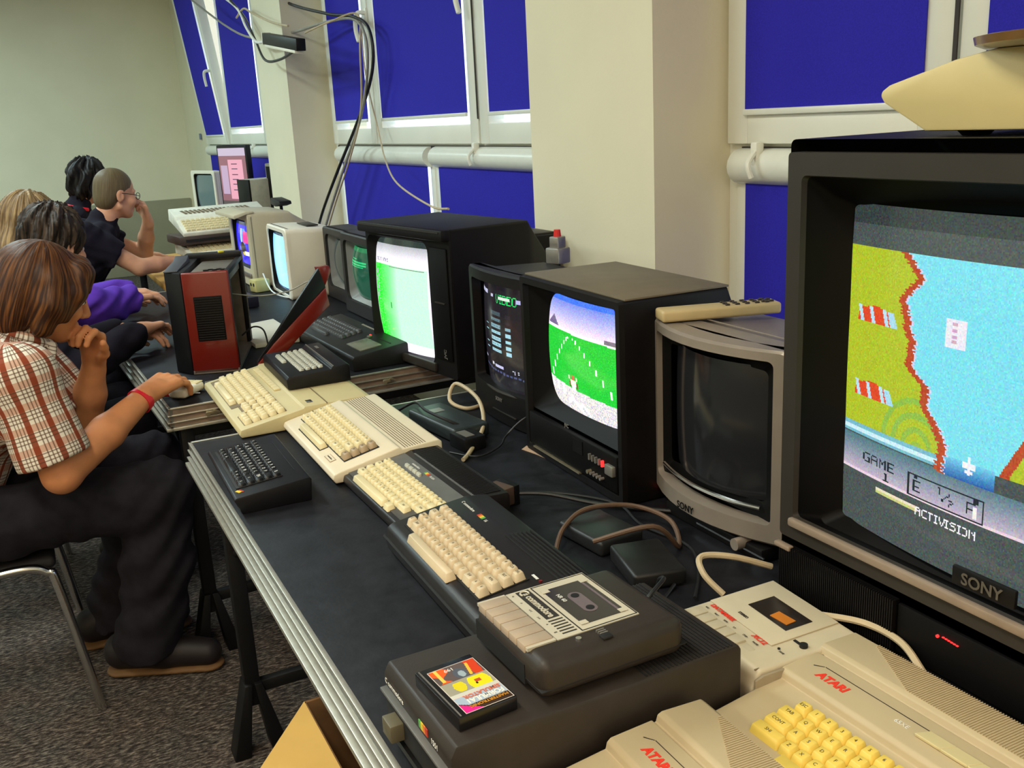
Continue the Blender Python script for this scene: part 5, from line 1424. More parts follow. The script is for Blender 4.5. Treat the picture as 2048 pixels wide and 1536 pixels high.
# little grey joystick adaptor with a red button on the pier-side of the small television
t = thing('joystick', 'tiny grey joystick with a red top standing on the lid of the small black television', 'joystick', (1.20, 2.13, 1.091), 0.3)
b = B(); b.box((0, 0, 0.02), (0.045, 0.045, 0.04), bevel=0.004); b.box((0, 0, 0.052), (0.030, 0.030, 0.030), bevel=0.003); b.obj('base', m_badge, t)
B().cyl((0, 0, 0.066), (0, 0, 0.084), 0.010, 0.008, n=12).obj('button', M('red_plastic'), t)
t = thing('monitor', 'low black set behind the green-screen and small televisions, back to the windows', 'monitor', (1.43, 3.00, 0.75), USER)
B().box((0.15, 0.05, 0.17), (0.31, 0.10, 0.34), bevel=0.01).obj('cabinet', m_tvblack, t)
B().box((0.15, 0.05, 0.342), (0.28, 0.08, 0.006), bevel=0.002).obj('top_panel', m_tvgrey, t)
# beige wedge with smoked plate on the largest television
t = thing('wedge_device', 'beige wedge-shaped device with a smoked round plate on the largest television', 'device', (0.925, 0.862, 1.4065), USER)
m_wedge = M('wedge_beige', (200, 184, 130), rough=0.5, var=0.05, scale=6)
pr = [(0.066, 0.005), (0.006, 0.037), (0.0, 0.045), (0.002, 0.051), (0.012, 0.057), (0.100, 0.079), (0.150, 0.087), (0.270, 0.087), (0.36, 0.066), (0.36, 0.014), (0.32, 0.005)]
b = B(); b.prism(pr, 0.0, 0.20, 'y', bevel=0.003, seg=2); b.obj('body', m_wedge, t)
for fx in (0.11, 0.26):
    for fy in (0.03, 0.17): B().lathe([(0.006, 0.0), (0.014, 0.0), (0.019, 0.005), (0.018, 0.007)], (fx, fy, -0.001), 16).obj('foot', m_black, t)
m_smoke = M('smoked_amber_plastic', (112, 84, 48), rough=0.2, var=0.1)
b = B(); b.lathe([(0.004, 0.0), (0.140, 0.0), (0.150, 0.004), (0.152, 0.012), (0.146, 0.013), (0.138, 0.006), (0.004, 0.006)], (0.236, 0.10, 0.087), 48); b.obj('plate', m_smoke, t)
b = B(); b.lathe([(0.004, 0.0), (0.056, 0.0), (0.060, 0.008), (0.052, 0.016), (0.004, 0.018)], (0.236, 0.10, 0.099), 28); b.obj('cap', m_smoke, t)

# ================================================================== far end of the room
t = thing('wooden_table', 'small wooden table with dark legs at the far end of the row', 'table', (0.60, 4.96, 0), 0)
m_wood = M('light_wood', (190, 140, 66), rough=0.5, var=0.15, scale=5, stretch=(1, 12, 12))
B().box((0.36, 0.66, 0.735), (0.72, 1.32, 0.030), bevel=0.003).obj('tabletop', m_wood, t)
for lx in (0.04, 0.68):
    for ly in (0.05, 1.27): B().box((lx, ly, 0.36), (0.04, 0.04, 0.72), bevel=0.003).obj('leg', m_blkmetal, t)
B().box((0.36, 0.05, 0.69), (0.60, 0.02, 0.05)).obj('apron', m_blkmetal, t)
def far_keyboard(label, loc, rz, rx, W=0.47, D=0.27):
    t = thing('home_computer', label, 'computer', loc, rz, 'white computers stacked at the far end', rx=rx)
    B().prism([(0, 0), (0, 0.020), (0.13, 0.045), (0.15, 0.055), (D, 0.060), (D, 0)], 0, W, 'x', bevel=0.004).obj('case', M('far_white', (228, 226, 208), rough=0.5), t)
    b = B()
    for r_ in range(5):
        for i in range(17): b.box((0.03 + i * 0.0245, 0.022 + r_ * 0.022, 0.028 + r_ * 0.0042), (0.021, 0.0185, 0.008), rot=(0.19, 0, 0), taper=0.8)
    o = b.obj('keys', m_keycream, t); o['kind'] = 'stuff'
    b = B()
    for i in range(16): b.box((0.06 + i * 0.022, 0.20, 0.0592), (0.014, 0.05, 0.0012), rot=(0, 0, 0.3))
    b.obj('vents', m_groove, t)
far_keyboard('lower white computer of the tilted stack beyond the red case', (0.745, 5.02, 0.860), 0.10, 0.0)
far_keyboard('upper white computer of the tilted stack beyond the red case, tipped toward the near side', (0.738, 5.07, 0.958), 0.10, 0.26)
t = thing('equipment_box', 'brown-black box wedged between the two stacked white computers', 'box', (0.715, 5.06, 0.917), 0.10)
B().box((0.23, 0.13, 0.022), (0.46, 0.26, 0.042), bevel=0.006).obj('case', M('box_brown', (66, 52, 46), rough=0.5), t)
B().box((0.23, -0.002, 0.022), (0.40, 0.006, 0.012)).obj('slot', m_blackgroove, t)
t = thing('equipment_box', 'pale box carrying the white computer stack on the wooden table', 'box', (0.755, 5.03, 0.751), 0.10)
B().box((0.23, 0.13, 0.054), (0.44, 0.25, 0.108), bevel=0.006).obj('case', m_ivory, t)
B().box((0.23, 0.003, 0.054), (0.38, 0.004, 0.02)).obj('slot', m_groove, t)

# row of tables beneath the window at the far end
t = thing('wooden_table', 'long table below the far windows holding the flat monitor', 'table', (1.36, 6.62, 0), 0)
B().box((0.20, 1.30, 0.735), (0.40, 2.6, 0.03), bevel=0.003).obj('tabletop', m_wood, t)
for lx in (0.05, 0.36):
    for ly in (0.1, 2.5): B().box((lx, ly, 0.36), (0.04, 0.04, 0.72), bevel=0.003).obj('leg', m_blkmetal, t)
P = Pic(16, 16, (70, 92, 90))
t = cream_monitor('far white television with a blank grey tube in the room corner', (1.44, 9.02, 0.751), 0.40, 0.375, 0.20, m_ivory, P, USER + 0.30, (0.21, 0.205, 0.33, 0.29))
t = thing('monitor', 'far flat black monitor with a pink document page on screen', 'monitor', (1.45, 7.76, 0.75), USER + 0.30)
B().box((0.22, 0.02, 0.375), (0.44, 0.04, 0.46), bevel=0.006).obj('shell', m_black, t)
P = Pic(60, 60, (150, 100, 112))
P.where(P.v > 0.86, (206, 190, 214)); P.rect(0.05, 0.2, 0.3, 0.7, (196, 170, 200)); P.rect(0.34, 0.12, 0.86, 0.80, (240, 170, 190)); P.where(P.v < 0.08, (90, 80, 80))
for i in range(6): P.rect(0.45, 0.72 - i * 0.09, 0.66, 0.735 - i * 0.09, (96, 66, 96))
screen(t, 0.22, 0.375, 0.40, 0.42, -0.0012, 0.0, 0.0, P, m_pic)
B().box((0.22, 0.05, 0.08), (0.06, 0.03, 0.16)).obj('neck', m_black, t)
B().box((0.22, 0.05, 0.008), (0.24, 0.16, 0.014), bevel=0.004).obj('base', m_black, t)
t = thing('computer_case', 'far grey and black tower case standing left of the second pier', 'computer case', (1.42, 6.98, 0.751), USER + 0.25)
B().box((0.10, 0.14, 0.19), (0.17, 0.28, 0.38), bevel=0.006).obj('shell', M('tower_grey', (176, 172, 158), rough=0.5), t)
B().box((0.10, -0.006, 0.19), (0.17, 0.014, 0.38), bevel=0.003).obj('front', m_black, t)
t = thing('monitor', 'dark-screened monitor half hidden by the second pier', 'monitor', (1.60, 6.86, 0.75), USER + 0.2)
B().box((0.16, 0.02, 0.27), (0.34, 0.05, 0.42), bevel=0.006).obj('shell', m_badge, t)
B().box((0.16, -0.006, 0.27), (0.30, 0.004, 0.38)).obj('screen', m_tvdark, t)
B().box((0.16, 0.04, 0.03), (0.2, 0.14, 0.06), bevel=0.004).obj('base', m_badge, t)
t = thing('desk_lamp', 'flat dark lamp arm with wedge head behind the beige monitor', 'lamp', (1.20, 5.02, 0.75), USER)
b = B(); b.cyl((0.1, 0.0, 0.0), (0.1, 0.0, 0.36), 0.008); b.obj('stem', m_blkmetal, t)
b = B(); b.lathe([(0.002, 0.0), (0.05, 0.0), (0.05, 0.012), (0.002, 0.014)], (0.1, 0, 0), 20); b.obj('base', m_blkmetal, t)
B().prism([(0.0, 0.34), (0.10, 0.33), (0.20, 0.345), (0.19, 0.36), (0.02, 0.37)], -0.03, 0.03, 'y', bevel=0.003).obj('head', m_blkmetal, t)
b = B(); b.box((1.795, 10.35, 1.42), (0.014, 0.045, 0.06), bevel=0.004)
o = b.obj('thermostat', M('thermostat_blue', (110, 126, 160), rough=0.5)); tag(o, 'tiny blue-grey thermostat on the wall by the far corner', 'thermostat')

# ================================================================== cardboard box on the floor
t = thing('cardboard_box', 'open cardboard box under the table front edge at the bottom of the picture', 'box', (0.335, 1.23, 0), 0)
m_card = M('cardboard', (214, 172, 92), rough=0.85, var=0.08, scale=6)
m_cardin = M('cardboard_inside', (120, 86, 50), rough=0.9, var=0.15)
b = B()
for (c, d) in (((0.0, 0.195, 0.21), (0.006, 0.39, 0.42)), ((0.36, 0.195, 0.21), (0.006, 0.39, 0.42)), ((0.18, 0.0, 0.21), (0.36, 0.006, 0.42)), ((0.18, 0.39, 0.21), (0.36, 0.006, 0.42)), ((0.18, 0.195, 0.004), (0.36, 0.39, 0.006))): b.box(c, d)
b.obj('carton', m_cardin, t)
B().prism([(0.0, 0.0), (0.0, 0.39), (-0.150, 0.185), (-0.150, 0.02)], -0.002, 0.002, 'z').obj('flap', m_card, t, (0, 0, 0.42), (0, 0.05, 0))
B().prism([(0.0, 0.0), (0.36, 0.0), (0.34, -0.14), (0.02, -0.14)], -0.002, 0.002, 'z').obj('flap', m_card, t, (0, 0, 0.42), (0.5, 0, 0))
B().prism([(0.0, 0.0), (0.36, 0.0), (0.34, 0.12), (0.02, 0.12)], -0.002, 0.002, 'z').obj('flap', m_cardin, t, (0, 0.39, 0.42), (-0.9, 0, 0))

# ================================================================== cables
m_cbeige = M('cable_beige', (190, 172, 140), rough=0.5)
m_cgrey = M('cable_grey', (150, 148, 136), rough=0.5)
m_cblack = M('cable_black', (22, 22, 24), rough=0.45)
def cable(name, label, mat, pts, r, group=None):
    o = B().tube(pts, r, 8, 8).obj(name, mat)
    return tag(o, label, 'cable', group)
Zt = 0.756
cable('cable', 'thick pale cable looping in front of the small black television', m_cbeige, [(1.00, 2.16, Zt), (0.93, 2.14, Zt), (0.905, 2.19, 0.77), (0.94, 2.225, 0.80), (0.925, 2.06, 0.80), (0.875, 1.93, 0.775), (0.80, 1.84, Zt), (0.765, 1.80, Zt)], 0.0048)
cable('cable', 'thin black cable dropping from the racing-game television to the tabletop', m_cblack, [(1.02, 1.84, 0.82), (0.95, 1.86, 0.80), (0.905, 1.87, 0.765), (0.865, 1.83, Zt), (0.80, 1.80, Zt), (0.76, 1.86, Zt)], 0.0022)
cable('cable', 'black cable running from the brown cartridge under the racing-game television', m_cblack, [(0.735, 1.545, 0.770), (0.80, 1.50, 0.770), (0.87, 1.43, 0.758), (0.95, 1.345, Zt), (1.0, 1.30, Zt)], 0.0042)
cable('cable', 'thin dark cable snaking from the cartridge toward the largest television', m_cblack, [(0.735, 1.555, 0.766), (0.83, 1.53, Zt), (0.90, 1.42, Zt), (0.885, 1.31, Zt), (0.90, 1.20, Zt), (0.86, 1.12, Zt), (0.80, 1.05, Zt)], 0.0026)
cable('cable', 'brown cable looped in a wide ring beside the slate grey box', M('cable_brown', (96, 74, 58), rough=0.5), [(0.70, 1.29, Zt), (0.742, 1.335, 0.775), (0.80, 1.355, 0.79), (0.88, 1.335, 0.785), (0.915, 1.27, 0.772), (0.885, 1.205, Zt), (0.825, 1.19, 0.812), (0.74, 1.235, 0.79)], 0.0042)
cable('cable', 'short cream cable arching behind the beige cassette recorder', m_cbeige, [(0.80, 0.985, 0.79), (0.785, 1.010, 0.815), (0.80, 1.035, 0.828), (0.845, 1.020, 0.822), (0.90, 1.0, 0.800)], 0.0046)
cable('cable', 'cream cable curving from the beige recorder past the largest television grille', m_cbeige, [(0.852, 0.86, 0.802), (0.872, 0.80, 0.812), (0.875, 0.745, 0.812), (0.862, 0.700, 0.800), (0.858, 0.670, 0.775)], 0.0045)
cable('cable', 'thin black lead from the cassette deck over the disk drive ribs', m_cblack, [(0.598, 0.90, 0.862), (0.628, 0.905, 0.880), (0.66, 0.93, 0.876), (0.69, 0.985, 0.84), (0.74, 1.06, Zt), (0.80, 1.10, Zt)], 0.0028)
cable('cable', 'thin grey cable hanging from the red case to its loose panel', m_cgrey, [(0.57, 3.087, 0.963), (0.649, 3.066, 0.95), (0.732, 3.034, 0.958), (0.79, 2.992, 0.988), (0.811, 2.971, 0.979)], 0.0020)
cable('cable', 'white cable drooping below the cyan-screen monitor', m_whiteprint, [(0.951, 4.367, 0.834), (0.956, 4.263, 0.771), (0.982, 4.137, 0.757), (1.024, 4.075, 0.76), (1.066, 4.054, 0.792)], 0.0030)
cable('cable', 'pale mouse cable behind the beige pad computer', m_cgrey, [(0.413, 2.815, 0.763), (0.45, 2.846, 0.755), (0.471, 2.825, 0.755), (0.513, 2.867, 0.755), (0.575, 2.877, 0.755)], 0.0018)
cable('cable', 'black cable coiled over the bluish power supply', m_cblack, [(0.77, 2.22, Zt), (0.80, 2.16, 0.79), (0.785, 2.05, 0.80), (0.80, 1.97, 0.795), (0.85, 1.95, 0.77), (0.90, 2.02, Zt)], 0.0035)
cable('cable', 'thin black wire arcing inside the red case opening', m_cblack, [(0.57, 3.013, 0.843), (0.602, 2.992, 0.869), (0.628, 2.971, 0.859), (0.633, 2.951, 0.812)], 0.0026)

# cables hung from the middle window handle
XH = 1.705
cable('hanging_cable', 'black cable hanging from the middle window handle down behind the monitors', m_cblack, [(1.62, 6.62, 2.45), (1.60, 6.0, 2.18), (1.66, 5.35, 2.03), (XH, 5.06, 1.985), (XH - 0.01, 4.80, 1.90), (XH - 0.01, 4.79, 1.72), (XH - 0.02, 5.02, 1.50), (1.66, 5.40, 1.22), (1.64, 5.68, 1.00), (1.60, 5.74, 0.86), (1.55, 5.70, 0.76)], 0.0085)
cable('hanging_cable', 'grey cable hanging from the middle window handle beside the black one', m_cgrey, [(1.60, 9.2, 2.62), (1.60, 7.2, 2.10), (1.60, 6.0, 1.99), (1.66, 5.40, 1.99), (XH, 5.07, 1.975), (XH - 0.02, 4.84, 1.88), (XH - 0.02, 4.84, 1.72), (XH - 0.03, 4.99, 1.48), (1.65, 5.28, 1.22), (1.63, 5.52, 1.00), (1.60, 5.62, 0.85), (1.55, 5.62, 0.76)], 0.0075)
cable('hanging_cable', 'thin pale cable hanging left of the window mullion', m_cbeige, [(1.52, 5.30, 1.93), (1.60, 5.10, 1.965), (XH, 4.98, 1.985), (XH - 0.03, 4.90, 1.80), (XH - 0.03, 4.97, 1.52), (1.655, 5.16, 1.28), (1.63, 5.40, 1.05), (1.60, 5.55, 0.86)], 0.0050)
cable('hanging_cable', 'thin white cable falling from the handle to the green-screen television', m_cbeige, [(XH + 0.01, 4.96, 1.97), (XH + 0.02, 4.99, 1.70), (XH + 0.02, 4.87, 1.42), (1.66, 4.62, 1.28), (1.50, 4.05, 1.20), (1.38, 3.40, 1.15), (1.30, 3.04, 1.165)], 0.0042)
t = thing('power_adapter', 'black and white power adapter hanging in the cables before the second pier', 'power adapter', (1.45, 5.50, 1.905), math.radians(90), rx=0.0, ry=math.radians(-7.5))
b = B(); b.box((0, 0, 0), (0.70, 0.05, 0.060), bevel=0.004); b.obj('case', m_black, t)
B().box((0, 0.0, -0.036), (0.62, 0.048, 0.016), bevel=0.003).obj('underside', m_ivory, t)
B().box((0.355, 0, 0), (0.012, 0.052, 0.064), bevel=0.002).obj('end_cap', m_ivory, t)
cable('hanging_cable', 'white cable running up left from the hanging power adapter', m_whiteprint, [(1.45, 5.86, 1.94), (1.46, 6.15, 1.96), (1.48, 6.45, 2.07), (1.50, 6.75, 2.22), (1.50, 7.4, 2.40), (1.50, 8.1, 2.55)], 0.0085)
cable('hanging_cable', 'black cable looping under the hanging power adapter', m_cblack, [(1.45, 5.25, 1.845), (1.45, 5.60, 1.82), (1.46, 5.98, 1.845), (1.48, 6.25, 1.98), (1.50, 6.55, 2.14), (1.50, 6.9, 2.28)], 0.0075)
cable('hanging_cable', 'thin pale cable loop rising over the hanging power adapter', m_cbeige, [(1.45, 5.36, 1.97), (1.46, 5.75, 2.03), (1.48, 6.25, 2.13), (1.50, 6.55, 2.19), (1.50, 6.78, 2.16)], 0.0060)

# ================================================================== chair at the table
def chair(loc, rz, label):
    t = thing('chair', label, 'chair', loc, rz, 'tubular steel chairs along the tables')
    # local +x is the way the sitter faces
    m_seat = M('chair_seat_black', (30, 28, 30), rough=0.7, var=0.15)
    B().box((0, 0, 0.422), (0.42, 0.42, 0.035), bevel=0.014, seg=3).obj('seat', m_seat, t)
    b = B(); b.box((-0.235, 0, 0.72), (0.03, 0.40, 0.26), rot=(0, -0.18, 0), bevel=0.012, seg=3); b.obj('backrest', m_seat, t)
    for s in (-1, 1):
        B().tube([(-0.26, s * 0.19, 0.82), (-0.20, s * 0.19, 0.50), (-0.19, s * 0.205, 0.43), (-0.10, s * 0.222, 0.415), (0.12, s * 0.222, 0.425), (0.185, s * 0.222, 0.405), (0.205, s * 0.225, 0.36), (0.255, s * 0.245, 0.0)], 0.0115, 12, 8).obj('front_leg', m_chrome, t)
        B().tube([(-0.16, s * 0.195, 0.42), (-0.22, s * 0.21, 0.22), (-0.27, s * 0.225, 0.0)], 0.0110, 12, 6).obj('rear_leg', m_chrome, t)
        B().box((0.0, s * 0.2, 0.40), (0.16, 0.02, 0.012), bevel=0.003).obj('side_clip', m_chrome, t)
    return t
ch = chair((-0.255, 2.78, 0), 0.0, 'chrome-legged chair under the person in the checked shirt')
# ================================================================== people: implicit surfaces meshed by surface nets
class Field:
    def __init__(s, vox):
        s.vox = vox; s.pr = []
    def cap(s, a, b, ra, rb=None, k=0.012):
        s.pr.append(('c', np.array(a, float), np.array(b, float), ra, ra if rb is None else rb, k)); return s
    def chain(s, pts, rs, k=0.012):
        for i in range(len(pts) - 1): s.cap(pts[i], pts[i + 1], rs[i], rs[i + 1], k)
        return s
    def ell(s, c, r, R=None, k=0.012, sub=False):
        s.pr.append(('s' if sub else 'e', np.array(c, float), np.array(r, float), np.eye(3) if R is None else np.array(R, float), None, k)); return s
    def cut(s, p, n, rad):
        n = np.array(n, float); s.pr.append(('p', np.array(p, float), np.array((rad,) * 3, float), n / np.linalg.norm(n), None, 0.004)); return s
    def bounds(s):
        lo = np.full(3, 1e9); hi = np.full(3, -1e9)
        for p in s.pr:
            if p[0] == 'c':
                m = max(p[3], p[4])
                lo = np.minimum(lo, np.minimum(p[1], p[2]) - m); hi = np.maximum(hi, np.maximum(p[1], p[2]) + m)
            elif p[0] == 'e':
                m = p[2].max(); lo = np.minimum(lo, p[1] - m); hi = np.maximum(hi, p[1] + m)
        return lo, hi
    def build(s, disp=None, smooth_it=1):
        lo, hi = s.bounds(); v = s.vox
        lo = lo - 4 * v; hi = hi + 4 * v
        n = np.ceil((hi - lo) / v).astype(int) + 1
        F = np.full(n, 1.0, np.float32)
        for p in s.pr:
            k = p[5]; mg = k + 3 * v
            if p[0] == 'c':
                m = max(p[3], p[4]); a = np.minimum(p[1], p[2]) - m - mg; b = np.maximum(p[1], p[2]) + m + mg
            else:
                m = p[2].max(); a = p[1] - m - mg; b = p[1] + m + mg
            i0 = np.clip(np.floor((a - lo) / v).astype(int), 0, n - 1); i1 = np.clip(np.ceil((b - lo) / v).astype(int) + 1, 1, n)
            gx = lo[0] + v * np.arange(i0[0], i1[0]); gy = lo[1] + v * np.arange(i0[1], i1[1]); gz = lo[2] + v * np.arange(i0[2], i1[2])
            X = gx[:, None, None]; Y = gy[None, :, None]; Zz = gz[None, None, :]
            if p[0] == 'c':
                d = p[2] - p[1]; L2 = max(d @ d, 1e-9)
                t = np.clip(((X - p[1][0]) * d[0] + (Y - p[1][1]) * d[1] + (Zz - p[1][2]) * d[2]) / L2, 0, 1)
                D = np.sqrt((X - p[1][0] - t * d[0]) ** 2 + (Y - p[1][1] - t * d[1]) ** 2 + (Zz - p[1][2] - t * d[2]) ** 2) - (p[3] + (p[4] - p[3]) * t)
            elif p[0] == 'p':
                D = (X - p[1][0]) * p[3][0] + (Y - p[1][1]) * p[3][1] + (Zz - p[1][2]) * p[3][2]
            else:
                dx, dy, dz = X - p[1][0], Y - p[1][1], Zz - p[1][2]
                R = p[3]; q = [R[0][i] * dx + R[1][i] * dy + R[2][i] * dz for i in range(3)]
                k0 = np.sqrt(sum((q[i] / p[2][i]) ** 2 for i in range(3))); k1 = np.sqrt(sum((q[i] / p[2][i] ** 2) ** 2 for i in range(3))) + 1e-9
                D = k0 * (k0 - 1) / k1
            D = D.astype(np.float32)
            S = F[i0[0]:i1[0], i0[1]:i1[1], i0[2]:i1[2]]
            if p[0] == 'p':
                S[...] = np.maximum(S, D)
            elif p[0] == 's':
                h = np.clip(0.5 - 0.5 * (S + D) / k, 0, 1)
                S[...] = S * (1 - h) + (-D) * h + k * h * (1 - h)
            else:
                h = np.clip(0.5 + 0.5 * (S - D) / k, 0, 1)
                S[...] = S * (1 - h) + D * h - k * h * (1 - h)
        if disp is not None:
            band = np.argwhere(np.abs(F) < 3 * v)
            P = lo + v * band
            F[band[:, 0], band[:, 1], band[:, 2]] += disp(P).astype(np.float32)
        return nets(F, lo, v)

def nets(F, lo, v):
    ins = F < 0
    n = F.shape
    c = [ins[i:n[0] - 1 + i, j:n[1] - 1 + j, k:n[2] - 1 + k] for i in (0, 1) for j in (0, 1) for k in (0, 1)]
    s = sum(x.astype(np.int8) for x in c)
    act = (s > 0) & (s < 8)
    idx = np.full(act.shape, -1, np.int64)
    cells = np.argwhere(act)
    idx[act] = np.arange(len(cells))
    acc = np.zeros((len(cells), 3)); cnt = np.zeros(len(cells))
    I, J, K = cells.T
    corners = [(i, j, k) for i in (0, 1) for j in (0, 1) for k in (0, 1)]
    for a in corners:
        for ax in range(3):
            if a[ax] == 1: continue
            b = list(a); b[ax] = 1
            fa = F[I + a[0], J + a[1], K + a[2]]; fb = F[I + b[0], J + b[1], K + b[2]]
            m = (fa < 0) != (fb < 0)
            t = np.where(m, fa / np.where(m, fa - fb, 1), 0)
            pos = np.array(a, float)[None, :] + np.zeros((len(cells), 3)); pos[:, ax] += t
            acc[m] += pos[m]; cnt[m] += 1
    V = lo + v * (cells + acc / np.maximum(cnt, 1)[:, None])
    quads = []
    for ax in range(3):
        sl0 = [slice(None)] * 3; sl1 = [slice(None)] * 3
        sl0[ax] = slice(0, n[ax] - 1); sl1[ax] = slice(1, n[ax])
        A = ins[tuple(sl0)]; Bm = ins[tuple(sl1)]
        e = np.argwhere(A != Bm)
        o1, o2 = [q for q in range(3) if q != ax]
        ok = (e[:, o1] > 0) & (e[:, o2] > 0) & (e[:, o1] < n[o1] - 1) & (e[:, o2] < n[o2] - 1)
        e = e[ok]
        flip = A[tuple(e.T)]
        d1 = np.zeros(3, int); d1[o1] = 1; d2 = np.zeros(3, int); d2[o2] = 1
        q = np.stack([idx[tuple((e - d1 - d2).T)], idx[tuple((e - d2).T)], idx[tuple(e.T)], idx[tuple((e - d1).T)]], -1)
        if ax == 1: flip = ~flip
        q[~flip] = q[~flip][:, ::-1]
        quads.append(q)
    Q = np.concatenate(quads)
    return V, Q

def sdf_obj(name, fld, mat, root, disp=None, uvbones=None):
    V, Q = fld.build(disp)
    org = np.array(root.location)
    if root.parent is not None: org = org + np.array(root.parent.location)
    me = bpy.data.meshes.new(name)
    me.vertices.add(len(V)); me.vertices.foreach_set('co', (V - org).astype(np.float32).ravel())
    me.loops.add(len(Q) * 4); me.loops.foreach_set('vertex_index', Q.astype(np.int32).ravel())
    me.polygons.add(len(Q)); me.polygons.foreach_set('loop_start', np.arange(0, len(Q) * 4, 4, dtype=np.int32))
    me.update(calc_edges=True)
    me.polygons.foreach_set('use_smooth', np.ones(len(Q), bool))
    if uvbones:
        best = np.full(len(V), 1e9); uv = np.zeros((len(V), 2))
        for (a, b, r, ref, ou, ov) in uvbones:
            a = np.array(a, float); b = np.array(b, float); d = b - a; L = np.linalg.norm(d); d /= L
            t = np.clip((V - a) @ d, 0, L); ds = np.linalg.norm(V - a - t[:, None] * d, axis=1) - r
            ref = np.array(ref, float); e1 = ref - d * (ref @ d); e1 /= np.linalg.norm(e1); e2 = np.cross(d, e1)
            ang = np.arctan2((V - a) @ e2, (V - a) @ e1)
            w_ = ds < best
            best[w_] = ds[w_]; uv[w_] = np.stack([ang * r + ou, (V - a) @ d + ov], -1)[w_]
        lay = me.uv_layers.new(name='weave')
        lay.data.foreach_set('uv', uv[Q.ravel()].astype(np.float32).ravel())
    me.materials.append(mat)
    return link_mesh(name, me, mat, root)

def frame(fwd, up=(0, 0, 1)):
    f = np.array(fwd, float); f /= np.linalg.norm(f)
    u = np.array(up, float); u -= f * (u @ f); u /= np.linalg.norm(u)
    r = np.cross(f, u)
    return r, f, u          # right, forward, up

def add_head(F, c, fwd, up=(0, 0, 1), s=1.0, k=0.014):
    r, f, u = frame(fwd, up); c = np.array(c, float)
    R = np.stack([r, f, u], 1)                      # columns: local axes
    P = lambda x, y, z: c + s * (r * x + f * y + u * z)
    E = lambda x, y, z, a, b, d, kk=k, sub=False: F.ell(P(x, y, z), np.array((a, b, d)) * s, R, kk, sub)
    E(0, -0.012, 0.030, 0.076, 0.096, 0.088)
    E(0, 0.030, -0.040, 0.060, 0.062, 0.078)
    E(0, 0.062, -0.098, 0.026, 0.024, 0.020)
    F.cap(P(-0.05, 0.0, -0.06), P(-0.018, 0.06, -0.095), 0.022 * s, 0.018 * s, k); F.cap(P(0.05, 0.0, -0.06), P(0.018, 0.06, -0.095), 0.022 * s, 0.018 * s, k)
    for q in (-1, 1):
        E(q * 0.040, 0.062, -0.030, 0.026, 0.026, 0.026)
        F.cap(P(q * 0.012, 0.086, 0.022), P(q * 0.045, 0.070, 0.020), 0.010 * s, 0.009 * s, 0.008)
        E(q * 0.031, 0.094, -0.002, 0.016, 0.014, 0.010, 0.008, True)
        E(q * 0.031, 0.074, -0.003, 0.0145, 0.0130, 0.0120, 0.003)
        F.ell(P(q * 0.077, -0.010, -0.010), np.array((0.009, 0.020, 0.032)) * s, R, 0.006)
        F.ell(P(q * 0.084, -0.006, -0.006), np.array((0.005, 0.010, 0.016)) * s, R, 0.003, True)
        E(q * 0.010, 0.098, -0.040, 0.009, 0.010, 0.008, 0.006)
    F.cap(P(0, 0.088, 0.010), P(0, 0.110, -0.034), 0.0085 * s, 0.0115 * s, 0.008)
    F.cap(P(-0.020, 0.086, -0.066), P(0.020, 0.086, -0.066), 0.0065 * s, 0.0065 * s, 0.006); F.cap(P(0, 0.092, -0.066), P(0, 0.092, -0.066), 0.008 * s, 0.008 * s, 0.006)
    F.cap(P(-0.016, 0.084, -0.077), P(0.016, 0.084, -0.077), 0.0065 * s, 0.0065 * s, 0.006)
    return P, (r, f, u)
def add_eyes(root, P, s, mw, mi):
    org = Vector(root.location)
    for q in (-1, 1):
        b = B(); b.sphere(Vector(P(q * 0.031, 0.080, -0.003)) - org, 0.0105 * s, 12); e = b.obj('eye', mw, root)
        b = B(); b.sphere(Vector(P(q * 0.031, 0.0885, -0.003)) - org, 0.0046 * s, 10); b.obj('iris', mi, e)

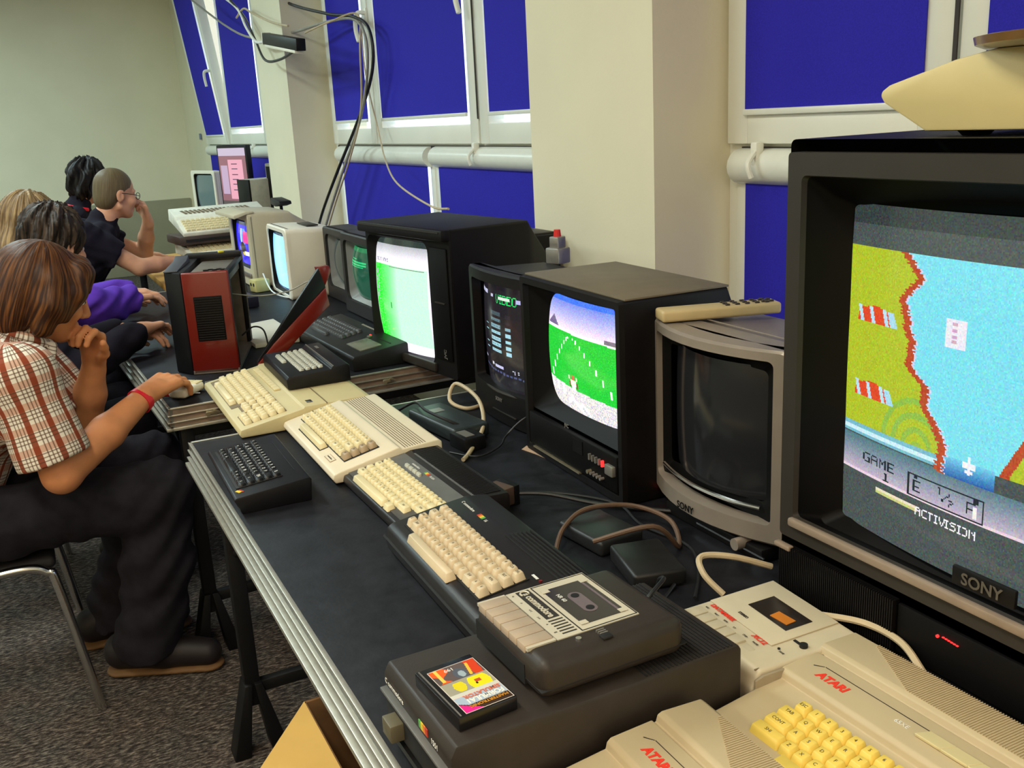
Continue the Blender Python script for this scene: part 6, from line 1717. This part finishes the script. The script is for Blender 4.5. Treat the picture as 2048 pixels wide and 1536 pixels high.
def add_hand(F, wrist, d, n, curl=0.5, spread=1.0, thumb=1, s=1.0, thumb_curl=0.4, rw=0.024):
    """wrist point, direction of the fingers d, back-of-hand normal n; thumb=+1 puts the thumb on the (d x n) side"""
    d = np.array(d, float); d /= np.linalg.norm(d)
    n = np.array(n, float); n -= d * (n @ d); n /= np.linalg.norm(n)
    w = np.cross(d, n) * thumb
    wr = np.array(wrist, float)
    off = (0.030, 0.010, -0.010, -0.029); ln = (0.040, 0.045, 0.042, 0.033); pl = (0.088, 0.092, 0.088, 0.080)
    kn = []
    for i in range(4):
        p = wr + s * (d * pl[i] + w * off[i] * 0.95)
        F.cap(wr + s * (d * 0.012 + w * off[i] * 0.55), p, 0.0155 * s, 0.0120 * s, 0.010)
        kn.append(p)
    for i in range(4):
        a = curl * (0.9 + 0.06 * i)
        p = kn[i]; dirv = d + w * off[i] * 1.8 * spread
        dirv /= np.linalg.norm(dirv)
        nn = n
        r0 = (0.0095, 0.0098, 0.0092, 0.0082)[i] * s
        for j, (fr, bend) in enumerate(((1.0, 0.75), (0.62, 1.1), (0.48, 0.8))):
            ang = a * bend
            nd = dirv * math.cos(ang) - nn * math.sin(ang)
            nn = nn * math.cos(ang) + dirv * math.sin(ang)
            dirv = nd
            q = p + dirv * ln[i] * fr * s
            F.cap(p, q, r0 * (1 - 0.07 * j), r0 * (0.93 - 0.07 * j), 0.004)
            p = q
    b = wr + s * (d * 0.022 + w * 0.022 - n * 0.008)
    t1 = b + s * (d * 0.032 + w * 0.026 - n * 0.012)
    td = d * 0.9 + w * (0.35 - thumb_curl) - n * 0.35; td /= np.linalg.norm(td)
    t2 = t1 + td * 0.030 * s
    t3 = t2 + (td * 0.9 - w * thumb_curl * 0.6) * 0.024 * s
    F.cap(b, t1, 0.0150 * s, 0.0120 * s, 0.010); F.cap(t1, t2, 0.0112 * s, 0.0105 * s, 0.005); F.cap(t2, t3, 0.0103 * s, 0.0088 * s, 0.004)
    F.cap(wr - d * 0.02 * s, wr + d * 0.03 * s, rw * s, 0.022 * s, 0.012)

def strands(c, f, u, r, amp=0.004, n=42, wave=1.5):
    """ridges running from crown to tips"""
    c = np.array(c)
    def g(P):
        q = P - c
        x, y, z = q @ r, q @ f, q @ u
        a = np.arctan2(x, y + 0.02)
        return amp * (np.sin(a * n + wave * np.sin(z * 60)) * 0.6 + np.sin(a * n * 0.43 + wave * 24 * z) * 0.6 + 0.5 * np.sin(a * 7 + wave * z * 25))
    return g

def hbones(Ph):
    return [(Ph(0, -0.035, 0.16), Ph(0, -0.035, -0.16), 0.10, tuple(Ph(0, 1, 0) - Ph(0, 0, 0)), 0, 0)]
# ---- materials
def skin_mat(name, rgb, dark):
    m = M(name, rgb, rough=0.5, var=0.10, scale=22, bump=0.08, bscale=300, spec=0.35)
    p = m.node_tree.nodes['Principled BSDF']
    p.inputs['Subsurface Weight'].default_value = 0.10
    p.inputs['Subsurface Radius'].default_value = (0.012, 0.005, 0.003)
    return m
m_skin = skin_mat('skin_warm', (206, 138, 92), 0); m_skin2 = skin_mat('skin_fair', (218, 160, 126), 0)
m_eyew = M('eye_white', (230, 226, 218), rough=0.2); m_iris = M('eye_iris', (50, 40, 34), rough=0.2)
def hair_mat(name, c0, c1, c2=None):
    m = bpy.data.materials.new(name); m.use_nodes = True
    nt = m.node_tree; p = nt.nodes['Principled BSDF']
    p.inputs['Roughness'].default_value = 0.5; p.inputs['Specular IOR Level'].default_value = 0.25
    tc = nt.nodes.new('ShaderNodeUVMap'); tc.uv_map = 'weave'; mp = nt.nodes.new('ShaderNodeMapping'); mp.inputs['Scale'].default_value = (1, 0.06, 1)
    nt.links.new(tc.outputs[0], mp.inputs[0])
    n = nt.nodes.new('ShaderNodeTexNoise'); n.inputs['Scale'].default_value = 190; n.inputs['Detail'].default_value = 3
    nt.links.new(mp.outputs[0], n.inputs['Vector'])
    r = nt.nodes.new('ShaderNodeValToRGB')
    r.color_ramp.elements[0].position = 0.42; r.color_ramp.elements[0].color = lin(c0)
    r.color_ramp.elements[1].position = 0.80; r.color_ramp.elements[1].color = lin(c1)
    nt.links.new(n.outputs['Fac'], r.inputs[0]); nt.links.new(r.outputs[0], p.inputs['Base Color'])
    b = nt.nodes.new('ShaderNodeBump'); b.inputs['Strength'].default_value = 0.35; b.inputs['Distance'].default_value = 0.002
    nt.links.new(n.outputs['Fac'], b.inputs['Height']); nt.links.new(b.outputs[0], p.inputs['Normal'])
    return m
def plaid_mat():
    m = bpy.data.materials.new('checked_cotton'); m.use_nodes = True
    nt = m.node_tree; p = nt.nodes['Principled BSDF']; p.inputs['Roughness'].default_value = 0.85; p.inputs['Specular IOR Level'].default_value = 0.15
    uv = nt.nodes.new('ShaderNodeUVMap'); uv.uv_map = 'weave'
    sp = nt.nodes.new('ShaderNodeSeparateXYZ'); nt.links.new(uv.outputs[0], sp.inputs[0])
    def math_(op, a, b=None):
        n = nt.nodes.new('ShaderNodeMath'); n.operation = op
        for i, q in enumerate((a, b)):
            if q is None: continue
            if isinstance(q, (int, float)): n.inputs[i].default_value = q
            else: nt.links.new(q, n.inputs[i])
        return n.outputs[0]
    def stripe(coord, period, lo, hi):
        f = math_('FRACT', math_('DIVIDE', math_('ADD', coord, 10.0), period))
        return math_('MULTIPLY', math_('GREATER_THAN', f, lo), math_('LESS_THAN', f, hi))
    def mix(c, fac, rgb, mode='MIX'):
        n = nt.nodes.new('ShaderNodeMix'); n.data_type = 'RGBA'; n.blend_type = mode
        nt.links.new(fac, n.inputs['Factor'])
        if isinstance(c, tuple): n.inputs['A'].default_value = c
        else: nt.links.new(c, n.inputs['A'])
        n.inputs['B'].default_value = rgb
        return n.outputs['Result']
    X, Y = sp.outputs[0], sp.outputs[1]
    W = lin((226, 218, 204))
    c = mix(W, math_('MULTIPLY', stripe(Y, 0.050, 0.10, 0.44), 0.60), lin((186, 112, 76)))
    c = mix(c, math_('MULTIPLY', stripe(X, 0.048, 0.05, 0.33), 0.95), lin((132, 52, 22)))
    for (a, b) in ((0.42, 0.48), (0.60, 0.66), (0.78, 0.84)):
        c = mix(c, math_('MULTIPLY', stripe(X, 0.048, a, b), 0.75), lin((92, 60, 40)))
        c = mix(c, math_('MULTIPLY', stripe(Y, 0.050, a + 0.06, b + 0.06), 0.7), lin((92, 60, 40)))
    nt.links.new(c, p.inputs['Base Color'])
    return m
m_plaid = plaid_mat()
m_jeans = M('dark_denim', (32, 30, 37), rough=0.9, var=0.25, scale=30, bump=0.25, bscale=350, spec=0.15)
m_tee = M('black_cotton', (30, 27, 36), rough=0.92, var=0.18, scale=20, bump=0.2, bscale=260, spec=0.12)
m_purple = M('purple_fleece', (96, 56, 176), rough=0.85, var=0.2, scale=14, bump=0.4, bscale=60, spec=0.15)
m_shoe = M('dark_shoe_leather', (30, 25, 27), rough=0.55, var=0.15, spec=0.3)
m_sole = M('tan_shoe_sole', (104, 74, 40), rough=0.7)
m_band = M('red_wristband', (226, 30, 50), rough=0.35)

def person(name_label, loc):
    return thing('person', name_label, 'person', loc, 0, 'people seated along the tables')

def wob(amp, fx=28.0, fz=22.0, ph=0.0):
    """soft folds for cloth"""
    return lambda P: amp * (np.sin(P[:, 0] * fx + 2.2 * np.sin(P[:, 2] * 17 + ph)) * 0.5 + np.sin(P[:, 2] * fz + P[:, 1] * 19 + ph) * 0.6)

# ---- 1: checked shirt, chin on fist, other hand on the mouse
def person1():
    t = person('person in a brown and white checked shirt, chin on fist, hand on the mouse', (-0.26, 2.70, 0))
    hip = (-0.33, 2.70, 0.54); waist = (-0.27, 2.69, 0.68); chest = (-0.155, 2.68, 0.86); nb = (-0.055, 2.675, 0.985)
    hc = np.array((0.040, 2.665, 1.094)); hf = (0.90, 0.20, -0.38)
    rs, re, rw = (-0.045, 2.475, 0.925), (0.004, 2.432, 0.690), (0.240, 2.622, 0.806)
    ls, le, lw = (-0.04, 2.865, 0.92), (0.085, 2.80, 0.705), (0.128, 2.725, 0.885)
    F = Field(0.0042)
    P, ax = add_head(F, hc, hf, (0.25, 0, 1), 1.0)
    F.chain([nb, hc + np.array((-0.022, 0.006, -0.050))], [0.056, 0.050], 0.02)
    F.chain([hip, waist, chest, nb], [0.10, 0.10, 0.11, 0.06], 0.03)
    F.chain([chest, rs, re], [0.07, 0.050, 0.044], 0.02); F.chain([re, tuple(0.5 * (np.array(re) + rw)), rw], [0.043, 0.042, 0.026], 0.015)
    F.chain([chest, ls, le], [0.07, 0.048, 0.042], 0.02); F.chain([le, tuple(0.5 * (np.array(le) + lw)), lw], [0.042, 0.041, 0.028], 0.015)
    add_hand(F, rw, (0.66, 0.72, 0.10), (-0.15, -0.40, 0.9), curl=0.50, spread=1.7, thumb=-1, s=1.12)
    add_hand(F, lw, (0.02, -0.38, 0.90), (0.62, 0.75, 0.12), curl=1.05, spread=1.2, thumb=-1, s=1.02, thumb_curl=0.1)
    sdf_obj('body', F, m_skin, t)
    add_eyes(t, P, 1.0, m_eyew, m_iris)
    # shirt
    F = Field(0.0075)
    F.chain([(-0.30, 2.70, 0.605), (-0.265, 2.69, 0.70), (-0.155, 2.68, 0.865)], [0.150, 0.152, 0.150], 0.05)
    F.chain([(-0.155, 2.58, 0.86), (-0.155, 2.79, 0.86)], [0.135, 0.135], 0.05)
    F.chain([(-0.10, 2.56, 0.945), (-0.085, 2.80, 0.945)], [0.070, 0.070], 0.05)
    F.chain([nb, (-0.038, 2.674, 1.005)], [0.080, 0.066], 0.03)
    se = tuple(np.array(rs) + 0.95 * (np.array(re) - rs)); le2 = tuple(np.array(ls) + 0.95 * (np.array(le) - ls))
    F.chain([(-0.105, 2.52, 0.925), rs, se], [0.085, 0.078, 0.086], 0.03)
    F.chain([(-0.10, 2.83, 0.925), ls, le2], [0.085, 0.074, 0.078], 0.03)
    F.cut(np.array(rs) + 0.84 * (np.array(re) - rs), np.array(re) - np.array(rs), 0.115)
    F.cut(np.array(ls) + 0.82 * (np.array(le) - ls), np.array(le) - np.array(ls), 0.10)
    sdf_obj('shirt', F, m_plaid, t, wob(0.0035), uvbones=[((-0.30, 2.69, 0.60), (-0.06, 2.675, 0.99), 0.15, (0, -1, 0), 0, 0), (rs, re, 0.08, (0, -1, 0), 0.02, 0), (ls, le, 0.08, (0, -1, 0), 0.02, 0)])
    # shirt collar
    F = Field(0.005)
    n_ = 14
    pts = []
    for i in range(n_):
        a = 2 * math.pi * i / n_
        pts.append((-0.030 + 0.062 * math.cos(a), 2.672 + 0.066 * math.sin(a), 1.000 - 0.040 * math.cos(a)))
    F.chain(pts + [pts[0]], [0.013] * (n_ + 1), 0.01)
    F.cap((0.035, 2.610, 0.965), (0.030, 2.600, 0.935), 0.012, 0.008, 0.01); F.cap((0.035, 2.735, 0.965), (0.035, 2.745, 0.935), 0.012, 0.008, 0.01)
    sdf_obj('collar', F, m_plaid, t, None, uvbones=[((-0.06, 2.67, 0.96), (-0.02, 2.67, 1.05), 0.065, (0, -1, 0), 0, 0.1)])
    # jeans
    F = Field(0.0085)
    rk, lk = (0.222, 2.560, 0.555), (0.235, 2.80, 0.555)
    ra, la = (0.150, 2.655, 0.12), (0.085, 2.90, 0.12)
    F.chain([(-0.33, 2.62, 0.540), rk], [0.103, 0.086], 0.04); F.chain([(-0.33, 2.79, 0.540), lk], [0.103, 0.086], 0.04)
    F.chain([(-0.33, 2.62, 0.55), (-0.33, 2.79, 0.55)], [0.108, 0.108], 0.04)
    F.chain([rk, (0.195, 2.605, 0.34), ra], [0.088, 0.090, 0.088], 0.03); F.cap(ra, (ra[0] - 0.005, ra[1], 0.04), 0.088, 0.092, 0.02); F.cut((ra[0], ra[1], 0.062), (0, 0, -1), 0.13)
    F.chain([lk, (0.17, 2.86, 0.34), la], [0.088, 0.084, 0.076], 0.03); F.cap(la, (la[0], la[1], 0.04), 0.076, 0.082, 0.02); F.cut((la[0], la[1], 0.062), (0, 0, -1), 0.12)
    sdf_obj('jeans', F, m_jeans, t, lambda P: wob(0.006, 24, 34)(P) + 0.004 * np.sin(P[:, 2] * 70 + 9 * np.sin(P[:, 0] * 12) + P[:, 1] * 30))
    for (ax_, ay, dx, dy) in ((0.140, 2.665, 0.90, -0.44), (0.085, 2.90, 0.95, -0.05)):
        dl = math.hypot(dx, dy); dx, dy = dx / dl, dy / dl
        F = Field(0.006)
        h0 = np.array((ax_ - 0.075 * dx, ay - 0.075 * dy, 0.060)); t0 = np.array((ax_ + 0.165 * dx, ay + 0.165 * dy, 0.050))
        F.chain([h0, (h0 + t0) / 2 + (0, 0, 0.008), t0], [0.044, 0.048, 0.038], 0.02); F.cap(h0 + (0, 0, 0.02), h0 + np.array((0.05 * dx, 0.05 * dy, 0.04)), 0.040, 0.042, 0.02)
        F.cut((ax_, ay, 0.016), (0, 0, -1), 0.25)
        so = sdf_obj('shoe', F, m_shoe, t)
        F = Field(0.005)
        for q in range(7):
            pq = h0 + (t0 - h0) * q / 6.0
            F.ell((pq[0], pq[1], 0.013), (0.047 - 0.001 * q, 0.047 - 0.001 * q, 0.0115), None, 0.010)
        sdf_obj('sole', F, m_sole, so)
    # hair: bob with lighter streaks
    r, f, u = ax
    F = Field(0.0052)
    R = np.stack([r, f, u], 1)
    Ph = lambda x, y, z: hc + r * x + f * y + u * z
    F.ell(Ph(0, -0.020, 0.026), (0.093, 0.110, 0.096), R, 0.02)
    F.ell(Ph(0, -0.066, -0.040), (0.086, 0.064, 0.094), R, 0.03)
    for q in (-1, 1):
        F.chain([Ph(q * 0.076, -0.01, 0.03), Ph(q * 0.088, -0.002, -0.02), Ph(q * 0.084, -0.006, -0.080)], [0.034, 0.034, 0.026], 0.02)
        F.chain([Ph(q * 0.060, 0.050, 0.060), Ph(q * 0.076, 0.048, 0.02), Ph(q * 0.082, 0.034, -0.045)], [0.030, 0.026, 0.016], 0.02)
    F.chain([Ph(-0.05, 0.060, 0.065), Ph(-0.040, 0.084, 0.030)], [0.030, 0.012], 0.02); F.chain([Ph(0.05, 0.060, 0.065), Ph(0.040, 0.084, 0.030)], [0.030, 0.012], 0.02); F.chain([Ph(0, 0.065, 0.075), Ph(0, 0.092, 0.036)], [0.032, 0.012], 0.02)
    F.ell(Ph(0, 0.120, -0.035), (0.062, 0.080, 0.062), R, 0.012, True)
    sdf_obj('hair', F, hair_mat('hair_brown_streaked', (42, 20, 10), (134, 84, 40)), t, strands(hc, f, u, r, 0.0014, 46, 0.10), uvbones=hbones(Ph))
    # wristband
    d = np.array(rw) - np.array(re); d /= np.linalg.norm(d)
    c = np.array(rw) - d * 0.030
    o = Vector(t.location); dv = Vector(d); uu = dv.orthogonal().normalized(); vv = dv.cross(uu)
    L = []
    for (s_, rr) in ((-0.010, 0.0325), (-0.010, 0.0350), (0.010, 0.0325), (0.010, 0.0300)):
        L.append([Vector(c) - o + dv * s_ + (uu * math.cos(2 * math.pi * i / 28) + vv * math.sin(2 * math.pi * i / 28)) * rr for i in range(28)])
    b = B(); b.loft(L, closed=True); w_ = b.obj('wristband', m_band, t); w_['label'] = 'red paper wristband'
person1()

def sitter(label, y, x, hc, hf, hup, skin, hair_fn, top_mat, sleeves, arms, shirt_r=0.125, scale=0.95, legs_mat=None, sl=1.0, fold=0.005, thigh=True, vox=0.006, hand_args=None, lean=0.25):
    """torso from the seat to the head, arms given joint by joint"""
    t = person(label, (x - 0.2, y, 0))
    hc = np.array(hc, float)
    hip = np.array((x - 0.30, y, 0.54)); nb = hc + np.array((-0.075, 0.0, -0.125))
    chest = hip * 0.3 + nb * 0.7 + np.array((-0.035, 0, -0.02)); waist = hip * 0.7 + nb * 0.3 + np.array((-0.03, 0, 0))
    F = Field(vox)
    P, ax = add_head(F, hc, hf, hup, scale)
    F.chain([nb, hc + np.array((-0.030, 0.0, -0.045))], [0.055, 0.048], 0.02)
    F.chain([hip, waist, chest, nb], [0.10, 0.10, 0.10, 0.055], 0.03)
    for i, (s_, e_, w_, ha) in enumerate(arms):
        s_, e_, w_ = map(np.array, (s_, e_, w_))
        F.chain([chest, s_, e_], [0.06, 0.044, 0.040], 0.02); F.chain([e_, 0.5 * (e_ + w_), w_], [0.040, 0.038, 0.025], 0.014)
        add_hand(F, w_, *ha)
    sdf_obj('body', F, skin, t)
    add_eyes(t, P, scale, m_eyew, m_iris)
    F = Field(0.009)
    F.chain([hip + (0.0, 0, 0.02), waist, chest], [0.145, 0.140, shirt_r + 0.012], 0.05)
    F.chain([chest + (0.0, -0.09, 0.01), chest + (0.0, 0.09, 0.01)], [shirt_r, shirt_r], 0.05)
    F.chain([nb + (-0.02, -0.10, -0.05), nb + (-0.02, 0.10, -0.05)], [0.060, 0.060], 0.05)
    F.cap(nb + (-0.01, 0, -0.03), nb + (0.004, 0, 0.012), 0.080, 0.064, 0.03)
    for (s_, e_, w_, ha) in arms:
        s_, e_, w_ = map(np.array, (s_, e_, w_))
        k = sleeves
        if k <= 1: F.chain([chest + (s_ - chest) * 0.6, s_, s_ + (e_ - s_) * (k + 0.3)], [0.08, 0.070, 0.068], 0.03); F.cut(s_ + (e_ - s_) * k, e_ - s_, 0.10)
        else: F.chain([chest + (s_ - chest) * 0.6, s_, e_, e_ + (w_ - e_) * (k - 1)], [0.08, 0.068 * sl, 0.060 * sl, 0.046 * sl], 0.03)
    sdf_obj('top', F, top_mat, t, lambda P: wob(fold, 26, 24, y)(P) + fold * 0.6 * np.sin(P[:, 0] * 55 + 4 * np.sin(P[:, 2] * 33) + P[:, 1] * 20))
    if thigh:
        F = Field(0.010)
        for q in (-1, 1):
            kx = x + 0.20
            F.chain([(x - 0.30, y + q * 0.085, 0.542), (kx, y + q * 0.115, 0.55)], [0.100, 0.080], 0.04); F.chain([(kx, y + q * 0.115, 0.55), (kx - 0.05, y + q * 0.12, 0.12)], [0.080, 0.062], 0.03)
        F.chain([(x - 0.30, y - 0.08, 0.55), (x - 0.30, y + 0.08, 0.55)], [0.106, 0.106], 0.04)
        sdf_obj('trousers', F, legs_mat or m_jeans, t, wob(0.004, 24, 34))
        for q in (-1, 1):
            F = Field(0.009)
            F.chain([(x + 0.09, y + q * 0.12, 0.042), (x + 0.20, y + q * 0.12, 0.046), (x + 0.30, y + q * 0.125, 0.038)], [0.040, 0.044, 0.036], 0.02)
            sdf_obj('shoe', F, m_shoe, t)
    hair_fn(t, hc, ax, scale)
    return t, P, ax

def hair_short(name, c0, c1, amp=0.006, thick=1.0, n=30):
    mat = hair_mat(name, c0, c1)
    def fn(t, hc, ax, s):
        r, f, u = ax; R = np.stack([r, f, u], 1)
        Ph = lambda x, y, z: hc + s * (r * x + f * y + u * z)
        F = Field(0.0065)
        F.ell(Ph(0, -0.018, 0.040), np.array((0.086, 0.102, 0.094)) * s * thick, R, 0.02); F.ell(Ph(0, -0.055, -0.025), np.array((0.076, 0.058, 0.070)) * s * thick, R, 0.03)
        F.ell(Ph(0, 0.115, -0.022), np.array((0.075, 0.078, 0.072)) * s, R, 0.012, True)
        for q in (-1, 1): F.ell(Ph(q * 0.095, 0.012, -0.030), np.array((0.030, 0.034, 0.042)) * s, R, 0.01, True)
        sdf_obj('hair', F, mat, t, strands(hc, f, u, r, amp, n), uvbones=hbones(Ph))
    return fn
def hair_long(name, c0, c1):
    mat = hair_mat(name, c0, c1)
    def fn(t, hc, ax, s):
        r, f, u = ax; R = np.stack([r, f, u], 1)
        Ph = lambda x, y, z: hc + s * (r * x + f * y + u * z)
        F = Field(0.0070)
        F.ell(Ph(0, -0.018, 0.036), np.array((0.096, 0.110, 0.100)) * s, R, 0.02)
        F.chain([Ph(0, -0.05, 0.0), Ph(0, -0.070, -0.10), Ph(0, -0.075, -0.20)], [0.085 * s, 0.085 * s, 0.06 * s], 0.03)
        for q in (-1, 1): F.chain([Ph(q * 0.07, 0.02, 0.03), Ph(q * 0.088, 0.0, -0.07), Ph(q * 0.085, -0.02, -0.19)], [0.036 * s, 0.036 * s, 0.028 * s], 0.025)
        F.ell(Ph(0, 0.118, -0.030), np.array((0.062, 0.080, 0.072)) * s, R, 0.012, True)
        sdf_obj('hair', F, mat, t, strands(hc, f, u, r, 0.005, 26, 0.5), uvbones=hbones(Ph))
    return fn

# ---- 2: dark hair, black long sleeves, reaching past the red case
sitter('dark-haired person in a black long-sleeved top, hand reaching behind the red case', 3.42, 0.03,
       (0.105, 3.42, 1.135), (0.75, 0.62, -0.25), (0.1, 0, 1), m_skin2, hair_short('hair_black_brown', (22, 18, 16), (92, 72, 54), 0.008, 1.06), m_tee, 1.88,
       [((-0.03, 3.24, 0.93), (0.085, 3.17, 0.755), (0.318, 3.40, 0.832), ((0.62, 0.78, -0.05), (-0.2, 0.1, 1), 0.35, 1.0, -1, 1.0)),
        ((-0.03, 3.60, 0.93), (0.09, 3.62, 0.76), (0.26, 3.52, 0.818), ((0.8, -0.35, -0.05), (-0.1, 0.0, 1), 0.45, 1.0, 1, 1.0))])
# ---- 3: long light-brown hair, purple fleece
sitter('person with long light-brown hair in a purple fleece behind the dark-haired one', 4.12, 0.02,
       (0.060, 4.12, 1.150), (0.80, 0.55, -0.2), (0.05, 0, 1), m_skin2, hair_long('hair_light_brown', (96, 74, 48), (190, 160, 112)), m_purple, 1.92,
       [((-0.06, 3.95, 0.93), (0.205, 3.93, 0.845), (0.36, 4.08, 0.835), ((0.8, 0.5, -0.05), (-0.1, 0.0, 1), 0.4, 1.0, -1, 0.95)),
        ((-0.06, 4.30, 0.93), (0.15, 4.34, 0.80), (0.36, 4.28, 0.835), ((0.9, -0.2, -0.05), (-0.1, 0.0, 1), 0.4, 1.0, 1, 0.95))], shirt_r=0.13, sl=1.3, fold=0.008)
# ---- 4: shaved head, glasses, black T-shirt
t4, P4, ax4 = sitter('person with shaved head and glasses in a black T-shirt, fist at the mouth', 5.14, 0.36,
       (0.462, 5.14, 1.190), (0.92, 0.30, -0.16), (0.1, 0, 1), m_skin2, hair_short('hair_shaved', (96, 82, 58), (120, 104, 76), 0.0005, 0.935), m_tee, 0.60,
       [((0.285, 4.955, 1.005), (0.500, 4.95, 0.850), (0.665, 5.02, 0.852), ((0.95, 0.2, -0.1), (-0.05, 0.0, 1), 0.4, 1.0, -1, 1.0)),
        ((0.30, 5.32, 1.00), (0.575, 5.36, 0.870), (0.600, 5.235, 1.040), ((-0.12, -0.25, 0.95), (0.95, 0.1, 0.0), 1.1, 1.0, 1, 0.98))], legs_mat=m_tee)
o4 = Vector(t4.location)
b = B()
for q in (-1, 1):
    c = Vector(P4(q * 0.033, 0.100, -0.002)) - o4
    r_, f_, u_ = (Vector(v) for v in ax4)
    ring = [c + (r_ * math.cos(2 * math.pi * i / 16) * 0.022 + u_ * math.sin(2 * math.pi * i / 16) * 0.016) for i in range(17)]
    b.tube(ring, 0.0015, 6, 1)
    b.tube([c + r_ * q * 0.022, Vector(P4(q * 0.072, 0.06, 0.004)) - o4, Vector(P4(q * 0.082, -0.005, 0.006)) - o4], 0.0015, 6, 2)
b.tube([Vector(P4(-0.012, 0.102, 0.0)) - o4, Vector(P4(0.012, 0.102, 0.0)) - o4], 0.0015, 6, 1)
b.obj('glasses', m_blkmetal, t4)
# ---- 5: dark curly hair, red lanyard
t5, P5, ax5 = sitter('person with dark curly hair and red lanyard beyond the shaved-headed one', 5.86, 0.30,
       (0.400, 5.86, 1.225), (0.75, 0.62, -0.12), (0.05, 0, 1), m_skin2, hair_short('hair_curly_black', (14, 12, 12), (46, 40, 36), 0.010, 1.06, 17), m_tee, 0.80,
       [((0.23, 5.68, 1.01), (0.42, 5.66, 0.84), (0.63, 5.70, 0.795), ((0.95, 0.0, -0.1), (-0.05, 0.0, 1), 0.4, 1.0, -1, 1.0)),
        ((0.23, 6.05, 1.01), (0.44, 6.08, 0.84), (0.63, 6.0, 0.795), ((0.95, 0.0, -0.1), (-0.05, 0.0, 1), 0.4, 1.0, 1, 1.0))], legs_mat=m_tee)
def lanyard(t, cx, cy, cz):
    o = Vector(t.location)
    pts = []
    for i in range(15):
        a = math.radians(-30 + 240 * i / 14)
        pts.append(Vector((cx - 0.078 * math.sin(a), cy - 0.085 * math.cos(a), cz + 0.022 * math.sin(a))) - o)
    b = B(); b.tube(pts, 0.010, 6, 3)
    x = b.obj('lanyard', m_band, t); x['label'] = 'red and white lanyard'
lanyard(t5, 0.330, 5.86, 1.095)

for (x, y, lab) in ((-0.27, 3.42, 'steel chair under the dark-haired person in black sleeves'), (-0.28, 4.12, 'steel chair under the person in the purple fleece'), (0.06, 5.14, 'steel chair under the shaved-headed person'), (0.0, 5.86, 'steel chair under the curly-haired person')):
    dup_tree(ch, (x, y, 0), 0.0, lab)
